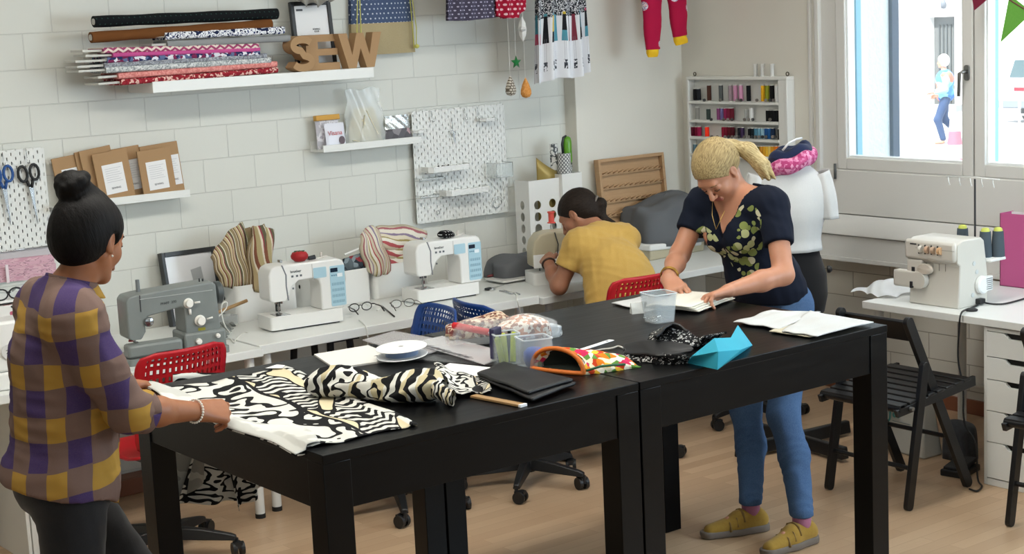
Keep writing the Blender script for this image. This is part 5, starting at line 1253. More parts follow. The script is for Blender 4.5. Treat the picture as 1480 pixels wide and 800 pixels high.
# ================================================================== dress form
mx, my = 5.45, 5.02
e = thing('dress_form', 'dress form behind the blonde woman dressed in white blouse and black skirt', 'dress form', (mx, my, 0), 0)
BLKC = cloth('#0b0b0d', '#131316', 200)
def ringmesh(rings, n=36, M=None):
    """rings: (cx, cy, z, rx, ry)"""
    mb = MB(); vs = []; fs = []
    for (cx, cy, z, rx, ry) in rings:
        for k in range(n): a = 2*PI*k/n; vs.append((cx+rx*math.cos(a), cy+ry*math.sin(a), z))
    for i in range(len(rings)-1):
        for k in range(n): fs.append((i*n+k, i*n+(k+1) % n, (i+1)*n+(k+1) % n, (i+1)*n+k))
    fs += [tuple(range(n))[::-1], tuple((len(rings)-1)*n+k for k in range(n))]
    return mb.add(vs, fs)
fx, fy = 5.60, 5.20
e.location = (fx, fy, 0); e.rotation_euler.z = R_(-37)
MB().cyl((0, 0, .05), (0, 0, .66), .014, 14).build('pole', flat('#1a1a1c', .4, .5), e, smooth=True, angle=40)
for k in range(4):
    a = PI/2*k+.55; MB().box((.17*math.cos(a), .17*math.sin(a), .045), (.36, .05, .06), rot=(0, 0, a), taper=(1, .6)).build('foot', BLKP, e, bev=.006)
ringmesh([(0, 0, .62, .10, .08), (0, 0, .66, .155, .125), (0, 0, .74, .172, .14), (0, 0, .84, .168, .135), (0, 0, .93, .14, .11), (0, 0, 1.0, .125, .10)]).build('black_skirt', BLKC, e, smooth=True)
WC = cloth('#bcbdbc', '#c8c9c8', 260)
def blouse(u, v):
    z = .955+v*.415; a = 2*PI*u
    P = [(.150, .118), (.142, .112), (.150, .12), (.165, .13), (.172, .13), (.178, .118), (.172, .1), (.13, .085), (.07, .065)]
    x = v*(len(P)-1); i = min(int(x), len(P)-2); f = x-i; rx = P[i][0]*(1-f)+P[i+1][0]*f; ry = P[i][1]*(1-f)+P[i+1][1]*f
    w = 1+.02*math.sin(a*9+v*2)*(1-v)+.012*math.sin(a*17+2)*(1-v)
    return (rx*w*math.cos(a), ry*w*math.sin(a), z)
mb = MB(); mb.grid(blouse, 60, 26); mb.build('white_blouse', WC, e, smooth=True, solid=.004)
def sleeve(s_):
    def fn(u, v):
        a = 2*PI*u; r = .05+.02*math.sin(min(v*1.2, 1)*PI*.7); pl = 1+.05*math.sin(a*7)
        c = Vector((s_*(.150+.030*v), -.0, 1.315-.215*v))
        return (c.x+s_*r*.75*pl*math.cos(a), c.y+(r+.015*v)*pl*math.sin(a), c.z+r*.25*math.cos(a)*(1-v))
    return fn
for s_ in (-1, 1):
    mb = MB(); mb.grid(sleeve(s_), 28, 14); mb.build('sleeve', WC, e, smooth=True, solid=.003)
MB().lathe([(.07, 1.35), (.062, 1.40), (.055, 1.43), (0, 1.435)], n=24).build('neck_block', flat('#16223c', .8), e, smooth=True)
PS = vor_mat('pink_printed_scarf', ['#b5527f', '#d994b4', '#a43c6c', '#c978a0'], 75)
mb = MB(); mb.grid(lambda u, v: ((.10+.038*math.cos(2*PI*v)+.012*math.sin(6*PI*u))*math.cos(2*PI*u), (.092+.036*math.cos(2*PI*v))*math.sin(2*PI*u), 1.365+.038*math.sin(2*PI*v)+.03*math.cos(2*PI*u)+.006*math.sin(10*PI*u)), 40, 16)
mb.build('pink_scarf', PS, e, smooth=True)
NV = cloth('#1a2340', '#222c4c', 200)
mb = MB(); mb.grid(lambda u, v: ((.075+.028*math.cos(2*PI*v))*math.cos(2*PI*u)+.01, (.06+.03*math.cos(2*PI*v))*math.sin(2*PI*u), 1.405+.035*math.sin(2*PI*v)+.02*math.cos(2*PI*u)+.008*math.sin(8*PI*u)), 40, 14)
mb.build('navy_scarf_lining', NV, e, smooth=True)
MB().tube([(-.04, -.08, 1.43), (-.01, -.085, 1.465), (.03, -.06, 1.478), (.06, -.02, 1.478)], .005, 8).build('lace_trim', flat('#d9dadc', .7), e, smooth=True)
MB().lathe([(0, 0), (.016, 0), (.018, .01), (.01, .02), (0, .02)], M=frameM((.168, -.03, .86), (0, 1, 0), (0, 0, 1), (1, 0, 0)), n=16).build('dial', BLKP, e, smooth=True, angle=40)
MB().lathe([(0, 0), (.02, 0), (.02, .012), (0, .014)], M=frameM((.10, -.09, .66), (.8, .6, 0), (0, 0, 1), (.6, -.8, 0)), n=18).build('height_knob', flat('#303236', .4), e, smooth=True, angle=40)

# ---- shopping bag and dark bundle below the desk
bx0 = on_z(1292, 658, 0)
e = thing('shopping_bag', 'white shopping bag with green script standing below the window desk', 'bag', (5.92, 4.80, 0), R_(-4))
MB().box((0, 0, .15), (.13, .36, .30), taper=(.45, .84)).build('bag_body', flat('#c4c4be', .5), e, bev=.01)
text_obj('Alja', .115, 'script_lettering', flat('#3f8f8b', .6), e, frameM((-.053, .06, .20), (0, -1, 0), (.117, 0, .993), (-.993, 0, .117)) @ Matrix.Shear('XY', 4, (.35, 0)) if True else None, extrude=.0008)
MB().bx(-.056, -.053, -.09, .02, .145, .148).build('printed_line', flat('#7f8d8c', .6), e)
cover('dark grey bundled cloth next to the white shopping bag', (5.98, 4.53, 0), .13, .14, .17, 0, 21, cloth('#34363a', '#4a4c50', 60), name='cloth_bundle', cat='cloth')

# ================================================================== hanging garments and ornaments
def garment_sheet(pts_top, pts_bot, y, fold, nf, m, nu=50, nv=24, th=.004, dep=.03):
    T = [on_y(*p, y) for p in pts_top]; B = [on_y(*p, y) for p in pts_bot]
    def lerpl(L, u):
        x = u*(len(L)-1); i = min(int(x), len(L)-2); return L[i].lerp(L[i+1], x-i)
    mb = MB()
    for s_ in (-1, 1):
        def fn(u, v, s_=s_):
            p = lerpl(T, u).lerp(lerpl(B, u), v)
            return (p.x, y+s_*dep*math.sin(u*PI)**.5+fold*math.sin(u*nf*2*PI+s_)*(.3+.7*v), p.z)
        mb.grid(fn, nu, nv)
    return mb
HY = YW-.30
hc_ = on_y(690, -60, HY)
rail = MB().cyl((hc_.x-.3, HY, 2.62), (6.3, HY, 2.62), .012, 12).build('garment_rail', flat('#b8b8b6', .3, .6), smooth=True, angle=40)
tag(rail, 'ceiling rail above the picture from which garments hang', 'rail')
for i, x in enumerate((hc_.x-.2, 5.0, 6.2)): MB().cyl((x, HY, 2.62), (x, HY, CZ), .005, 8).build('rail_wire', flat('#b8b8b6', .3, .6), rail)
o = garment_sheet([(646, -120), (722, -125)], [(646, 30), (672, 30), (700, 27), (724, 24)], HY, .012, 5, None).build('dotted_skirt', dots_mat('grey_violet_dotted_cotton', '#4a4658', '#b9b6cc', 55, .2), smooth=True)
tag(o, 'grey violet skirt with small white dots hanging below the ceiling rail', 'skirt')
o = garment_sheet([(712, -110), (764, -110)], [(716, 22), (730, 27), (744, 26), (758, 12)], HY-.04, .01, 3, None).build('dotted_dress', dots_mat('red_dotted_cotton', '#9c1230', '#e2b7c0', 42, .25), smooth=True)
tag(o, 'red dress with white dots hanging beside the violet skirt', 'dress')
# white dress with a printed scene
t = NT('white_dress_print'); u_, v_, _ = t.sep(t.uv()); co = t.obj()
nz = t.noise(co, 75, 3)
band1 = t.math('MULTIPLY', t.math('GREATER_THAN', v_, .40), t.math('LESS_THAN', v_, .70))
ink = t.math('MULTIPLY', band1, t.math('GREATER_THAN', t.math('ABSOLUTE', t.math('SUBTRACT', nz, .5)), .035))
cell = t.math('FRACT', t.math('MULTIPLY', u_, 10)); cd_ = t.math('ABSOLUTE', t.math('SUBTRACT', cell, .5))
body = t.math('MULTIPLY', t.math('MULTIPLY', t.math('GREATER_THAN', v_, .68), t.math('LESS_THAN', v_, .82)), t.math('LESS_THAN', cd_, t.math('ADD', .16, t.math('MULTIPLY', t.math('SUBTRACT', v_, .68), 1.2))))
feet = t.math('MULTIPLY', t.math('MULTIPLY', t.math('GREATER_THAN', v_, .91), t.math('LESS_THAN', v_, .955)), t.math('LESS_THAN', cd_, .17))
legs = t.math('MULTIPLY', t.math('MULTIPLY', t.math('GREATER_THAN', v_, .8), t.math('LESS_THAN', v_, .93)), t.math('LESS_THAN', t.math('ABSOLUTE', t.math('SUBTRACT', cd_, .08)), .012))
wn = t.n('TexWhiteNoise', noise_dimensions='2D'); t.t.links.new(t.comb(t.math('FLOOR', t.math('MULTIPLY', u_, 10)), t.math('FLOOR', t.math('MULTIPLY', v_, 13))), wn.inputs['Vector'])
bc = t.ramp(wn.outputs['Value'], [(0, '#15161a'), (.3, '#4d8b9b'), (.5, '#7c3442'), (.65, '#c3a93a'), (.8, '#1b1c20'), (.9, '#b4506a')], 'CONSTANT')
c_ = t.mix(ink, hexc('#d9dade'), hexc('#2c2f36')); c_ = t.mix(body, c_, bc); c_ = t.mix(t.math('MULTIPLY', feet, t.math('GREATER_THAN', nz, .46)), c_, hexc('#35383f')); c_ = t.mix(legs, c_, hexc('#7a7b84'))
t.base(c_); t.p(.8, 0, .2)
o = garment_sheet([(776, -190), (832, -190)], [(776, 122), (790, 116), (806, 112), (826, 113), (840, 108), (850, 103)], HY-.06, .022, 4, None, nu=90, nv=30).build('printed_dress', t.m, smooth=True)
tag(o, 'white dress with a printed row of small figures hanging by the corner', 'dress')
# leggings
t = NT('crimson_print'); co = t.obj(); vo = t.n('TexVoronoi'); t.t.links.new(co, vo.inputs['Vector']); vo.inputs['Scale'].default_value = 11
d = vo.outputs['Distance']; nz = t.noise(co, 60, 2)
pc_ = t.ramp(nz, [(0, '#d8cfd6'), (.45, '#5a6aa0'), (.52, '#e3b3ae'), (.6, '#d8cfd6')], 'CONSTANT')
c_ = t.mix(t.math('LESS_THAN', d, .27), hexc('#a50d3a'), pc_); t.base(c_); t.p(.8, 0, .2)
LY_ = YP-.30
e = thing('leggings', 'crimson printed child leggings with yellow cuffs hanging before the plaster wall', 'leggings', (0, LY_, 0))
cf = flat('#e3b312', .8)
for (a0, a1, b0, b1, c0, c1) in (((922, -80), (958, -80), (934, 72), (953, 71), (936, 83), (950, 82)), ((955, -80), (990, -80), (973, 54), (992, 50), (976, 66), (994, 61))):
    A0, A1, B0, B1 = (on_y(*p, LY_) for p in (a0, a1, b0, b1)); C0_, C1_ = on_y(*c0, LY_), on_y(*c1, LY_)
    n = 20; vs = MB()
    def tubef(P0, P1, Q0, Q1, k0=1, k1=1):
        def fn(u, v):
            l = P0.lerp(Q0, v); r = P1.lerp(Q1, v); c = (l+r)/2; h = (r-l).length/2*(k0*(1-v)+k1*v); a = 2*PI*u
            return (c.x+h*math.cos(a), h*.55*math.sin(a)+.004*math.sin(v*20+u*9), c.z+(r.z-l.z)/2*math.cos(a))
        return fn
    vs.grid(tubef(A0, A1, B0, B1), n, 14); lg = vs.build('trouser_leg', t.m, e, smooth=True)
    mb = MB(); mb.grid(tubef(B0, B1, C0_, C1_, .92, .9), n, 4); mb.build('yellow_cuff', cf, lg, smooth=True)
MB().tube([(on_y(955, -80, LY_).x, 0, on_y(955, -80, LY_).z), (on_y(955, -80, LY_).x, 0, CZ)], .002, 6).build('hanging_string', WP, e)
# stuffed ornaments
OY = YW-.32
def ornament(label, px, py, mb_fn, m, top=-60):
    c = on_y(px, py, OY)
    e = thing('stuffed_ornament', label, 'ornament', (c.x, OY, c.z), 0, 'sewn ornaments hanging on threads')
    mb_fn().build('stuffed_shape', m, e, smooth='drop' in label)
    MB().cyl((0, 0, .0), (.0, 0, CZ-c.z), .0008, 5).build('thread', WP, e)
    return e
def puffy(out, th):
    mb = MB(); n = len(out); vs = [(0, -th, 0), (0, th, 0)]+[(p[0], 0, p[1]) for p in out]+[(p[0]*.5, -th*.8, p[1]*.5) for p in out]+[(p[0]*.5, th*.8, p[1]*.5) for p in out]
    fs = []
    for i in range(n):
        j = (i+1) % n; fs += [(2+i, 2+j, 2+n+j, 2+n+i), (2+j, 2+i, 2+2*n+i, 2+2*n+j), (2+n+i, 2+n+j, 0), (2+2*n+j, 2+2*n+i, 1)]
    return mb.add(vs, fs)
drop = lambda: MB().lathe([(0, -.052), (.02, -.046), (.028, -.03), (.027, -.012), (.018, .018), (.008, .04), (.002, .052), (0, .054)], n=20)
ornament('green felt star hanging above the two drops', 746, 90, lambda: puffy(star(.036, .016), .012), cloth('#1c6b33', '#257a3f', 200))
ornament('cream lattice drop, left of the two hanging drops', 738, 124, drop, dots_mat('cream_lattice', '#6d6458', '#cdc6ba', 75, .38))
ornament('orange drop, right of the two hanging drops', 760, 127, drop, noise_mat('orange_print', ['#cf8a45', '#dfa262', '#cf8a45'], [0, .47, .55], 60))
ow = ornament('white stuffed star hanging beside the printed dress', 755, 42, lambda: puffy(star(.065, .022, 4), .022), cloth('#d6d6d2', '#dfdfdb', 200)); ow.rotation_euler.z = .8
ornament('orange stuffed star in front of the red dotted dress', 729, 12, lambda: puffy(star(.05, .024), .016), noise_mat('orange_print2', ['#cf8335', '#e0a04e', '#cf8335'], [0, .47, .55], 50))
# bunting at the window
BX = XW-.12
def tri(label, pts, m):
    P = [on_x(px, py, BX) for px, py in pts]; c = sum(P, Vector())/3
    mb = MB(); q = [(p.y-c.y, p.z-c.z) for p in P]
    mb.prism(q, .003, frameM((0, 0, 0), (0, 1, 0), (0, 0, 1), (1, 0, 0)))
    tag(mb.build('bunting_flag', m, loc=(BX, c.y, c.z)), label, 'bunting flag', 'bunting flags at the window')
tri('green bunting flag hanging before the right window sash', [(1446, 61), (1459, -8), (1492, 18)], cloth('#5c9a3a', '#68a545', 120))
tri('dark red bunting flag at the top between the window sashes', [(1408, 15), (1401, -25), (1440, -12)], cloth('#6a1830', '#7a2038', 120))
tag(MB().tube([(XW, on_x(1340, -60, BX).y, on_x(1340, -60, BX).z+.1), on_x(1400, -28, BX), on_x(1440, -12, BX), on_x(1495, 22, BX), on_x(1560, 20, BX), (XW, on_x(1620, -30, BX).y, on_x(1620, -30, BX).z)], .003, 6).build('bunting_string', flat('#6b2a38', .7), smooth=True), 'dark red string carrying the bunting flags', 'string')

# ---- left edge: organiser with floral drawers, patterns, glasses, magazines
ox = on_z(60, 540, D0Z)
e = thing('mini_drawers', 'white mini chest with floral drawer fronts at the left edge', 'organiser', (2.28, 6.62, D0Z), 0)
oz_t = on_y(40, 430, 6.50).z-D0Z
w = .36
mb = MB(); mb.bx(-w/2, w/2, -.10, .12, 0, .01).bx(-w/2, w/2, -.10, .12, oz_t-.012, oz_t).bx(-w/2, -w/2+.008, -.1, .12, 0, oz_t).bx(w/2-.008, w/2, -.1, .12, 0, oz_t).bx(-.004, .004, -.1, .12, 0, oz_t).bx(-w/2, w/2, .11, .12, 0, oz_t)
mb.build('case', MW, e, bev=.001)
FLR = noise_mat('rose_print', ['#dedcd8', '#b45a6e', '#6d7f62', '#dedcd8'], [0, .58, .66, .70], 18)
for k in (-1, 1):
    nrow = 3; dh = (oz_t-.03)/nrow
    for r_ in range(nrow):
        dd = MB().box((k*.087, -.098, .012+dh*(r_+.5)), (.155, .012, dh-.006)).build('drawer', FLR, e, bev=.001)
        MB().prism([(.012*math.cos(PI+q*PI/8), .012*math.sin(PI+q*PI/8)) for q in range(9)], .001, frameM((k*.087, -.1045, .012+dh*(r_+1)-.008), (1, 0, 0), (0, 0, 1), (0, -1, 0))).build('finger_notch', DK, dd)
gz = D0Z+oz_t
glasses('black rimmed glasses lying on top of the floral mini chest', (on_y(14, 418, 6.5).x, 6.52, gz+.002), 0, flat('#121214', .4), s_=2.2, round_=.026)
# pink sewing patterns hanging on the left pegboard
PKP = NT('pink_tissue_pattern'); PKP.base(PKP.ramp(PKP.noise(PKP.obj((1, 1, 5)), 16, 3), [(0, '#bf8f9e'), (.42, '#cfa9b3'), (.5, '#96707e'), (.53, '#c99fac')], 'CONSTANT')); PKP.p(.35)
a, b = on_y(-10, 360, 6.60), on_y(66, 358, 6.60); zz0 = on_y(66, 402, 6.6).z
e = thing('pattern_packets', 'pink sewing patterns in clear sleeves hanging below the left pegboard', 'sewing patterns', ((a.x+b.x)/2, 6.66, zz0)); w = b.x-a.x+.1
hh = b.z-zz0
for i in range(3):
    MB().box((0, -.012*i, hh*(.5-.13*i)), (w, .008, hh*(1-.26*i)), rot=(0, .02*i, 0)).build('pattern_sleeve', PKP.m if i else clear('#c9c4c8', .75, .2), e, bev=.001)
MB().bx(-w/2+.10, -w/2+.112, -.045, -.04, -.0, hh*.6).build('paper_band', flat('#ddd0d4', .6), e)
MB().cyl((-w/2, -.01, hh), (w/2, -.01, hh), .003, 8).build('hanging_rod', STEEL, e, smooth=True)
bm_ = on_y(74, 395, 6.6)
# magazines and tub beside the grey machine
mg = on_z(150, 512, D0Z)
e = thing('magazine', 'colourful sewing magazine standing left of the grey machine, lettered STOP', 'magazine', (2.70, 6.62, D0Z), R_(-6))
mh = on_y(150, 432, 6.62).z-D0Z
MB().bx(-.085, .085, -.006, .006, 0, mh).build('cover', noise_mat('magazine_photo', ['#b9b3a8', '#6f8596', '#d3c06a', '#8a3a4a', '#c9c5bd'], [0, .42, .5, .56, .62], 14), e, bev=.001)
MB().bx(-.085, .085, -.0075, -.006, mh-.06, mh).build('title_strip', flat('#d9b7ba', .5), e)
MB().bx(-.085, .085, -.008, -.006, mh-.075, mh-.06).build('red_strip', flat('#a5323c', .5), e)
text_obj('STOP AR', .03, 'printed_text', flat('#1c1c1e', .6), e, frameM((.0, -.0085, mh-.10), (1, 0, 0), (0, 0, 1), (0, -1, 0)))
text_obj('OK!', .03, 'printed_text', flat('#9a2a34', .6), e, frameM((-.02, -.0085, mh-.03), (1, 0, 0), (0, 0, 1), (0, -1, 0)))
e = thing('plastic_tub', 'clear pinkish plastic tub with thread behind the woman in plaid', 'tub', (2.585, 6.40, D0Z))
MB().prism(rrect(.10, .10, .012), .003).build('tub_base', flat('#9a5a6c', .4), e)
MB().prism(rrect(.10, .10, .012), .10, holes=[rrect(.094, .094, .010)]).build('tub_wall', clear('#c58a9a', .45, .1), e)
for i in range(4): MB().cyl((-.02+.04*(i % 2), -.02+.04*(i//2), .004), (-.02+.04*(i % 2), -.02+.04*(i//2), .06), .015, 12).build('thread', flat(('#8c2f48', '#3f3a52', '#a6a2a6', '#7a2c3c')[i], .8), e, smooth=True, angle=40)
# white machine cut by the left edge
e = thing('sewing_machine', 'white sewing machine with a numbered dial cut off by the left edge', 'sewing machine', (2.12, 6.24, D0Z), R_(-10))
MB().box((0, 0, .035), (.30, .17, .07)).build('base', MW, e, bev=.008)
MB().bx(.03, .15, -.07, .07, .07, .27).bx(-.15, .03, -.07, .07, .19, .27).build('body', MW, e, bev=.012)
MB().cyl((.095, -.073, .15), (.095, -.078, .15), .03, 24).build('number_dial', flat('#d4d4d2', .4), e, smooth=True, angle=40)
text_obj('2 7', .022, 'dial_numbers', DK, e, frameM((.095, -.0787, .15), (1, 0, 0), (0, 0, 1), (0, -1, 0)))
MB().cyl((.13, -.08, .09), (.13, -.088, .09), .006, 12).build('button', DK, e, smooth=True)
# cloth over the red chair side
a = on_y(188, 633, 5.55)
# ================================================================== things on the work tables
def poly(name, label, pts, m, z=TZ, th=.002, cat='paper', group=None, wav=0):
    P = [on_z(px, py, z) for px, py in pts]; c = sum(P, Vector())/len(P)
    if wav == 0:
        o = MB().prism([(p.x-c.x, p.y-c.y) for p in P], th).build(name, m, loc=(c.x, c.y, z+.0005))
    else:
        mb = MB(); assert len(P) == 4
        def fn(u, v):
            p = P[0].lerp(P[1], u).lerp(P[3].lerp(P[2], u), v)
            e_ = .35+.65*math.sin(u*PI)*math.sin(v*PI)
            return (p.x-c.x+wav*.6*math.sin(v*13+u*3), p.y-c.y+wav*.6*math.sin(u*11), th+wav*(.8+.5*math.sin(u*9+v*4)+.5*math.sin(v*11-u*5))*e_)
        mb.grid(fn, 30, 24); o = mb.build(name, m, loc=(c.x, c.y, z+.001), smooth=True, solid=th, soff=-1)
    return tag(o, label, cat, group)
# bold black on white print, plain generic strokes
def bold(name, coord='uv', s=1.0, cream='#cbbf9f', white='#cac9c2'):
    t = NT(name); co = t.uv((s, s, 1)) if coord == 'uv' else t.obj((s, s, s))
    u, v, w = t.sep(co)
    if coord != 'uv': v = t.math('ADD', v, w)
    n1 = t.noise(t.comb(t.math('MULTIPLY', u, 4.5), t.math('MULTIPLY', v, 9)), 1.0, 1)
    lines = t.math('LESS_THAN', t.math('ABSOLUTE', t.math('SUBTRACT', n1, .5)), .050)
    lines = t.math('MAXIMUM', lines, t.math('GREATER_THAN', n1, .66))
    wob = t.noise(t.comb(t.math('MULTIPLY', u, 9), t.math('MULTIPLY', v, 4)), 1, 1)
    st = t.math('LESS_THAN', t.math('FRACT', t.math('ADD', t.math('MULTIPLY', v, 21), t.math('MULTIPLY', wob, 3))), .5)
    fu = t.math('FRACT', u)
    band = t.math('MULTIPLY', t.math('GREATER_THAN', fu, .60), t.math('LESS_THAN', fu, .93))
    blob = t.math('GREATER_THAN', t.noise(t.comb(t.math('MULTIPLY', u, 6), t.math('MULTIPLY', v, 5)), 1, 0), .56)
    st2 = t.math('MULTIPLY', st, t.math('SUBTRACT', 1, blob))
    bl_edge = t.math('LESS_THAN', t.math('ABSOLUTE', t.math('SUBTRACT', t.noise(t.comb(t.math('MULTIPLY', u, 6), t.math('MULTIPLY', v, 5)), 1, 0), .56)), .022)
    st2 = t.math('MAXIMUM', st2, bl_edge)
    ink = t.math('ADD', t.math('MULTIPLY', band, st2), t.math('MULTIPLY', t.math('SUBTRACT', 1, band), lines))
    rib = t.math('LESS_THAN', t.math('ABSOLUTE', t.math('SUBTRACT', fu, t.math('ADD', .57, t.math('MULTIPLY', wob, .05)))), .018)
    ink = t.math('MAXIMUM', ink, rib)
    bg = t.mix(t.math('MULTIPLY', band, blob), hexc(white), hexc(cream))
    t.base(t.mix(t.math('MINIMUM', ink, 1), bg, hexc('#101012'))); t.p(.85, 0, .2); t.bump(t.noise(t.obj(), 400, 2), .1, .001)
    return t.m
BOLD = bold('bold_black_print'); BACK = NT('print_reverse'); BACK.base(BACK.mix(t.math('GREATER_THAN', .5, .6) if False else BACK.ramp(BACK.noise(BACK.obj(), 9, 2), [(0, (0, 0, 0, 1)), (.5, (0, 0, 0, 1)), (.55, (1, 1, 1, 1))], 'LINEAR'), hexc('#b3b3ae'), hexc('#c9c8c2'))); BACK.p(.9, 0, .2); BACK = BACK.m
# spread fabric held by the woman in plaid
zf = TZ+.004
c_tl, c_tr, c_br, c_bl = on_z(204, 565, 1.015), on_z(412, 528, zf), on_z(606, 612, zf), on_z(431, 661, .965)
hand = on_z(352, 598, 1.035)
e = thing('printed_fabric', 'black and white printed fabric spread over the left table end, held in hands', 'fabric', tuple((c_tr+c_br)/2))
def sheet(u, v):     # u from held left edge to right, v from rear to front
    L = c_tl.lerp(c_bl, v); Rr = c_tr.lerp(c_br, v)
    # held edge bows over the hand
    k = math.exp(-((v-.60)/.13)**2)
    L = L + Vector((-.015*math.sin(v*PI)-.02*k, 0, .020*k+.012*math.exp(-(v/.12)**2)))
    p = L.lerp(Rr, u)
    lift = (1-u)**3
    z = zf*(1-lift)+L.z*lift
    if p.x > TX0+.01: z = max(z, zf)
    z += .004*(1+math.sin(u*23+v*9))*(.3+lift)+.004*math.exp(-((u-.95)/.03)**2)*(1+math.sin(v*15))
    return (p.x+.008*math.sin(v*17), p.y+.008*math.sin(u*12), z)
mb = MB(); mb.grid(sheet, 60, 50); ob = mb.build('cloth_face', BOLD, e, smooth=True, solid=.0018, soff=1); ob.parent = e; ob.matrix_parent_inverse = Matrix.Translation(e.location).inverted()
# folded-back pale reverse strip along the held edge
def strip(u, v):
    x, y, z = sheet(u*(.16+.12*math.exp(-((v-.78)/.2)**2)+.03*math.sin(v*9)), v); return (x, y, z+.004+.007*math.sin(u*PI))
mb = MB(); mb.grid(strip, 14, 50); ob = mb.build('pale_reverse', BACK, e, smooth=True, solid=.0015, soff=1); ob.matrix_parent_inverse = Matrix.Translation(e.location).inverted()
# same cloth hanging behind the table
HB = TY1+.03
def quad(pts, y, nu=20, nv=16, bow=.02, nf=3):
    q = [on_y(px, py, y) for px, py in pts]
    def fn(u, v):
        p = q[0].lerp(q[1], u).lerp(q[3].lerp(q[2], u), v); return (p.x, y+bow*math.sin(u*nf*PI)*(.4+v), p.z)
    mb = MB(); mb.grid(fn, nu, nv); return mb
e = thing('draped_fabric', 'printed fabric hanging down behind the left table above the swivel chair base', 'fabric', (2.5, HB, .7))
PATB = bold('bold_black_print_b', s=.6)
GRB = noise_mat('grey_print_reverse', ['#8d8b84', '#b5b2a9', '#96948c'], [0, .5, .58], 9)
for pts, m, yy in (([(230, 600), (335, 612), (320, 662), (248, 738)], GRB, HB+.02), ([(285, 638), (352, 655), (347, 724), (256, 730)], PATB, HB), ([(322, 636), (392, 655), (384, 702), (346, 738)], PATB, HB-.015)):
    o = quad(pts, yy).build('cloth_panel', m, e, smooth=True, solid=.002); o.matrix_parent_inverse = Matrix.Translation(e.location).inverted()
# tie top of drape to the table edge
o = quad([(250, 540), (400, 535), (385, 662), (250, 640)], HB+.01).build('cloth_panel', PATB, e, smooth=True, solid=.002); o.matrix_parent_inverse = Matrix.Translation(e.location).inverted()

# rolled bundle
a, b = on_z(446, 560, TZ+.03), on_z(640, 566, TZ+.03)
d = (b-a); L = d.length; ax = d.normalized(); nx = Vector((-ax.y, ax.x, 0))
rb = thing('printed_fabric', 'rolled bundle of black and white printed fabric in the middle of the left table', 'fabric', (0, 0, 0))
def bund(u, v):
    an = 2*PI*v; r = .043*(1+.14*math.sin(u*9)+.08*math.sin(an*3+u*13)+.05*math.sin(an*7+u*21)); end = min(1, (u+.02)*9, (1.03-u)*9)**.4
    p = a+ax*(L*u)+nx*(r*1.35*end*math.cos(an))+nx*.02*math.sin(u*7); z = TZ+.001+max(0, r*.92+r*.92*end*math.sin(an))
    return (p.x, p.y, z)
t = NT('bold_print_roll'); u, v, _ = t.sep(t.uv())
nn = t.noise(t.comb(t.math('MULTIPLY', u, 7), t.math('MULTIPLY', v, 5)), 1, 1)
stp = t.math('LESS_THAN', t.math('FRACT', t.math('ADD', t.math('MULTIPLY', u, 11), t.math('MULTIPLY', nn, 2.2))), .48)
crv = t.math('MAXIMUM', t.math('LESS_THAN', t.math('ABSOLUTE', t.math('SUBTRACT', nn, .48)), .04), t.math('GREATER_THAN', nn, .66))
msk = t.math('MAXIMUM', t.math('LESS_THAN', u, .22), t.math('GREATER_THAN', u, .58))
ink = t.math('ADD', t.math('MULTIPLY', msk, stp), t.math('MULTIPLY', t.math('SUBTRACT', 1, msk), crv))
t.base(t.mix(ink, t.mix(t.math('GREATER_THAN', t.noise(t.comb(t.math('MULTIPLY', u, 9), v), 1, 0), .55), hexc('#cac9c2'), hexc('#b9ad8c')), hexc('#101012'))); t.p(.85, 0, .2)
mb = MB(); mb.grid(bund, 80, 36); mb.build('cloth_roll', t.m, rb, smooth=True)
q = [on_z(*p, TZ+.004) for p in ((628, 540), (700, 541), (712, 566), (640, 580))]
def tail(u, v):
    p = q[0].lerp(q[1], u).lerp(q[3].lerp(q[2], u), v); return (p.x, p.y, TZ+.006+.035*math.exp(-(u/.35)**2)*(1-v*.3)+.010*math.sin(v*7)*math.sin(u*PI)+.004*math.sin(u*14))
mb = MB(); mb.grid(tail, 30, 16); mb.build('cloth_tail', bold('bold_print_tail', s=.8), rb, smooth=True, solid=.002, soff=1)
def twist(u, v):
    an = 2*PI*v; c = on_z(590+65*u, 551+22*u, TZ+.05-.02*u); r = .032*(1-.25*u)
    return (c.x+r*.9*math.cos(an), c.y+r*1.1*math.cos(an)*.6, max(TZ+.002, c.z+r*math.sin(an)+.006*math.sin(u*12)))
mb = MB(); mb.grid(twist, 24, 20); mb.build('twisted_end', t.m, rb, smooth=True)

poly('paper_sheet', 'blank white sheet of card behind the rolled printed fabric', [(454, 514), (532, 501), (580, 520), (484, 534)], flat('#d5d3ce', .6), th=.006)
poly('paper_sheet', 'small white paper slip at the far corner of the spread fabric', [(384, 532), (400, 527), (412, 528), (408, 532)], PAPER, z=TZ+.012, th=.001)
poly('paper_sheet', 'white printed paper sheet lying before the clear quilting rulers', [(622, 538), (650, 525), (718, 532), (692, 545)], PAPER, z=TZ+.005, th=.001)
poly('paper_sheet', 'second white paper sheet under the printed one, near the black cloth', [(640, 541), (700, 537), (716, 548), (668, 552)], PAPER, z=TZ, th=.002)
BC = NT('black_leatherette'); BC.base('#131315'); BC.p(.5, 0, .4); BC = BC.m
for i, pts in enumerate(([(692, 551), (716, 534), (832, 560), (770, 584)], [(690, 546), (728, 530), (828, 555), (764, 574)])):
    poly('black_cloth', ('lower layer of the folded black fabric on the left table', 'upper layer of the folded black fabric on the left table')[i], pts, BC, z=TZ+(.001, .012)[i], th=.008, cat='fabric', wav=.003)
r0, r1 = on_z(684, 574, TZ), on_z(757, 588, TZ)
d = r1-r0
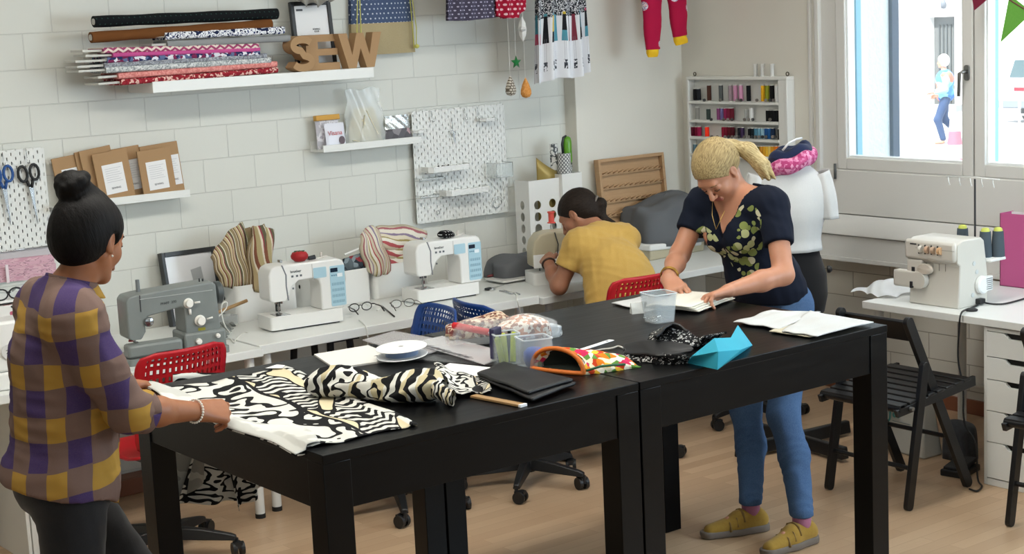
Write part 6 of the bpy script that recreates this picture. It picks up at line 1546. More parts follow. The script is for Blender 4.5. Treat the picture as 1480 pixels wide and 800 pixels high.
e = tag(MB().box((0, 0, .004), (d.length, .026, .007)).build('wooden_ruler', flat('#9c7a50', .5), loc=tuple((r0+r1)/2+Vector((0, 0, .001))), rz=math.atan2(d.y, d.x), bev=.001), 'wooden ruler with a white end beside the folded black fabric', 'ruler')
MB().box((d.length/2-.004, 0, .004), (.010, .0265, .0075)).build('white_tip', PAPER, e)
# clear quilting rulers and templates
AC = clear('#c9c6c8', .42, .12)
poly('clear_plate', 'clear grey plastic template under the ribbon spool', [(524, 492), (570, 479), (668, 497), (604, 516)], AC, z=TZ+.010, th=.003, cat='template')
poly('clear_plate', 'large clear plastic ruler below the heap of fabric samples', [(596, 496), (640, 486), (742, 512), (700, 527)], clear('#d8d8da', .5, .1), z=TZ+.015, th=.003, cat='ruler')
poly('clear_plate', 'narrow dark edged clear ruler in front of the ribbon spool', [(540, 516), (575, 508), (745, 524), (725, 531)], clear('#4f5052', .55, .15), z=TZ+.002, th=.004, cat='ruler')
mb = MB(); rnd = random.Random(2)
for i in range(26):
    p = on_z(612+i*2.6, 497+i*.75+rnd.uniform(0, 1), TZ+.019); mb.box(tuple(p), (.002, .02+.02*(i % 3), .0006), rot=(0, 0, .3))
tag(mb.build('ruler_marks', flat('#3b3b3f', .6)), 'printed marks on the large clear ruler', 'marks', kind='stuff')
# ribbon spool
c = on_z(581, 512, TZ+.02)
e = thing('ribbon_spool', 'white ribbon spool with blue ribbon on the clear template', 'ribbon spool', (c.x, c.y, TZ+.016), rot=(0, -.06, 0))
MB().lathe([(0, .0), (.085, 0), (.087, .002), (.085, .004), (0, .004)], n=40).build('lower_disc', flat('#d8dadc', .4), e, smooth=True, angle=40)
MB().lathe([(.055, .004), (.055, .028)], n=32, cap=False).build('blue_ribbon', flat('#7f95b8', .5), e, smooth=True)
MB().lathe([(0, .028), (.085, .028), (.087, .030), (.085, .032), (.008, .032), (.007, .0325), (0, .0325)], n=40).build('upper_disc', flat('#dedede', .4), e, smooth=True, angle=40)
MB().cyl((0, 0, .0322), (0, 0, .0332), .008, 16).build('hub_hole', flat('#9a9a98', .6), e)
# heap of samples in a clear bag
SM = vor_mat('ditsy_print', ['#c4b39a', '#6d3b3a', '#d6cbb8', '#a88b72', '#8b5e54'], 95)
def lump(label, px, py, wx, wy, h, m, rz, seed, z=TZ+.02, name='fabric_samples', cat='fabric'):
    c = on_z(px, py, z); return cover(label, (c.x, c.y, z), wx, wy, h, rz, seed, m, name=name, cat=cat)
lump('folded ditsy printed fabric samples heaped on the left table', 697, 481, .26, .15, .042, SM, -.3, 4)
lump('upper brown ditsy fabric sample on the heap beside the blue chairs', 702, 471, .17, .10, .035, vor_mat('ditsy_print_b', ['#8a6152', '#b9a58d', '#5d3a34', '#cbbca6'], 110), -.2, 5, z=TZ+.05)
lump('pale printed fabric sample bunched right of the red rods', 757, 486, .18, .11, .06, vor_mat('ditsy_print_c', ['#d3cbbf', '#b98a74', '#dcd6cc', '#8a6b60'], 85), -.4, 6)
c = on_z(730, 478, TZ+.05); e_ = cover('clear bag wrapped over the fabric samples', (c.x, c.y, TZ+.03), .36, .18, .06, -.35, 9, clear('#eef0f2', .10, .15), name='clear_bag', cat='bag')
c = on_z(783, 486, TZ+.0); cover('crumpled clear plastic bag at the right of the fabric heap', (c.x, c.y, TZ+.001), .14, .10, .05, -.35, 11, clear('#dfe4e6', .4, .15), name='clear_bag', cat='bag')
RD = flat('#b5121f', .5)
for l, p0, p1, r in (('long red rod lying across the fabric samples', (656, 470), (724, 483), .012), ('short red rod at the right end of the fabric heap', (752, 471), (773, 465), .009), ('red rod seen through the clear ruler', (660, 497), (716, 508), .010)):
    zz = TZ+(.07 if 'long' in l else .05 if 'short' in l else .0)
    a_, b_ = on_z(*p0, zz), on_z(*p1, zz-.01 if zz > TZ else zz)
    if zz == TZ: a_.z = b_.z = TZ+.004; r = .0035
    else: pass
    tag(MB().cyl(a_, b_, r, 14).build('red_rod', RD, smooth=True, angle=40), l, 'rod')
# clear bins
def cbin(label, px, py, w, d, h, rz=0):
    c = on_z(px, py, TZ)
    e = thing('clear_container', label, 'container', (c.x, c.y, TZ+.0005), rz)
    MB().prism(rrect(w, d, .006), .003).build('container_base', clear('#aeb6ba', .6), e)
    MB().prism(rrect(w, d, .006), h, holes=[rrect(w-.005, d-.005, .004)]).build('container_wall', clear('#cfd8dd', .26, .06), e)
    MB().prism(rrect(w+.004, d+.004, .007), .004, Matrix.Translation((0, 0, h)), holes=[rrect(w-.005, d-.005, .004)]).build('container_rim', clear('#e8eef2', .6, .05), e)
    return e, c
e, c = cbin('clear container with yellow green markers on the left table', 731, 525, .085, .07, .10, R_(-18))
for i, (x, y, col, nm) in enumerate(((-.022, -.012, '#b3bf2e', 'yellow green'), (.0, .0, '#c3cc48', 'yellow green'), (.022, -.01, '#b8c433', 'yellow green'), (.012, .016, '#17181b', 'black'))):
    o = tag(MB().cyl((0, 0, 0), (.012*(i-1), .006, .085), .010, 12).cyl((.012*(i-1), .006, .085), (.0125*(i-1), .006, .095), .006, 12).build('marker', flat(col, .4), smooth=True, angle=40, loc=(c.x+x, c.y+y, TZ+.005)), '%s marker standing in the clear container, %s' % (nm, ('at its left', 'in its middle', 'at its right', 'behind the others')[i]), 'marker', 'markers in the clear container')
tag(MB().box((0, 0, .05), (.05, .02, .10)).build('purple_box', flat('#272244', .4), loc=(c.x-.02, c.y+.022, TZ+.02), rz=.4, bev=.003), 'dark violet box leaning in the marker container', 'box')
e, c = cbin('clear container with a blue pad on the left table', 773, 530, .10, .085, .095, R_(-18))
tag(MB().lathe([(0, 0), (.028, .002), (.036, .02), (.034, .045), (.022, .058), (0, .06)], n=26).build('blue_pad', cloth('#0c2f86', '#1a4aa8', 60), smooth=True, loc=(c.x, c.y, TZ+.005)), 'round blue pad inside the clear container', 'pad')
# zipper pouch, open mouth towards camera left
c = on_z(830, 535, TZ)
FLW = vor_mat('orange_flower_print', ['#e0d6b4', '#c22a55', '#dc7a1c', '#e8e2cf', '#c9401c', '#5e8a3c', '#e3b23a'], 55)
e = thing('zip_pouch', 'open zip pouch with orange lining and a bright flower print', 'pouch', (c.x, c.y, TZ+.001), R_(-22))
X0 = lambda y: -.055-.75*y
def pouch(s_):
    def fn(u, v):
        k = 2*v-1; w = .080*(1-.30*u**2); y = k*w; x = X0(k*.08)*(1-u)+(.185+.02*k*k)*u; hgt = .066*(1-u)**.6+.010
        z = hgt*(1-abs(k)**2.4)+.004*math.sin(u*17+v*9) if s_ > 0 else 0
        return (x, y, z+.001 if s_ > 0 else .001)
    return fn
mb = MB(); mb.grid(pouch(1), 26, 24).grid(pouch(-1), 26, 12); mb.build('flowered_cloth', FLW, e, smooth=True, solid=.002)
rim = [Vector((X0(.08*math.cos(q*PI/14)), .08*math.cos(q*PI/14), .004+.072*abs(math.sin(q*PI/14))**.85)) for q in range(15)]+[Vector((X0(-.08*math.cos(q*PI/14))-.018*math.sin(q*PI/14), -.08*math.cos(q*PI/14), .005)) for q in range(1, 14)]
MB().tube(rim, .0075, 8, closed=True).build('orange_lining', flat('#c8681c', .7), e, smooth=True)
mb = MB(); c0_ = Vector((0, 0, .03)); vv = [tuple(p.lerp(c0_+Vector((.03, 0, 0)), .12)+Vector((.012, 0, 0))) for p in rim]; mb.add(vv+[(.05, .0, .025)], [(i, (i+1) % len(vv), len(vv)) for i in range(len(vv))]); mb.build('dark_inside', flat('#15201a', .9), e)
MB().tube([(X0(-.08)+.01, -.078, .012), (.06, -.081, .022), (.11, -.072, .02), (.15, -.06, .015)], .004, 6).build('green_zip', flat('#1f5a35', .5), e, smooth=True)
# tape and cord
a_, b_ = on_z(838, 507, TZ), on_z(884, 492, TZ); d = b_-a_
e = tag(MB().box((0, 0, .0015), (d.length, .022, .002)).build('white_tape', PAPER, loc=tuple((a_+b_)/2+Vector((0, 0, .001))), rz=math.atan2(d.y, d.x)), 'white paper strip with a punched hole behind the zip pouch', 'strip')
MB().cyl((d.length*.36, 0, .002), (d.length*.36, 0, .0032), .005, 12).build('punched_hole', DK, e)
cable('twisted_cord', 'thin white twisted cord between the pouch and the black patterned bag', [(850, 509), (868, 505), (884, 503), (893, 500), (900, 502)], .003, flat('#c9c6be', .7), z=TZ+.004, cat='cord')

# black patterned bag with turquoise corner
BWP = NT('black_white_speckle'); BWP.base(BWP.ramp(BWP.noise(BWP.obj(), 95, 2), [(0, '#101012'), (.53, '#101012'), (.57, '#c4c4c2'), (.64, '#101012')], 'CONSTANT')); BWP.p(.85, 0, .2); BWP = BWP.m
c = on_z(985, 508, TZ)
e = thing('patterned_bag', 'black and white speckled bag with a turquoise boxed corner', 'bag', (c.x, c.y, TZ+.001), 0)
inv = Matrix.Translation((-c.x, -c.y, -TZ-.001))
def W3(px, py, z): p = on_z(px, py, TZ+z); return inv @ p
def ribbon(pts_lo, pts_hi, m, name, th=.006, n=40):
    """wall between two smoothed curves"""
    def cr(P, t_):
        x = t_*(len(P)-1); i = min(int(x), len(P)-2); f = x-i; p0, p1, p2, p3 = P[max(i-1, 0)], P[i], P[i+1], P[min(i+2, len(P)-1)]
        return .5*((2*p1)+(p2-p0)*f+(2*p0-5*p1+4*p2-p3)*f*f+(3*p1-p0-3*p2+p3)*f**3)
    mb = MB(); mb.grid(lambda u, v: tuple(cr(pts_lo, u).lerp(cr(pts_hi, u), v)+Vector((.004*math.sin(u*20+v*5), .004*math.sin(v*9+u*7), 0))), n, 10)
    return mb.build(name, m, e, smooth=True, solid=th, soff=0)
ribbon([W3(898, 520, 0), W3(930, 524, 0), W3(970, 526, 0), W3(998, 524, 0)], [W3(905, 505, .012), W3(935, 507, .03), W3(968, 512, .035), W3(994, 512, .035)], BWP, 'speckled_side', .008)
ribbon([W3(902, 512, .01), W3(930, 512, .025), W3(960, 514, .03), W3(1000, 508, .03)], [W3(905, 497, .02), W3(930, 492, .045), W3(965, 494, .05), W3(1003, 500, .04)], BC, 'black_lining', .007)
ribbon([W3(925, 500, .02), W3(945, 503, .03), W3(975, 505, .03), W3(1010, 500, .03)], [W3(945, 480, .05), W3(958, 474, .075), W3(985, 476, .07), W3(1015, 490, .05)], BWP, 'speckled_back', .007)
ribbon([W3(945, 490, .045), W3(955, 478, .07), W3(968, 472, .08), W3(985, 477, .075)], [W3(950, 486, .07), W3(962, 472, .095), W3(975, 467, .10), W3(995, 478, .08)], BC, 'black_rim', .007)
ribbon([W3(955, 510, .0), W3(975, 506, .0), W3(1005, 500, .0), W3(1030, 492, .0)], [W3(1000, 490, .04), W3(1020, 485, .05), W3(1035, 483, .045), W3(1050, 480, .04)], BWP, 'speckled_back', .007)
poly_in = MB(); 
P_ = [W3(905, 515, .001), W3(1000, 520, .001), W3(1030, 500, .001), W3(950, 492, .001)]; poly_in.add([tuple(p) for p in P_], [(0, 1, 2, 3)]); poly_in.build('inner_base', BC, e, solid=.004)
TQ = NT('turquoise_cotton'); TQ.base(TQ.mix(TQ.noise(TQ.obj(), 8, 2), hexc('#2a93ad'), hexc('#36a3bc'))); TQ.p(.7, 0, .25); TQ = TQ.m
tq = MB()
V = [W3(993, 524, .0), W3(1032, 489, .075), W3(1037, 534, .0), W3(1087, 499, .0), W3(1066, 470, .06), W3(1056, 488, .055), W3(1038, 508, .055), W3(1070, 505, .035), W3(1000, 514, .035)]
tq.add([tuple(p) for p in V], [(0, 2, 6), (0, 6, 8), (8, 6, 1), (2, 7, 6), (2, 3, 7), (6, 7, 5), (6, 5, 1), (7, 3, 4), (7, 4, 5)])
tq.build('turquoise_corner', TQ, e, solid=.004, bev=.001)
# cup with pins
c = on_z(953, 464, TZ)
e = thing('pin_cup', 'clear square cup with pins before the hands of the blonde woman', 'cup', (c.x, c.y, TZ+.0005), R_(-12))
mb = MB()
def sqring(w0, w1, h, th):
    for (w, z) in (): pass
    o0, o1 = rrect(w0, w0, .012), rrect(w1, w1, .014); i0, i1 = rrect(w0-th, w0-th, .011), rrect(w1-th, w1-th, .013); n = len(o0)
    vs = [(x, y, 0) for x, y in o0]+[(x, y, h) for x, y in o1]+[(x, y, .004) for x, y in i0]+[(x, y, h) for x, y in i1]; fs = []
    for i in range(n):
        j = (i+1) % n; fs += [(i, j, n+j, n+i), (2*n+j, 2*n+i, 3*n+i, 3*n+j), (n+i, n+j, 3*n+j, 3*n+i)]
    fs += [tuple(range(n))[::-1], tuple(2*n+i for i in range(n))]
    return MB().add(vs, fs)
sqring(.085, .105, .105, .005).build('cup_wall', clear('#d3dce0', .28, .05), e, smooth=True, angle=30)
MB().tube([(x, y, .105) for x, y in rrect(.105, .105, .014)], .0018, 6, closed=True).build('cup_rim', clear('#eef4f6', .7, .05), e, smooth=True)
rnd = random.Random(4); mb = MB()
for i in range(60):
    x, y = rnd.uniform(-.035, .035), rnd.uniform(-.035, .035); q = rnd.uniform(0, PI); mb.tube([(x, y, .006+rnd.random()*.008), (x+.014*math.cos(q), y+.014*math.sin(q), .006+rnd.random()*.012)], .0011, 4)
tag(mb.build('pins', STEEL, loc=tuple(e.location)), 'loose steel pins covering the bottom of the clear cup', 'pins', kind='stuff')
# small clip bag left of the cup
c = on_z(924, 452, TZ)
tag(MB().box((0, 0, .02), (.05, .03, .04), taper=(1, .2)).build('clear_sachet', clear('#e2e2dc', .5), loc=(c.x-.01, c.y, TZ+.001), rz=-.4), 'small clear sachet lying left of the pin cup', 'sachet')
mb = MB(); rnd = random.Random(6)
for i in range(16): a_ = rnd.uniform(-.5, .5); mb.tube([(0, 0, .002), (.035*math.sin(a_), .012*rnd.uniform(-1, 1), .04*math.cos(a_))], .0012, 4)
tag(mb.build('dried_sprig', flat('#6d6034', .8), loc=(c.x+.02, c.y-.005, TZ+.001)), 'bunch of short olive brown bristles beside the pin cup', 'bristles')
# white cloth stack under the hands
poly('white_cloth', 'flat white cloth spread behind the pin cup towards the red chair', [(884, 440), (940, 428), (1010, 436), (935, 452)], WC, th=.003, cat='cloth', wav=.003)
for i in range(4): poly('cream_cloth', ('lowest', 'second lowest', 'third lowest', 'topmost')[i]+' of the cream cloth layers under the hands of the blonde woman', [(930+i*4, 446-i*1), (985, 425-i*1), (1062-i*3, 433-i*2), (1010-i*4, 452-i*2)], cloth(('#c9c3b0', '#d3cfc2')[i % 2], '#dad7cc', 240), z=TZ+.004+.005*i, th=.003, cat='cloth', wav=.005)
# white cloths at the right end
poly('white_cloth', 'large white cloth at the right end of the table, hanging over its edge', [(1130, 482), (1170, 452), (1262, 468), (1180, 488)], WC, z=TZ+.006, th=.003, cat='cloth', wav=.006)
poly('white_cloth', 'white crumpled cloth left of the one over the table edge', [(1060, 468), (1115, 451), (1185, 453), (1128, 478)], WC, z=TZ+.002, th=.003, cat='cloth', wav=.007)
poly('cream_cloth', 'cream cloth under the white cloths at the right table end', [(1112, 481), (1150, 465), (1250, 470), (1170, 489)], cloth('#bdb59c', '#cbc4ae', 240), z=TZ+.001, th=.003, cat='cloth', wav=.002)
# ================================================================== people
V3 = lambda *a: np.array(a, float)
def nrm(v): v = np.array(v, float); return v/np.linalg.norm(v)
class SDF:
    def __init__(s): s.p = []; s.post = []
    def cap(s, a, b, ra, rb=None, k=.02, op='u'): s.p.append(('cap', V3(*a), V3(*b), ra, ra if rb is None else rb, k, op)); return s
    def ell(s, c, r, R=None, k=.02, op='u'): s.p.append(('ell', V3(*c), V3(*r), np.eye(3) if R is None else np.array(R, float), None, k, op)); return s
    def chain(s, pts, rs, k=.02, op='u'):
        for i in range(len(pts)-1): s.cap(pts[i], pts[i+1], rs[i], rs[i+1], k, op)
        return s
    def bounds(s):
        lo = V3(9, 9, 9)*10; hi = -lo
        for q in s.p:
            if q[6] != 'u': continue
            if q[0] == 'cap': r = max(q[3], q[4]); l, h = np.minimum(q[1], q[2])-r, np.maximum(q[1], q[2])+r
            else: r = q[2].max(); l, h = q[1]-r, q[1]+r
            lo = np.minimum(lo, l); hi = np.maximum(hi, h)
        return lo-.03, hi+.03
    def mesh(s, h, lo=None, hi=None):
        L, H = s.bounds()
        if lo is None: lo = L
        if hi is None: hi = H
        lo = np.maximum(V3(*lo), L); hi = np.minimum(V3(*hi), H)
        i0 = np.floor(lo/h).astype(int); i1 = np.ceil(hi/h).astype(int); n = i1-i0+1
        ax = [(i0[d]+np.arange(n[d]))*h for d in range(3)]
        D = np.full(tuple(n), .2, np.float32)
        for q in s.p:
            m = q[5]+.06
            if q[0] == 'cap': r = max(q[3], q[4])+m; l, u = np.minimum(q[1], q[2])-r, np.maximum(q[1], q[2])+r
            else: r = q[2].max()+m; l, u = q[1]-r, q[1]+r
            a = [max(0, int(np.searchsorted(ax[d], l[d]))) for d in range(3)]; b = [min(n[d], int(np.searchsorted(ax[d], u[d]))) for d in range(3)]
            if any(a[d] >= b[d] for d in range(3)): continue
            X, Y, Z = np.meshgrid(ax[0][a[0]:b[0]], ax[1][a[1]:b[1]], ax[2][a[2]:b[2]], indexing='ij')
            if q[0] == 'cap':
                A, ab = q[1], q[2]-q[1]; L2 = max(ab@ab, 1e-9)
                px, py, pz = X-A[0], Y-A[1], Z-A[2]
                t = np.clip((px*ab[0]+py*ab[1]+pz*ab[2])/L2, 0, 1)
                d = np.sqrt((px-t*ab[0])**2+(py-t*ab[1])**2+(pz-t*ab[2])**2)-(q[3]+(q[4]-q[3])*t)
            else:
                px, py, pz = X-q[1][0], Y-q[1][1], Z-q[1][2]; R = q[3]
                u0, u1, u2 = [px*R[0, j]+py*R[1, j]+pz*R[2, j] for j in range(3)]; r = q[2]
                k0 = np.sqrt((u0/r[0])**2+(u1/r[1])**2+(u2/r[2])**2); k1 = np.sqrt((u0/r[0]**2)**2+(u1/r[1]**2)**2+(u2/r[2]**2)**2)
                d = k0*(k0-1)/np.maximum(k1, 1e-6)
            sl = (slice(a[0], b[0]), slice(a[1], b[1]), slice(a[2], b[2])); o = D[sl]; k = q[5]
            if q[6] == 'u':
                hh = np.clip(.5+.5*(o-d)/k, 0, 1); D[sl] = o+(d-o)*hh-k*hh*(1-hh)
            else:
                hh = np.clip(.5-.5*(o+d)/k, 0, 1); D[sl] = o+(-d-o)*hh+k*hh*(1-hh)
        if s.post:
            X, Y, Z = np.meshgrid(*ax, indexing='ij')
            for f in s.post: D = f(X, Y, Z, D)
        # surface nets
        F = D; ins = F < 0; c = [(i, j, k) for i in (0, 1) for j in (0, 1) for k in (0, 1)]
        S = sum(ins[i:n[0]-1+i, j:n[1]-1+j, k:n[2]-1+k].astype(np.int8) for i, j, k in c)
        idx = np.argwhere((S > 0) & (S < 8))
        if len(idx) == 0: return np.zeros((0, 3)), []
        val = {q: F[idx[:, 0]+q[0], idx[:, 1]+q[1], idx[:, 2]+q[2]] for q in c}
        acc = np.zeros((len(idx), 3)); cnt = np.zeros(len(idx))
        for q in c:
            for d in range(3):
                if q[d] == 0:
                    w = list(q); w[d] = 1; w = tuple(w); va, vb = val[q], val[w]; cr = (va < 0) != (vb < 0)
                    t = np.where(cr, va/np.where(cr, va-vb, 1), 0); pt = np.tile(np.array(q, float), (len(idx), 1)); pt[:, d] += t
                    acc[cr] += pt[cr]; cnt[cr] += 1
        vert = (idx+acc/cnt[:, None]+i0)*h
        ID = np.full(tuple(n-1), -1, np.int64); ID[idx[:, 0], idx[:, 1], idx[:, 2]] = np.arange(len(idx))
        faces = []
        for d in range(3):
            e1, e2 = (d+1) % 3, (d+2) % 3
            sa = [slice(1, n[x]-1) for x in range(3)]; sa[d] = slice(0, n[d]-1); sb = list(sa); sb[d] = slice(1, n[d])
            A = ins[tuple(sa)]; B = ins[tuple(sb)]; e = np.argwhere(A != B)
            if len(e) == 0: continue
            off = np.array([1, 1, 1]); off[d] = 0; e = e+off; si = ins[e[:, 0], e[:, 1], e[:, 2]]
            def g(o1, o2): w = e.copy(); w[:, e1] -= o1; w[:, e2] -= o2; return ID[w[:, 0], w[:, 1], w[:, 2]]
            q = np.stack([g(1, 1), g(0, 1), g(0, 0), g(1, 0)], 1); q[~si] = q[~si][:, ::-1]
            faces.append(q[(q >= 0).all(1)])
        return vert, np.concatenate(faces)
def meshobj(name, parts, mat, parent, smooth_it=0, matfn=None):
    vs = []; fs = []; o = 0
    for v, f in parts: vs.append(v); fs.append(np.asarray(f)+o); o += len(v)
    vs = np.concatenate(vs); fs = np.concatenate(fs)
    off = np.array(parent.matrix_basis.translation) if parent is not None else V3(0, 0, 0)
    vs = vs-off
    me = bpy.data.meshes.new(name); me.vertices.add(len(vs)); me.vertices.foreach_set('co', vs.ravel())
    me.loops.add(len(fs)*4); me.loops.foreach_set('vertex_index', fs.ravel().astype(np.int32)); me.polygons.add(len(fs)); me.polygons.foreach_set('loop_start', np.arange(0, len(fs)*4, 4, dtype=np.int32))
    me.update(calc_edges=True); me.validate()
    me.polygons.foreach_set('use_smooth', [True]*len(me.polygons))
    for m in (mat if isinstance(mat, list) else [mat]): me.materials.append(m)
    if matfn is not None:
        cen = np.zeros(len(me.polygons)*3); me.polygons.foreach_get('center', cen); cen = cen.reshape(-1, 3)+off
        me.polygons.foreach_set('material_index', matfn(cen).astype(np.int32))
    ob = bpy.data.objects.new(name, me); COL.objects.link(ob)
    if parent is not None: ob.parent = parent
    if smooth_it:
        md = ob.modifiers.new('smooth', 'SMOOTH'); md.factor = .5; md.iterations = smooth_it
    return ob
def skin(name, c, c2):
    t = NT(name); n = t.noise(t.obj(), 26, 3); t.base(t.mix(n, hexc(c), hexc(c2))); t.p(.48, 0, .4)
    t.b.inputs['Subsurface Weight'].default_value = .12; t.b.inputs['Subsurface Radius'].default_value = (.01, .004, .002); t.bump(t.noise(t.obj(), 240, 3), .08, .0008); return t.m
def hairmat(name, a, b, stretch=(60, 60, 8), rot=(0, 0, 0), bs=.5):
    t = NT(name); F_ = Vector(rot).normalized() if Vector(rot).length > .1 else Vector((0, 0, 1)); A_ = F_.orthogonal().normalized(); B_ = F_.cross(A_); co = t.obj()
    def dot(ax):
        nd = t.n('VectorMath', operation='DOT_PRODUCT'); t.t.links.new(co, nd.inputs[0]); nd.inputs[1].default_value = tuple(ax); return nd.outputs['Value']
    n = t.noise(t.comb(t.math('MULTIPLY', dot(A_), 70), t.math('MULTIPLY', dot(B_), 70), t.math('MULTIPLY', dot(F_), 5)), 3.2, 3, rough=.6); t.base(t.ramp(n, [(.3, a), (.65, b)])); t.p(.6, 0, .14)
    t.bump(n, bs*.7, .004); return t.m
def frameR(F, U):
    F = nrm(F); U = np.array(U, float); U = nrm(U-F*(U@F)); L = np.cross(U, F); return np.stack([F, L, U], 1)
def head(s, C, R, sc=1.0):
    T = lambda f, l, u: C+R@(V3(f, l, u)*sc)
    E = lambda c, r, k=.02, op='u': s.ell(T(*c), V3(*r)*sc, R, k, op)
    E((-.012, 0, .035), (.096, .075, .082)); E((.025, 0, -.030), (.064, .056, .078), .03)
    E((.066, 0, -.096), (.018, .020, .016), .02)
    for l in (-1, 1):
        s.cap(T(-.005, l*.052, -.045), T(.058, l*.016, -.094), .018*sc, .016*sc, .02)
        E((.056, l*.034, -.030), (.026, .024, .026), .02)
    s.cap(T(.078, -.030, .024), T(.078, .030, .024), .013*sc, None, .015)
    for l in (-1, 1): E((.104, l*.031, .004), (.016, .019, .011), .012, 's')
    for l in (-1, 1): E((.074, l*.031, .001), (.014, .016, .0125), .004)
    s.cap(T(.088, 0, .012), T(.110, 0, -.030), .0065*sc, .0105*sc, .010)
    for l in (-1, 1): E((.098, l*.011, -.034), (.009, .007, .007), .005)
    s.cap(T(.088, -.017, -.066), T(.088, .017, -.066), .0065*sc, None, .005); s.cap(T(.089, -.016, -.057), T(.089, .016, -.057), .0055*sc, None, .004)
    for l in (-1, 1):
        E((-.006, l*.074, -.006), (.017, .008, .030), .006); E((.000, l*.083, -.004), (.009, .006, .018), .004, 's'); E((.004, l*.073, -.030), (.008, .006, .009), .004)
def hand(s, W, D, N, T, sc=1.0, curls=None, spread=.10, thumb=(.5, .35, .3), thumb_in=.3):
    """W wrist, D hand direction, N back-of-hand normal, T thumb side"""
    D = nrm(D); N = nrm(np.array(N)-D*np.dot(N, D)); T = nrm(np.array(T)-D*np.dot(T, D)-N*np.dot(T, N)); W = np.array(W, float)
    K = []
    for i, (w, l) in enumerate(((.030, .088), (.010, .092), (-.011, .088), (-.030, .080))):
        kn = W+(D*l+T*w+N*(.004-abs(w)*.1))*sc; K.append(kn); s.cap(W+(D*.005+T*w*.55)*sc, kn, .0145*sc, .0115*sc, .016)
    s.cap(W+(D*.03+T*.022-N*.008)*sc, W+(D*.06+T*.028-N*.006)*sc, .014*sc, .011*sc, .016)
    curls = curls or [(.4, .5, .3)]*4
    for i, (L, r) in enumerate(((.070, .0088), (.077, .0090), (.071, .0085), (.056, .0077))):
        a = 0; p = K[i]; sp = (1.5-i)*spread
        for j, fr in enumerate((.45, .31, .24)):
            a += curls[i][j]; d = nrm((D*math.cos(a)-N*math.sin(a))+T*sp); q = p+d*L*fr*sc
            s.cap(p, q, r*(1-.1*j)*sc, r*(.92-.1*j)*sc, .004); p = q
    p = W+(D*.022+T*.026-N*.006)*sc; a = thumb[0]
    for j, L in enumerate((.042, .032, .027)):
        d = nrm(D*math.cos(a)+T*math.sin(a)-N*thumb_in); q = p+d*L*sc; s.cap(p, q, (.0125-.0012*j)*sc, (.0112-.0012*j)*sc, .007); p = q; a -= thumb[1] if j == 0 else thumb[2]
def torso(s, P, C, NB, lp, lc, shl, shr, up0, up1, g=0, hipw=.155, kk=.05):
    lp, lc = nrm(lp), nrm(lc); up0 = nrm(up0); up1 = nrm(up1)
    f0 = np.cross(lp, up0); f1 = np.cross(lc, up1)
    R0 = np.stack([f0, lp, up0], 1); R1 = np.stack([f1, lc, up1], 1)
    s.ell(P, (.105+g, hipw+g, .105+g), R0, kk)
    M = (P+C)/2; Rm = np.stack([nrm(f0+f1), nrm(lp+lc), nrm(up0+up1)], 1)
    s.ell(M, (.088+g, .120+g, .13+g), Rm, kk)
    s.ell(C, (.100+g, .138+g, .135+g), R1, kk)
    s.cap(shl*.85+C*.15+up1*.02, shr*.85+C*.15+up1*.02, .058+g, None, .04)
    s.cap(NB, shl*.8+NB*.2, .044+g, .048+g, .03); s.cap(NB, shr*.8+NB*.2, .044+g, .048+g, .03)
    return R0, R1
def wrinkle(amp, fr, seed=0, ax=(1, 1, 1)):
    r = np.random.RandomState(seed); W_ = r.randn(5, 3)*fr*np.array(ax); ph = r.rand(5)*6
    def f(X, Y, Z, D):
        n = 0
        for w, p in zip(W_, ph): n = n+np.abs(np.sin(.5*(X*w[0]+Y*w[1]+Z*w[2])+p+1.5*np.sin(X*w[1]*.5+Z*w[2]*.3)))
        return D+amp*(n/5-.6)
    return f
def cutplane(p, n):
    p = V3(*p); n = nrm(n)
    return lambda X, Y, Z, D: np.maximum(D, (X-p[0])*n[0]+(Y-p[1])*n[1]+(Z-p[2])*n[2])
PER = lambda label, loc: thing('person', label, 'person', tuple(loc))

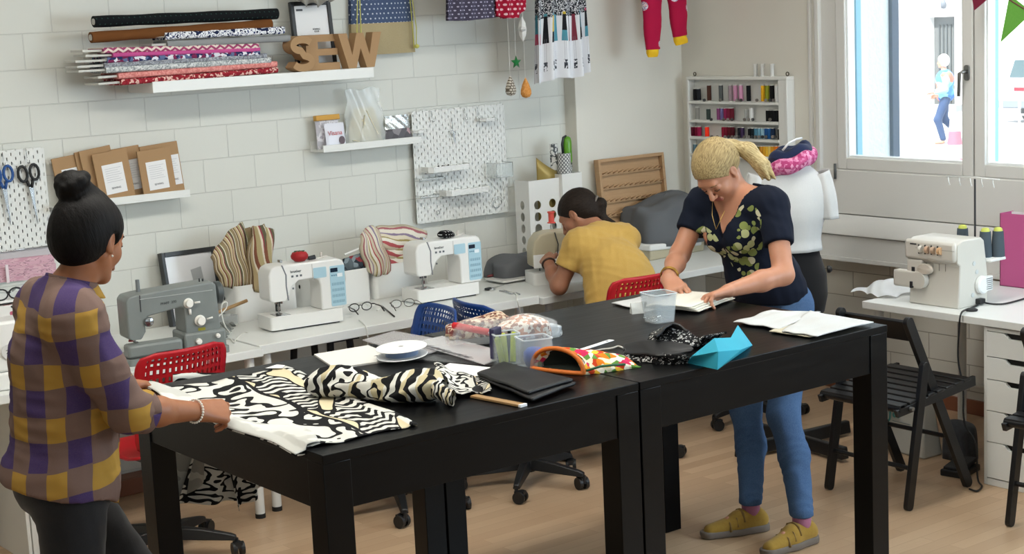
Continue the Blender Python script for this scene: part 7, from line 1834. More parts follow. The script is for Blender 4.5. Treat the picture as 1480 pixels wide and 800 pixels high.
# ------------------------------------------------------------ woman in plaid, left
def woman_left():
    e = PER('woman with black hair bun in purple and yellow plaid shirt spreading fabric at the left', (1.58, 4.08, 0))
    SK = skin('tan_skin', '#8a5638', '#9c6544')
    P, Ch, NB = V3(1.565, 4.09, .93), V3(1.60, 4.10, 1.25), V3(1.635, 4.10, 1.435)
    shR, shL = V3(1.585, 3.935, 1.375), V3(1.63, 4.265, 1.37)
    s = SDF(); torso(s, P, Ch, NB, (0, 1, 0), (-.05, 1, 0), shL, shR, (0, 0, 1), (.05, 0, 1))
    C = V3(1.715, 4.10, 1.565); R = frameR((.84, .42, -.32), (.3, .12, 1)); 
    s.cap(NB-V3(0, 0, .03), C+R@V3(-.02, 0, -.07), .052, .050, .03)
    head(s, C, R, .98)
    elR, wrR = V3(1.675, 3.885, 1.135), V3(1.925, 3.975, 1.075)
    s.chain([shR, elR], [.046, .038], .02); s.chain([elR, elR*.55+wrR*.45, wrR], [.039, .038, .0245], .02)
    hand(s, wrR, (1, .10, -.22), (.15, -.75, .75), (.1, .55, .7), .98, [(.45, .75, .5), (.75, .95, .5), (.95, .95, .5), (1.1, .9, .5)], .05, (.55, .45, .3), .55)
    elL, wrL = V3(1.80, 4.47, 1.13), V3(1.955, 4.58, 1.055)
    s.chain([shL, elL], [.046, .038], .02); s.chain([elL, wrL], [.038, .0245], .02)
    hand(s, wrL, (1, .05, -.25), (.1, .2, 1), (.1, -1, .2), .98, [(.5, .8, .5)]*4, .06, (.5, .3, .3), .5)
    kR, aR, kL, aL = V3(1.53, 3.98, .50), V3(1.43, 3.96, .09), V3(1.84, 4.20, .52), V3(1.88, 4.22, .09)
    hR, hL = V3(1.555, 4.00, .90), V3(1.61, 4.18, .89)
    for h_, k_, a_ in ((hR, kR, aR), (hL, kL, aL)):
        s.chain([h_, k_], [.082, .054], .04); s.chain([k_, (k_*.6+a_*.4)+V3(-.015, 0, 0), a_], [.052, .048, .034], .03)
        s.cap(a_+V3(-.03, 0, -.05), a_+V3(.13, 0, -.065), .034, .026, .03)
    zc = .0
    parts = [s.mesh(.0075, hi=(9, 9, 1.43)), s.mesh(.0035, lo=(1.5, 3.9, 1.425)), ]
    # fine hands replace the coarse ones: cut coarse mesh by boxes
    def outside(part, boxes):
        v, f = part; keep = np.ones(len(f), bool); c = v[f].mean(1)
        for lo, hi in boxes: keep &= ~((c > np.array(lo)) & (c < np.array(hi))).all(1)
        return v, f[keep]
    b1 = ((1.74, 3.85, .90), (2.3, 4.2, 1.18)); b2 = ((1.93, 4.40, .90), (2.3, 4.75, 1.18))
    parts[0] = outside(parts[0], [b1, b2])
    for lo, hi in (b1, b2): parts.append(s.mesh(.0028, lo=np.array(lo)-.004, hi=hi))
    LIP = flat('#7d4038', .45)
    lipc = [C+R@(V3(.095, l, -.0615)*.98) for l in (-.012, 0, .012)]
    meshobj('body', parts, [SK, LIP], e, 0, lambda c: (np.min([np.linalg.norm(c-q, axis=1) for q in lipc], axis=0) < .0125))
    # face details
    for l in (-1, 1):
        T = lambda f, l_, u: C+R@(V3(f, l_, u)*.98)
        o = MB().tube([Vector(T(.088, l*.018, .022)), Vector(T(.090, l*.032, .027)), Vector(T(.080, l*.046, .022))], [.003, .0036, .002], 6).build('eyebrow', flat('#1a1210', .8), e, smooth=True); o.location = -e.location
        o = MB().tube([Vector(T(.0875, l*.019, -.004)), Vector(T(.090, l*.031, -.006)), Vector(T(.083, l*.043, -.003))], .0018, 6).build('eyelashes', flat('#120c0a', .8), e, smooth=True); o.location = -e.location
    # hair
    hm = hairmat('black_hair', '#050404', '#0f0c0c', 0, (-.25, 0, .97))
    s = SDF(); T = lambda f, l, u: C+R@V3(f, l, u)
    s.ell(T(-.022, 0, .032), (.108, .086, .094), R, .02); s.ell(T(-.055, 0, -.015), (.070, .074, .072), R, .03)
    n_ = R@nrm((.80, 0, -.60)); pp = T(.072, 0, .052)
    s.post.append(cutplane(pp, n_)); s.post.append(wrinkle(.0022, 240, 3, (1, 1, .3)))
    s2 = SDF(); bun = V3(1.672, 4.085, 1.715)
    s.cap(T(-.02, 0, .10), bun, .035, .04, .02)
    for i in range(9):
        a = i*2*PI/9; a2 = a+1.6
        s.cap(bun+.024*V3(math.cos(a), math.sin(a), -.3+.6*math.sin(i)), bun+.030*V3(math.cos(a2), math.sin(a2), .4*math.cos(i)+.2), .021, .019, .006)
    for l in (-1, 1): s.ell(T(.006, l*.086, -.012), (.024, .030, .032), R, .008, 's')
    meshobj('hair', [s.mesh(.004)], hm, e)
    o = MB().tube([Vector(bun)+Vector((.03*math.cos(q), .03*math.sin(q), -.045)) for q in [i*PI/6 for i in range(12)]], .005, 6, closed=True).build('hair_tie', flat('#2a2426', .6), e, smooth=True); o.location = -e.location
    er = T(.002, -.080, -.042); o = MB().lathe([(0, -.004), (.004, 0), (0, .004)], M=Matrix.Translation(Vector(er)), n=10).build('earring', flat('#e8e4dc', .2), e, smooth=True); o.location = -e.location
    # shirt
    t = NT('purple_yellow_plaid'); x, y, z = t.sep(t.obj())
    zz = t.math('ADD', z, t.math('MULTIPLY', x, -.10)); nn = t.math('MULTIPLY', t.math('SUBTRACT', t.noise(t.obj(), 5, 2), .5), .035)
    def band(c): 
        f = t.math('FRACT', t.math('MULTIPLY', t.math('ADD', c, nn), 1/.135)); return f
    fa, fb = band(zz), band(t.math('ADD', t.math('MULTIPLY', x, 1.0), t.math('MULTIPLY', y, -.75)))
    yel = lambda f: t.math('LESS_THAN', f, .46); pur = lambda f: t.math('GREATER_THAN', f, .49)
    c = t.mix(t.math('MULTIPLY', yel(fa), yel(fb)), hexc('#67524a'), hexc('#a07c2a'))
    c = t.mix(t.math('MULTIPLY', pur(fa), pur(fb)), c, hexc('#33245a')); c = t.mix(t.math('MULTIPLY', t.noise(t.obj(), 350, 2), .25), c, hexc('#7d6a66'))
    t.base(c); t.p(.9, 0, .2); PL = t.m
    s = SDF(); torso(s, P+V3(.005, 0, -.02), Ch, NB-V3(0, 0, .012), (0, 1, 0), (-.05, 1, 0), shL, shR, (0, 0, 1), (.05, 0, 1), g=.026, hipw=.165, kk=.07)
    s.ell(V3(1.60, 4.09, 1.06), (.125, .15, .16), None, .06); s.ell(V3(1.555, 4.09, .93), (.145, .185, .12), None, .05)
    s.chain([shR, shR*.5+elR*.5+V3(0, -.005, 0), elR+V3(.015, .004, -.004)], [.068, .060, .058], .03); s.chain([shL, elL], [.066, .056], .03); s.cap(elL, elL*.5+wrL*.5, .056, .045, .02)
    s.cap(elR+V3(.012, 0, 0), elR+V3(.058, .02, -.012), .060, .055, .012)
    cu = elR+V3(.082, .03, -.020)
    s.post += [wrinkle(.010, 60, 5), lambda X, Y, Z, D: np.maximum(D, -(Z-(.905-(X-1.58)*.33+.012*np.sin(X*22+Y*9)))),
               lambda X, Y, Z, D: np.maximum(D, -(np.sqrt((X-C[0]+.035)**2+(Y-C[1])**2+((Z-1.52)*.9)**2)-.098))]
    nF = nrm(wrR-elR); pe = elR+nF*.072
    s.post.append(lambda X, Y, Z, D: np.where((Y < 4.02) & (X > 1.70) & (Z < 1.2), np.maximum(D, (X-pe[0])*nF[0]+(Y-pe[1])*nF[1]+(Z-pe[2])*nF[2]), D))
    meshobj('plaid_shirt', [s.mesh(.0065)], PL, e, 1)
    # cuff and collar
    o = MB().grid(lambda u, v: tuple(Vector(elR+nF*(.040+.034*v))+Vector(nrm(np.cross(nF, (0, 0, 1))))*.0565*(1+.06*math.sin(u*12+v*3))*math.cos(2*PI*u)+Vector(nrm(np.cross(nF, np.cross(nF, (0, 0, 1)))))*.0565*math.sin(2*PI*u)), 40, 5).build('shirt_cuff', PL, e, smooth=True, solid=.004); o.location = -e.location
    def collar(u, v):
        a = (u-.5)*2*PI*.86+PI; r = .060+.018*v; 
        return (NB[0]+.018+(r)*math.cos(a)*1.05, NB[1]+r*math.sin(a)*1.05, NB[2]+.030-.030*v-.012*math.cos(a)*(1)+.012*(1-v)-.03*(math.cos(a)+1)*.3)
    o = MB().grid(collar, 40, 8).build('shirt_collar', PL, e, smooth=True, solid=.003); o.location = -e.location
    # jeans
    s = SDF(); s.ell(P, (.118, .168, .11), None, .04)
    for h_, k_, a_ in ((hR, kR, aR), (hL, kL, aL)):
        s.chain([h_, k_], [.094, .064], .04); s.chain([k_, (k_*.6+a_*.4)+V3(-.015, 0, 0), a_+V3(0, 0, .02)], [.062, .057, .045], .03)
    s.post.append(wrinkle(.006, 70, 9))
    meshobj('black_trousers', [s.mesh(.008)], cloth('#17181b', '#1f2024', 200), e)
    for a_ in (aR, aL):
        s = SDF(); s.cap(a_+V3(-.035, 0, -.045), a_+V3(.14, 0, -.058), .042, .032, .03); s.post.append(cutplane((0, 0, .002), (0, 0, -1)))
        meshobj('shoe', [s.mesh(.006)], flat('#1c1c1f', .6), e)
    # pearl bracelet
    bm_ = MB(); c0 = wrR-nF*.012; a1 = nrm(np.cross(nF, (0, 0, 1))); a2 = np.cross(nF, a1)
    for i in range(26):
        q = 2*PI*i/26; pt = c0+(a1*math.cos(q)*1.0+a2*math.sin(q))*.0315; bm_.lathe([(0, -.0036), (.0026, -.0026), (.0036, 0), (.0026, .0026), (0, .0036)], M=Matrix.Translation(Vector(pt)), n=8)
    o = bm_.build('pearl_bracelet', flat('#e9e4da', .2), e, smooth=True); o.location = -e.location
woman_left()

# ------------------------------------------------------------ blonde woman, right
def woman_right():
    e = PER('blonde woman with ponytail in navy floral top and jeans, bending over the table end', (4.72, 4.5, 0))
    SK = skin('fair_skin', '#b07a60', '#c08a6e')
    P, Ch, NB = V3(4.80, 4.565, .93), V3(4.675, 4.585, 1.195), V3(4.628, 4.60, 1.372)
    shL, shR = V3(4.655, 4.405, 1.315), V3(4.615, 4.765, 1.305)
    upc = nrm(NB-Ch+V3(-.05, 0, 0))
    s = SDF(); torso(s, P, Ch, NB, (0, -1, 0), (-.10, -1, 0), shL, shR, (-.25, 0, 1), upc)
    for l in (-1, 1): s.ell(Ch+V3(-.095, l*.062, .0), (.052, .058, .06), None, .03)
    C = V3(4.548, 4.605, 1.452); R = frameR((-.62, -.16, -.77), (-.75, -.05, .65))
    s.cap(NB-V3(0, 0, .04), C+R@V3(-.03, 0, -.06), .055, .052, .03)
    head(s, C, R, 1.0)
    elL, wrL = V3(4.575, 4.285, 1.065), V3(4.315, 4.325, 1.035)
    s.chain([shL, elL], [.047, .040], .02); s.chain([elL, elL*.6+wrL*.4, wrL], [.040, .040, .026], .02)
    elR, wrR = V3(4.485, 4.765, 1.115), V3(4.295, 4.635, 1.055)
    s.chain([shR, elR], [.047, .040], .02); s.chain([elR, elR*.6+wrR*.4, wrR], [.040, .039, .026], .02)
    hand(s, wrL, (-1, .25, -.18), (.1, .25, 1), (.05, 1, -.2), 1.0, [(.35, .55, .4), (.5, .7, .4), (.6, .8, .4), (.7, .8, .4)], .04, (.35, .2, .3), .35)
    hand(s, wrR, (-.35, -.95, -.42), (-.4, -.1, 1), (.6, -.5, -.1), 1.0, [(.45, .55, .35), (.55, .6, .4), (.65, .7, .4), (.8, .7, .4)], .04, (.35, .2, .3), .3)
    hL, hR_ = V3(4.82, 4.475, .88), V3(4.84, 4.66, .88)
    kL, aL, kR, aR = V3(4.665, 4.385, .475), V3(4.575, 4.215, .10), V3(4.67, 4.60, .475), V3(4.555, 4.47, .10)
    legs = ((hL, kL, aL, V3(4.345, 4.215, .03)), (hR_, kR, aR, V3(4.335, 4.545, .03)))
    for h_, k_, a_, t_ in legs:
        s.chain([h_, k_], [.084, .055], .04); s.chain([k_, (k_*.6+a_*.4)+V3(.02, 0, 0), a_], [.053, .050, .035], .03)
        s.cap(a_+V3(.01, 0, -.05), a_*.55+t_*.45-V3(0, 0, .01), .024, .018, .02)
    def outside(part, boxes):
        v, f = part; keep = np.ones(len(f), bool); c = v[f].mean(1)
        for lo, hi in boxes: keep &= ~((c > np.array(lo)) & (c < np.array(hi))).all(1)
        return v, f[keep]
    bx_ = ((4.0, 4.2, .95), (4.36, 4.72, 1.12)); hd = ((4.3, 4.4, 1.33), (4.60, 4.80, 1.7))
    parts = [outside(s.mesh(.0075), [bx_, hd]), s.mesh(.0028, lo=np.array(bx_[0])-.004, hi=np.array(bx_[1])+.004), s.mesh(.0035, lo=np.array(hd[0])-.004, hi=np.array(hd[1])+.004)]
    LIP = flat('#9c5a52', .45); lipc = [C+R@V3(.095, l, -.0615) for l in (-.012, 0, .012)]
    meshobj('body', parts, [SK, LIP], e, 0, lambda c: (np.min([np.linalg.norm(c-q, axis=1) for q in lipc], axis=0) < .012))
    T = lambda f, l_, u: C+R@V3(f, l_, u)
    for l in (-1, 1):
        o = MB().tube([Vector(T(.090, l*.018, .022)), Vector(T(.092, l*.032, .027)), Vector(T(.082, l*.046, .022))], [.0024, .003, .0016], 6).build('eyebrow', flat('#7a5c3c', .8), e, smooth=True); o.location = -e.location
        o = MB().tube([Vector(T(.0885, l*.019, -.006)), Vector(T(.091, l*.031, -.009)), Vector(T(.084, l*.044, -.005))], .0018, 6).build('eyelashes', flat('#3a2a20', .8), e, smooth=True); o.location = -e.location
    hm = hairmat('blonde_hair', '#6f5d3e', '#b09b70', 0, (-.62, -.16, -.77), .3)
    s = SDF()
    s.ell(T(-.020, 0, .034), (.108, .086, .093), R, .02); s.ell(T(-.060, 0, .0), (.060, .070, .072), R, .03)
    s.post.append(cutplane(T(.070, 0, .050), R@nrm((.74, 0, -.67)))); s.post.append(wrinkle(.0018, 260, 4))
    for l in (-1, 1): s.ell(T(.004, l*.086, -.010), (.022, .030, .030), R, .008, 's')
    meshobj('hair', [s.mesh(.004)], hm, e)
    s = SDF(); pt = [T(-.105, 0, .055), V3(4.635, 4.60, 1.545), V3(4.675, 4.555, 1.525), V3(4.695, 4.505, 1.47), V3(4.705, 4.475, 1.415)]
    s.chain(pt, [.020, .024, .032, .028, .010], .02)
    for i in range(5): o_ = V3(.012*math.cos(i*1.3), .014*math.sin(i*1.3), 0); s.chain([p+o_*(1+.3*j) for j, p in enumerate(pt[1:])], [.014, .018, .015, .005], .008)
    s.post.append(wrinkle(.0025, 220, 8)); meshobj('ponytail', [s.mesh(.004)], hairmat('blonde_ponytail', '#7d6a46', '#c4b184', 0, (.55, -.6, -.55), .3), e)
    # top
    t = NT('navy_floral_jersey'); co = t.obj(); 
    vo = t.n('TexVoronoi'); t.t.links.new(co, vo.inputs['Vector']); vo.inputs['Scale'].default_value = 34
    cr = t.sep(vo.outputs['Color'])
    m = None
    for (px, py, r) in ((1027, 352, .045), (1080, 318, .036), (1066, 384, .05), (1084, 360, .04), (1094, 374, .03), (1012, 402, .025)):
        q = on_x(px, py, 4.56); q = q-Vector(e.location)
        vd = t.n('VectorMath', operation='DISTANCE'); t.t.links.new(co, vd.inputs[0]); vd.inputs[1].default_value = tuple(q)
        mm = t.math('LESS_THAN', vd.outputs['Value'], r*1.75); m = mm if m is None else t.math('MAXIMUM', m, mm)
    m = t.math('MULTIPLY', m, t.math('GREATER_THAN', cr[0], .22)); m = t.math('MULTIPLY', m, t.math('LESS_THAN', vo.outputs['Distance'], .60))
    t.base(t.mix(m, hexc('#0d1424'), t.ramp(cr[1], [(0, '#7f8a4e'), (.4, '#aeb384'), (.75, '#c7c3a6')], 'CONSTANT'))); t.p(.85, 0, .2); NV_ = t.m
    s = SDF(); torso(s, P+V3(-.01, 0, .02), Ch, NB-V3(-.01, 0, .02), (0, -1, 0), (-.10, -1, 0), shL, shR, (-.25, 0, 1), upc, g=.018, hipw=.160, kk=.06)
    for l in (-1, 1): s.ell(Ch+V3(-.092, l*.062, .0), (.062, .070, .072), None, .035)
    s.ell(V3(4.745, 4.57, 1.02), (.125, .155, .15), None, .05)
    sl = lambda a, b, f: a*(1-f)+b*f
    s.cap(shL, sl(shL, elL, .50), .064, .062, .03); s.cap(shR, sl(shR, elR, .5), .064, .062, .03)
    s.post.append(wrinkle(.008, 55, 12))
    def vneck(X, Y, Z, D):
        # wedge open at the throat, closing towards the breast bone
        apex = V3(4.53, 4.575, 1.19); up = nrm(NB-apex+V3(0, 0, .04)); lat = V3(-.10, -1, 0); lat = nrm(lat)
        h_ = (X-apex[0])*up[0]+(Y-apex[1])*up[1]+(Z-apex[2])*up[2]; w_ = np.abs((X-apex[0])*lat[0]+(Y-apex[1])*lat[1]+(Z-apex[2])*lat[2])
        dd = np.maximum(w_-np.clip(h_, 0, .3)*.50-.002, -h_)
        back = (X-(NB[0]+.035))
        return np.maximum(D, -np.maximum(dd*.8, back))
    s.post.append(vneck)
    s.post.append(lambda X, Y, Z, D: np.maximum(D, -(np.sqrt((X-NB[0])**2+(Y-NB[1])**2+((Z-NB[2]-.05)*.8)**2)-.085)))
    s.post.append(lambda X, Y, Z, D: np.maximum(D, -(Z-.905)))
    for a_, b_, sg in ((shL, elL, -1), (shR, elR, 1)):
        n_ = nrm(b_-a_); q = sl(a_, b_, .56)
        s.post.append(lambda X, Y, Z, D, n_=n_, q=q: np.where(np.sqrt((X-q[0])**2+(Y-q[1])**2+(Z-q[2])**2) < .115, np.maximum(D, (X-q[0])*n_[0]+(Y-q[1])*n_[1]+(Z-q[2])*n_[2]), D) if True else D)
    meshobj('navy_top', [s.mesh(.0065)], NV_, e, 1)
    o = MB().tube([Vector(p) for p in (V3(4.555, 4.64, 1.34), V3(4.525, 4.615, 1.28), V3(4.515, 4.585, 1.225), V3(4.53, 4.55, 1.30))], .0014, 6).build('necklace', flat('#b59a5a', .3, .8), e, smooth=True); o.location = -e.location
    # jeans
    t = NT('blue_denim'); n = t.noise(t.obj(), 7, 3); fine = t.noise(t.obj((1, 1, .3)), 420, 2)
    c = t.mix(t.math('MULTIPLY', n, .9), hexc('#18335c'), hexc('#3d608c')); c = t.mix(t.math('MULTIPLY', fine, .35), c, hexc('#8aa3c0')); t.base(c); t.p(.9, 0, .15); DEN = t.m
    s = SDF(); s.ell(P, (.115, .162, .115), None, .04)
    for h_, k_, a_, t_ in legs:
        s.chain([h_, k_], [.093, .063], .04); s.chain([k_, (k_*.6+a_*.4)+V3(.02, 0, 0), a_+V3(0, 0, .03)], [.062, .059, .047], .03)
        s.post.append(lambda X, Y, Z, D, a_=a_: np.where(Z < .14, np.maximum(D, -(Z-(a_[2]+.015))), D))
    s.post.insert(0, lambda X, Y, Z, D: D+.0035*(np.abs(np.sin(Z*38+X*45+Y*30+2.4*np.sin(Z*17+Y*25)))-.6)*np.clip((.75-Z)*2, .3, 1))
    meshobj('blue_jeans', [s.mesh(.0065)], DEN, e, 1)
    for h_, k_, a_, t_ in legs:
        o = MB().cyl(Vector(a_+V3(.0, 0, -.045)), Vector(a_+V3(0, 0, .03)), .037, 20).build('pink_sock', cloth('#9a5f76', '#a96c84', 200), e, smooth=True); o.location = -e.location
    # sneakers
    TANM = cloth('#94742f', '#a5843c', 90)
    for h_, k_, a_, t_ in legs:
        d = nrm(V3(t_[0]-a_[0], t_[1]-a_[1], 0)); hp_ = a_*V3(1, 1, 0)+V3(0, 0, .0)-d*.035
        L = V3(-d[1], d[0], 0)
        s = SDF(); s.cap(hp_+V3(0, 0, .045), hp_+d*.10+V3(0, 0, .042), .040, .040, .02); s.cap(hp_+d*.10+V3(0, 0, .04), hp_+d*.215+V3(0, 0, .026), .040, .030, .02); s.cap(hp_+d*.02+V3(0, 0, .07), hp_+d*.09+V3(0, 0, .065), .036, .030, .02)
        s.post += [cutplane((0, 0, .018), (0, 0, -1)), lambda X, Y, Z, D, a_=a_: np.maximum(D, -(np.sqrt((X-a_[0])**2+(Y-a_[1])**2+((Z-.135)*.8)**2)-.046))]
        sh = meshobj('sneaker', [s.mesh(.004)], TANM, e)
        s = SDF(); s.cap(hp_+V3(0, 0, .014), hp_+d*.10+V3(0, 0, .012), .044, .043, .02); s.cap(hp_+d*.10+V3(0, 0, .012), hp_+d*.222+V3(0, 0, .012), .043, .034, .02); s.ell(hp_+d*.232+V3(0, 0, .024), (.026, .030, .020), None, .01)
        s.post += [cutplane((0, 0, .001), (0, 0, -1)), lambda X, Y, Z, D: np.maximum(D, Z-.030)]
        sole = meshobj('sole', [s.mesh(.004)], flat('#6d6258', .7), e)
        for j in range(3):
            c0 = hp_+d*(.085+.030*j); zt = .100-.016*j
            o = MB().tube([Vector(c0+L*.040+V3(0, 0, zt-.045)), Vector(c0+L*.028+V3(0, 0, zt-.014)), Vector(c0+V3(0, 0, zt-.003)), Vector(c0-L*.028+V3(0, 0, zt-.014)), Vector(c0-L*.040+V3(0, 0, zt-.045))], .008, 6, flatten=.5).build('shoe_strap', flat('#7d6130', .8), e, smooth=True); o.location = -e.location
    # gold bracelet
    n_ = nrm(wrR-elR); a1 = nrm(np.cross(n_, (0, 0, 1))); a2 = np.cross(n_, a1); c0 = wrR-n_*.022
    for q in (0, .010):
        o = MB().tube([Vector(c0-n_*q+(a1*math.cos(i*PI/10)+a2*math.sin(i*PI/10))*(.034+.001*(i % 2))) for i in range(20)], .0034, 6, closed=True).build('bracelet', flat('#a8823c', .3, .7), e, smooth=True); o.location = -e.location
woman_right()

# ------------------------------------------------------------ seated woman in yellow
def woman_seated():
    e = PER('dark haired woman in yellow shirt seated with her back to us at the corner machine', (4.98, 5.75, 0))
    SK = skin('light_brown_skin', '#94634b', '#a57359')
    P, Ch, NB = V3(4.985, 5.755, .575), V3(5.085, 5.875, .87), V3(5.115, 6.015, 1.035)
    shL, shR = V3(4.975, 6.005, .985), V3(5.25, 5.95, .985)
    lat = nrm(shL-shR); up = nrm(NB-P)
    s = SDF(); torso(s, P, Ch, NB, (-1, .1, 0), lat, shL, shR, nrm(V3(.15, .3, 1)), nrm(V3(.2, .75, 1)))
    C = V3(5.085, 6.125, 1.115); R = frameR((-.45, .62, -.62), (-.15, .62, .75))
    s.cap(NB-V3(0, .03, .03), C+R@V3(-.03, 0, -.05), .052, .050, .03); head(s, C, R, .97)
    elL, wrL = V3(4.895, 6.06, .792), V3(4.965, 6.225, .885)
    s.chain([shL, elL], [.046, .040], .02); s.chain([elL, elL*.5+wrL*.5, wrL], [.041, .036, .026], .02)
    elR, wrR = V3(5.315, 6.15, .80), V3(5.14, 6.27, .86)
    s.chain([shR, elR], [.046, .040], .02); s.chain([elR, wrR], [.040, .026], .02)
    hand(s, wrL, (.45, .75, .12), (-.55, .35, .75), (-.5, .3, .9), .95, [(.5, .6, .4), (.6, .7, .4), (.7, .7, .4), (.8, .7, .4)], .06, (.5, .3, .3), .3)
    hand(s, wrR, (-.8, .5, -.1), (.1, .2, 1), (-.2, -1, 0), .95, [(.5, .6, .4)]*4, .05, (.4, .3, .3), .4)
    hL, hR_, kL, kR, aL, aR = V3(4.90, 5.80, .555), V3(5.07, 5.79, .555), V3(4.88, 6.20, .56), V3(5.10, 6.20, .56), V3(4.90, 6.22, .10), V3(5.12, 6.22, .10)
    for h_, k_, a_ in ((hL, kL, aL), (hR_, kR, aR)): s.chain([h_, k_], [.08, .055], .04); s.chain([k_, a_], [.052, .034], .03); s.cap(a_+V3(0, -.02, -.05), a_+V3(0, .14, -.065), .034, .026, .03)
    def outside(part, boxes):
        v, f = part; keep = np.ones(len(f), bool); c = v[f].mean(1)
        for lo, hi in boxes: keep &= ~((c > np.array(lo)) & (c < np.array(hi))).all(1)
        return v, f[keep]
    b1 = ((4.85, 6.19, .80), (5.2, 6.42, .99)); b2 = ((4.9, 6.08, .995), (5.25, 6.3, 1.3))
    parts = [outside(s.mesh(.0075), [b1, b2])]+[s.mesh(.0032, lo=np.array(b[0])-.003, hi=np.array(b[1])+.003) for b in (b1, b2)]
    meshobj('body', parts, SK, e)
    T = lambda f, l, u: C+R@V3(f, l, u)
    s = SDF(); s.ell(T(-.022, 0, .032), (.106, .084, .092), R, .02); s.ell(T(-.060, 0, -.015), (.062, .070, .068), R, .03)
    s.post.append(cutplane(T(.070, 0, .050), R@nrm((.78, 0, -.62)))); s.post.append(wrinkle(.0022, 240, 13))
    for l in (-1, 1): s.ell(T(.004, l*.084, -.010), (.022, .030, .030), R, .008, 's')
    s.chain([T(-.10, 0, .0), T(-.125, -.01, -.03), V3(5.15, 6.02, 1.10), V3(5.20, 5.985, 1.075)], [.024, .028, .022, .008], .015)
    meshobj('hair', [s.mesh(.004)], hairmat('dark_brown_hair', '#16110e', '#2c231d', 0, (.5, -.6, .3)), e)
    q = T(-.112, -.005, -.012); n_ = nrm(T(-.125, -.01, -.03)-T(-.10, 0, 0)); a1 = nrm(np.cross(n_, (0, 0, 1))); a2 = np.cross(n_, a1)
    o = MB().tube([Vector(q+(a1*math.cos(i*PI/8)+a2*math.sin(i*PI/8))*.030) for i in range(16)], .006, 6, closed=True).build('hair_tie', flat('#6d655c', .7), e, smooth=True); o.location = -e.location
    YC = cloth('#b8934a', '#c29f57', 200)
    s = SDF(); torso(s, P+V3(0, 0, .01), Ch, NB-V3(0, .012, .02), (-1, .1, 0), lat, shL, shR, nrm(V3(.15, .3, 1)), nrm(V3(.2, .75, 1)), g=.026, hipw=.178, kk=.06)
    sl = lambda a, b, f: a*(1-f)+b*f
    s.cap(shL, sl(shL, elL, .5), .066, .064, .03); s.cap(shR, sl(shR, elR, .5), .056, .054, .03); s.ell(V3(5.12, 5.84, .82), (.165, .12, .17), np.stack([lat, np.cross(up, lat), up], 1), .05)
    s.post.append(wrinkle(.012, 45, 17))
    s.post.append(lambda X, Y, Z, D: np.maximum(D, -(np.sqrt((X-C[0]-.02)**2+(Y-C[1]+.035)**2+(Z-1.10)**2)-.085)))
    for a_, b_ in ((shL, elL), (shR, elR)):
        n_ = nrm(b_-a_); q = sl(a_, b_, .55)
        s.post.append(lambda X, Y, Z, D, n_=n_, q=q: np.where(np.sqrt((X-q[0])**2+(Y-q[1])**2+(Z-q[2])**2) < .13, np.maximum(D, (X-q[0])*n_[0]+(Y-q[1])*n_[1]+(Z-q[2])*n_[2]), D))
    s.post.append(lambda X, Y, Z, D: np.maximum(D, -(Z-.53)))
    meshobj('yellow_shirt', [s.mesh(.0065)], YC, e, 1)
    s = SDF(); s.ell(P-V3(0, 0, .005), (.12, .165, .10), np.array([[0, 1, 0], [1, 0, 0], [0, 0, 1]]), .04)
    for h_, k_, a_ in ((hL, kL, aL), (hR_, kR, aR)): s.chain([h_, k_], [.09, .065], .04); s.chain([k_, a_+V3(0, 0, .02)], [.062, .046], .03)
    s.post.append(lambda X, Y, Z, D: np.maximum(D, -(Z-.472)*(Y < 5.99)-(Y >= 5.99)*9))
    meshobj('dark_trousers', [s.mesh(.008)], cloth('#22252c', '#2b2f38', 200), e)
    for a_ in (aL, aR):
        s = SDF(); s.cap(a_+V3(0, -.035, -.045), a_+V3(0, .14, -.058), .042, .032, .03); s.post.append(cutplane((0, 0, .002), (0, 0, -1))); meshobj('shoe', [s.mesh(.006)], flat('#2a2a2d', .6), e)
    n_ = nrm(wrL-elL); a1 = nrm(np.cross(n_, (0, 0, 1))); a2 = np.cross(n_, a1); c0 = wrL-n_*.012
    o = MB().tube([Vector(c0+(a1*math.cos(i*PI/10)+a2*math.sin(i*PI/10))*.031) for i in range(20)], .007, 6, closed=True, flatten=.5).build('watch_strap', flat('#3a2a22', .5), e, smooth=True); o.location = -e.location
    pc = c0-a1*.031; o = MB().cyl(Vector(c0+a1*.030), Vector(c0+a1*.037), .013, 16).build('watch_face', CHR, e, smooth=True, angle=40); o.location = -e.location
woman_seated()
# ================================================================== outside the window
GZ = -.80
gm = NT('sunlit_asphalt'); gm.base(gm.mix(gm.noise(gm.obj(), 2, 4), hexc('#a5a7aa'), hexc('#c4c6c9'))); gm.p(.9); 
struct('street_ground', MB().bx(XN+.25, 60, -30, 60, GZ-.1, GZ), gm.m)
RV = NT('rough_render'); RV.base(RV.mix(RV.noise(RV.obj(), 30, 5), hexc('#c9d6d6'), hexc('#dde6e6'))); RV.p(.9); RV.bump(RV.noise(RV.obj(), 45, 5), 1.0, .012)
yo = on_x(1285, 100, 7.25).y
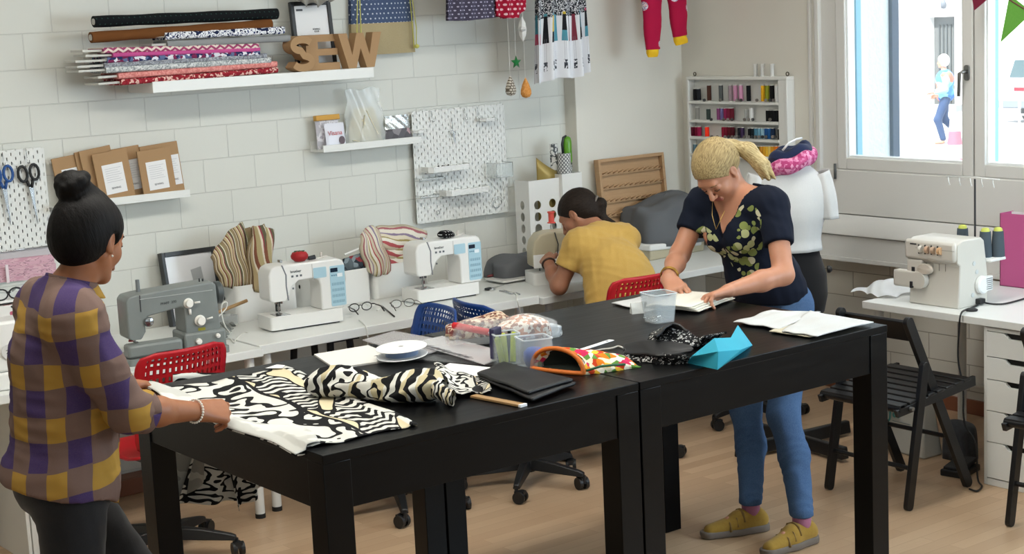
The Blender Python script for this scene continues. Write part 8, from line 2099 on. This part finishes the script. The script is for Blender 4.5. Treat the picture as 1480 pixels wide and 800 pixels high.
# rendered outer reveal and dark rail at its edge
mb = MB(); mb.add([(XN+.0, wy0, WB-.1), (7.25, yo, WB-.1), (7.25, yo, WT+.4), (XN, wy0, WT+.4), (XN, wy0+.6, WB-.1), (7.25, yo+.6, WB-.1), (7.25, yo+.6, WT+.4), (XN, wy0+.6, WT+.4)],
       [(0, 1, 2, 3), (5, 4, 7, 6), (1, 5, 6, 2), (4, 0, 3, 7), (3, 2, 6, 7), (1, 0, 4, 5)])
struct('trim_9', mb, RV.m)
dk = flat('#3c5166', .5)
rl = on_x(1291, 100, 7.27)
struct('trim_10', MB().bx(7.25, 7.31, rl.y-.012, rl.y+.07, GZ, WT+.6), dk, bev=.004)
for i, px in enumerate((1240, 1437)):
    q = on_x(px, 150, XW+.12); struct('trim_%d' % (11+i), MB().bx(XW+.10, XW+.14, q.y-.012, q.y+.016, WB+.03, WT), flat('#7cb4cc', .4), bev=.003)
struct('trim_13', MB().bx(XW+.08, 7.2, 1.9, wy0, WB-.06, WB-.035), flat('#b7bdc0', .5))
# facade across the street
FX = 34.0
fm_ = NT('white_render_facade'); fm_.base(fm_.mix(fm_.noise(fm_.obj(), .6, 3), hexc('#e6e6e4'), hexc('#f0f0ee'))); fm_.p(.9)
a, b = on_x(1343, 25, FX), on_x(1380, 160, FX)
e = thing('street_house', 'white rendered house across the sunny street with a dark door', 'building', (FX, 26, GZ))
oy = 26
dy0, dy1, dz = b.y-oy, a.y-oy, a.z-GZ
mb = MB(); mb.bx(0, 1, dy1, 22, 0, 9).bx(0, 1, -30, dy0, 0, 9).bx(0, 1, dy0, dy1, dz, 9); mb.build('facade', fm_.m, e)
MB().bx(.2, .3, dy0, dy1, 0, dz).build('door', flat('#6b6f70', .6), e)
for k in range(5): MB().bx(.17, .2, dy0+.12+k*(dy1-dy0-.2)/5, dy0+.16+k*(dy1-dy0-.2)/5, .2, dz-.2).build('door_slat', flat('#4f5658', .6), e)
MB().bx(-.35, 0, dy0-.3, dy1+.3, 0, .16).build('door_step', flat('#9aa0a3', .8), e)
lp = on_x(1363, 6, FX-.1); 
tag(MB().lathe([(0, -.12), (.06, -.1), (.075, 0), (.05, .1), (0, .13)], n=16).build('wall_lamp', flat('#6f7780', .5), smooth=True, loc=(FX-.09, lp.y, lp.z)), 'dark wall lamp above the door across the street', 'wall lamp')
# passer-by
pf = on_z(1366, 207, GZ)
e = PER('passer-by with white hair, blue patterned jacket and jeans walking past the window', pf)
F_ = nrm((-.75, .66, 0)); L_ = V3(-F_[1], F_[0], 0); B = V3(*pf)
def pt(f, l, z): return B+F_*f+L_*l+V3(0, 0, z)
s = SDF(); s.ell(pt(.0, 0, .95), (.13, .16, .14), None, .05); s.ell(pt(0, 0, 1.25), (.13, .17, .2), None, .06); s.cap(pt(0, -.17, 1.36), pt(0, .17, 1.36), .07, None, .05)
s.cap(pt(0, 0, 1.4), pt(.03, 0, 1.5), .05, .05, .03)
Rr = frameR(F_, (0, 0, 1)); head(s, pt(.04, 0, 1.60), Rr, 1.0)
s.chain([pt(0, .18, 1.34), pt(.04, .22, 1.08), pt(.24, .18, 1.02)], [.05, .042, .03], .02); s.chain([pt(0, -.18, 1.34), pt(-.06, -.22, 1.08), pt(.12, -.2, .95)], [.05, .042, .03], .02)
hand(s, pt(.24, .18, 1.02), F_, (0, 0, 1), -L_, 1.0); hand(s, pt(.12, -.2, .95), nrm(F_+V3(0, 0, -.6)), -L_, F_, 1.0)
lg = ((pt(0, .09, .88), pt(.16, .1, .48), pt(.06, .1, .09)), (pt(0, -.09, .88), pt(.0, -.1, .48), pt(-.28, -.1, .16)))
for h_, k_, a_ in lg: s.chain([h_, k_, a_], [.085, .058, .038], .04); s.cap(a_+V3(0, 0, -.05), a_+F_*.14+V3(0, 0, -.06), .036, .028, .03)
meshobj('body', [s.mesh(.012)], skin('passer_skin', '#c9957c', '#d3a389'), e)
s = SDF(); s.ell(pt(.0, 0, .98), (.17, .2, .18), None, .05); s.ell(pt(0, 0, 1.24), (.16, .2, .22), None, .06); s.cap(pt(0, -.18, 1.35), pt(0, .18, 1.35), .09, None, .05); s.chain([pt(0, .19, 1.34), pt(.04, .23, 1.08), pt(.2, .19, 1.03)], [.075, .068, .055], .03); s.chain([pt(0, -.19, 1.34), pt(-.06, -.23, 1.08), pt(.08, -.21, .98)], [.075, .068, .055], .03)
meshobj('patterned_jacket', [s.mesh(.014)], vor_mat('jacket_print', ['#4a78c8', '#8fc4c0', '#d08a78', '#5f97d8', '#b9d8d8', '#9fc8d8'], 6), e)
s = SDF()
for h_, k_, a_ in lg: s.chain([h_, k_, a_+V3(0, 0, .02)], [.10, .075, .06], .04)
meshobj('jeans', [s.mesh(.014)], cloth('#34496c', '#3e5478', 100), e)
s = SDF(); c = pt(.02, 0, 1.63); s.ell(c, (.12, .115, .13), None, .02); s.ell(c+F_*.09+V3(0, 0, -.05), (.06, .06, .07), None, .02, 's'); meshobj('white_hair', [s.mesh(.012)], cloth('#e3ddd2', '#efeae0', 60), e)
# parked car
cz = GZ; cp = on_z(1450, 160, GZ)
e = thing('car', 'white estate car with a red tail light strip parked across the street', 'car', (31.0, on_x(1444, 120, 31.0).y, GZ), 0)
W_ = 1.75
prof = [(0, .35), (0, .75), (-.05, 1.0), (-.25, 1.45), (-.7, 1.52), (-2.6, 1.48), (-3.2, 1.0), (-4.2, .85), (-4.35, .6), (-4.3, .35)]
# side profile along -y, extruded along x
MB().prism([(y, z) for y, z in prof], W_, frameM((0, 0, 0), (0, 1, 0), (0, 0, 1), (1, 0, 0))).build('car_body', flat('#e9eaec', .25), e, bev=.06, seg=3)
MB().prism([(-.28, 1.02), (-.42, 1.40), (-1.4, 1.42), (-1.4, 1.02)], .02, frameM((-.015, 0, 0), (0, 1, 0), (0, 0, 1), (1, 0, 0))).prism([(-1.5, 1.02), (-1.5, 1.42), (-2.5, 1.38), (-3.0, 1.02)], .02, frameM((-.015, 0, 0), (0, 1, 0), (0, 0, 1), (1, 0, 0))).build('side_window', flat('#53696f', .1), e)
MB().bx(-.02, 0, -1.6, -.4, .72, .80).build('red_stripe', flat('#c22637', .4), e)
MB().bx(-.015, W_+.015, -4.3, .03, .33, .52).build('bumper', flat('#7d878e', .5), e, bev=.03)
for y in (-.85, -3.45):
    for x in (.1, W_-.1): MB().lathe([(0, -.1), (.24, -.1), (.31, -.08), (.31, .08), (.24, .1), (0, .1)], M=frameM((x, y, .31), (0, 1, 0), (0, 0, 1), (1, 0, 0)), n=28).build('wheel', flat('#2b2e31', .6), e, smooth=True, angle=40)
# rail on the pavement
r0, r1 = on_z(1447, 205, GZ), on_z(1500, 208, GZ)
e = thing('street_railing', 'white tubular railing on the pavement outside', 'railing', tuple(r0))
d = r1-r0; h_ = .95
MB().tube([(0, 0, 0), (0, 0, h_-.06), tuple(d*.04+Vector((0, 0, h_))), tuple(d*.96+Vector((0, 0, h_))), tuple(d+Vector((0, 0, h_-.06))), tuple(d)], .03, 10).build('frame_tube', flat('#e3e6e8', .4), e, smooth=True)
MB().cyl(tuple(d*.5), tuple(d*.5+Vector((0, 0, h_))), .025, 10).build('middle_post', flat('#e3e6e8', .4), e, smooth=True)
MB().cyl(tuple(d*.02+Vector((0, 0, .55))), tuple(d*.98+Vector((0, 0, .55))), .02, 10).build('lower_tube', flat('#e3e6e8', .4), e, smooth=True)
# red and white traffic barrier
q = on_z(1380, 252, GZ)
e = thing('traffic_cone', 'red and white striped traffic post outside the left window sash', 'traffic post', tuple(q))
MB().lathe([(0, 0), (.28, 0), (.28, .05), (0, .05)], n=24).build('base', flat('#3b4654', .6), e, smooth=True, angle=40)
for i in range(4): MB().lathe([(.17-.025*i, .05+.22*i), (.145-.025*i, .27+.22*i)], n=24, cap=False).build('stripe', flat(('#d96a7c', '#f0f0f0')[i % 2], .5), e, smooth=True)
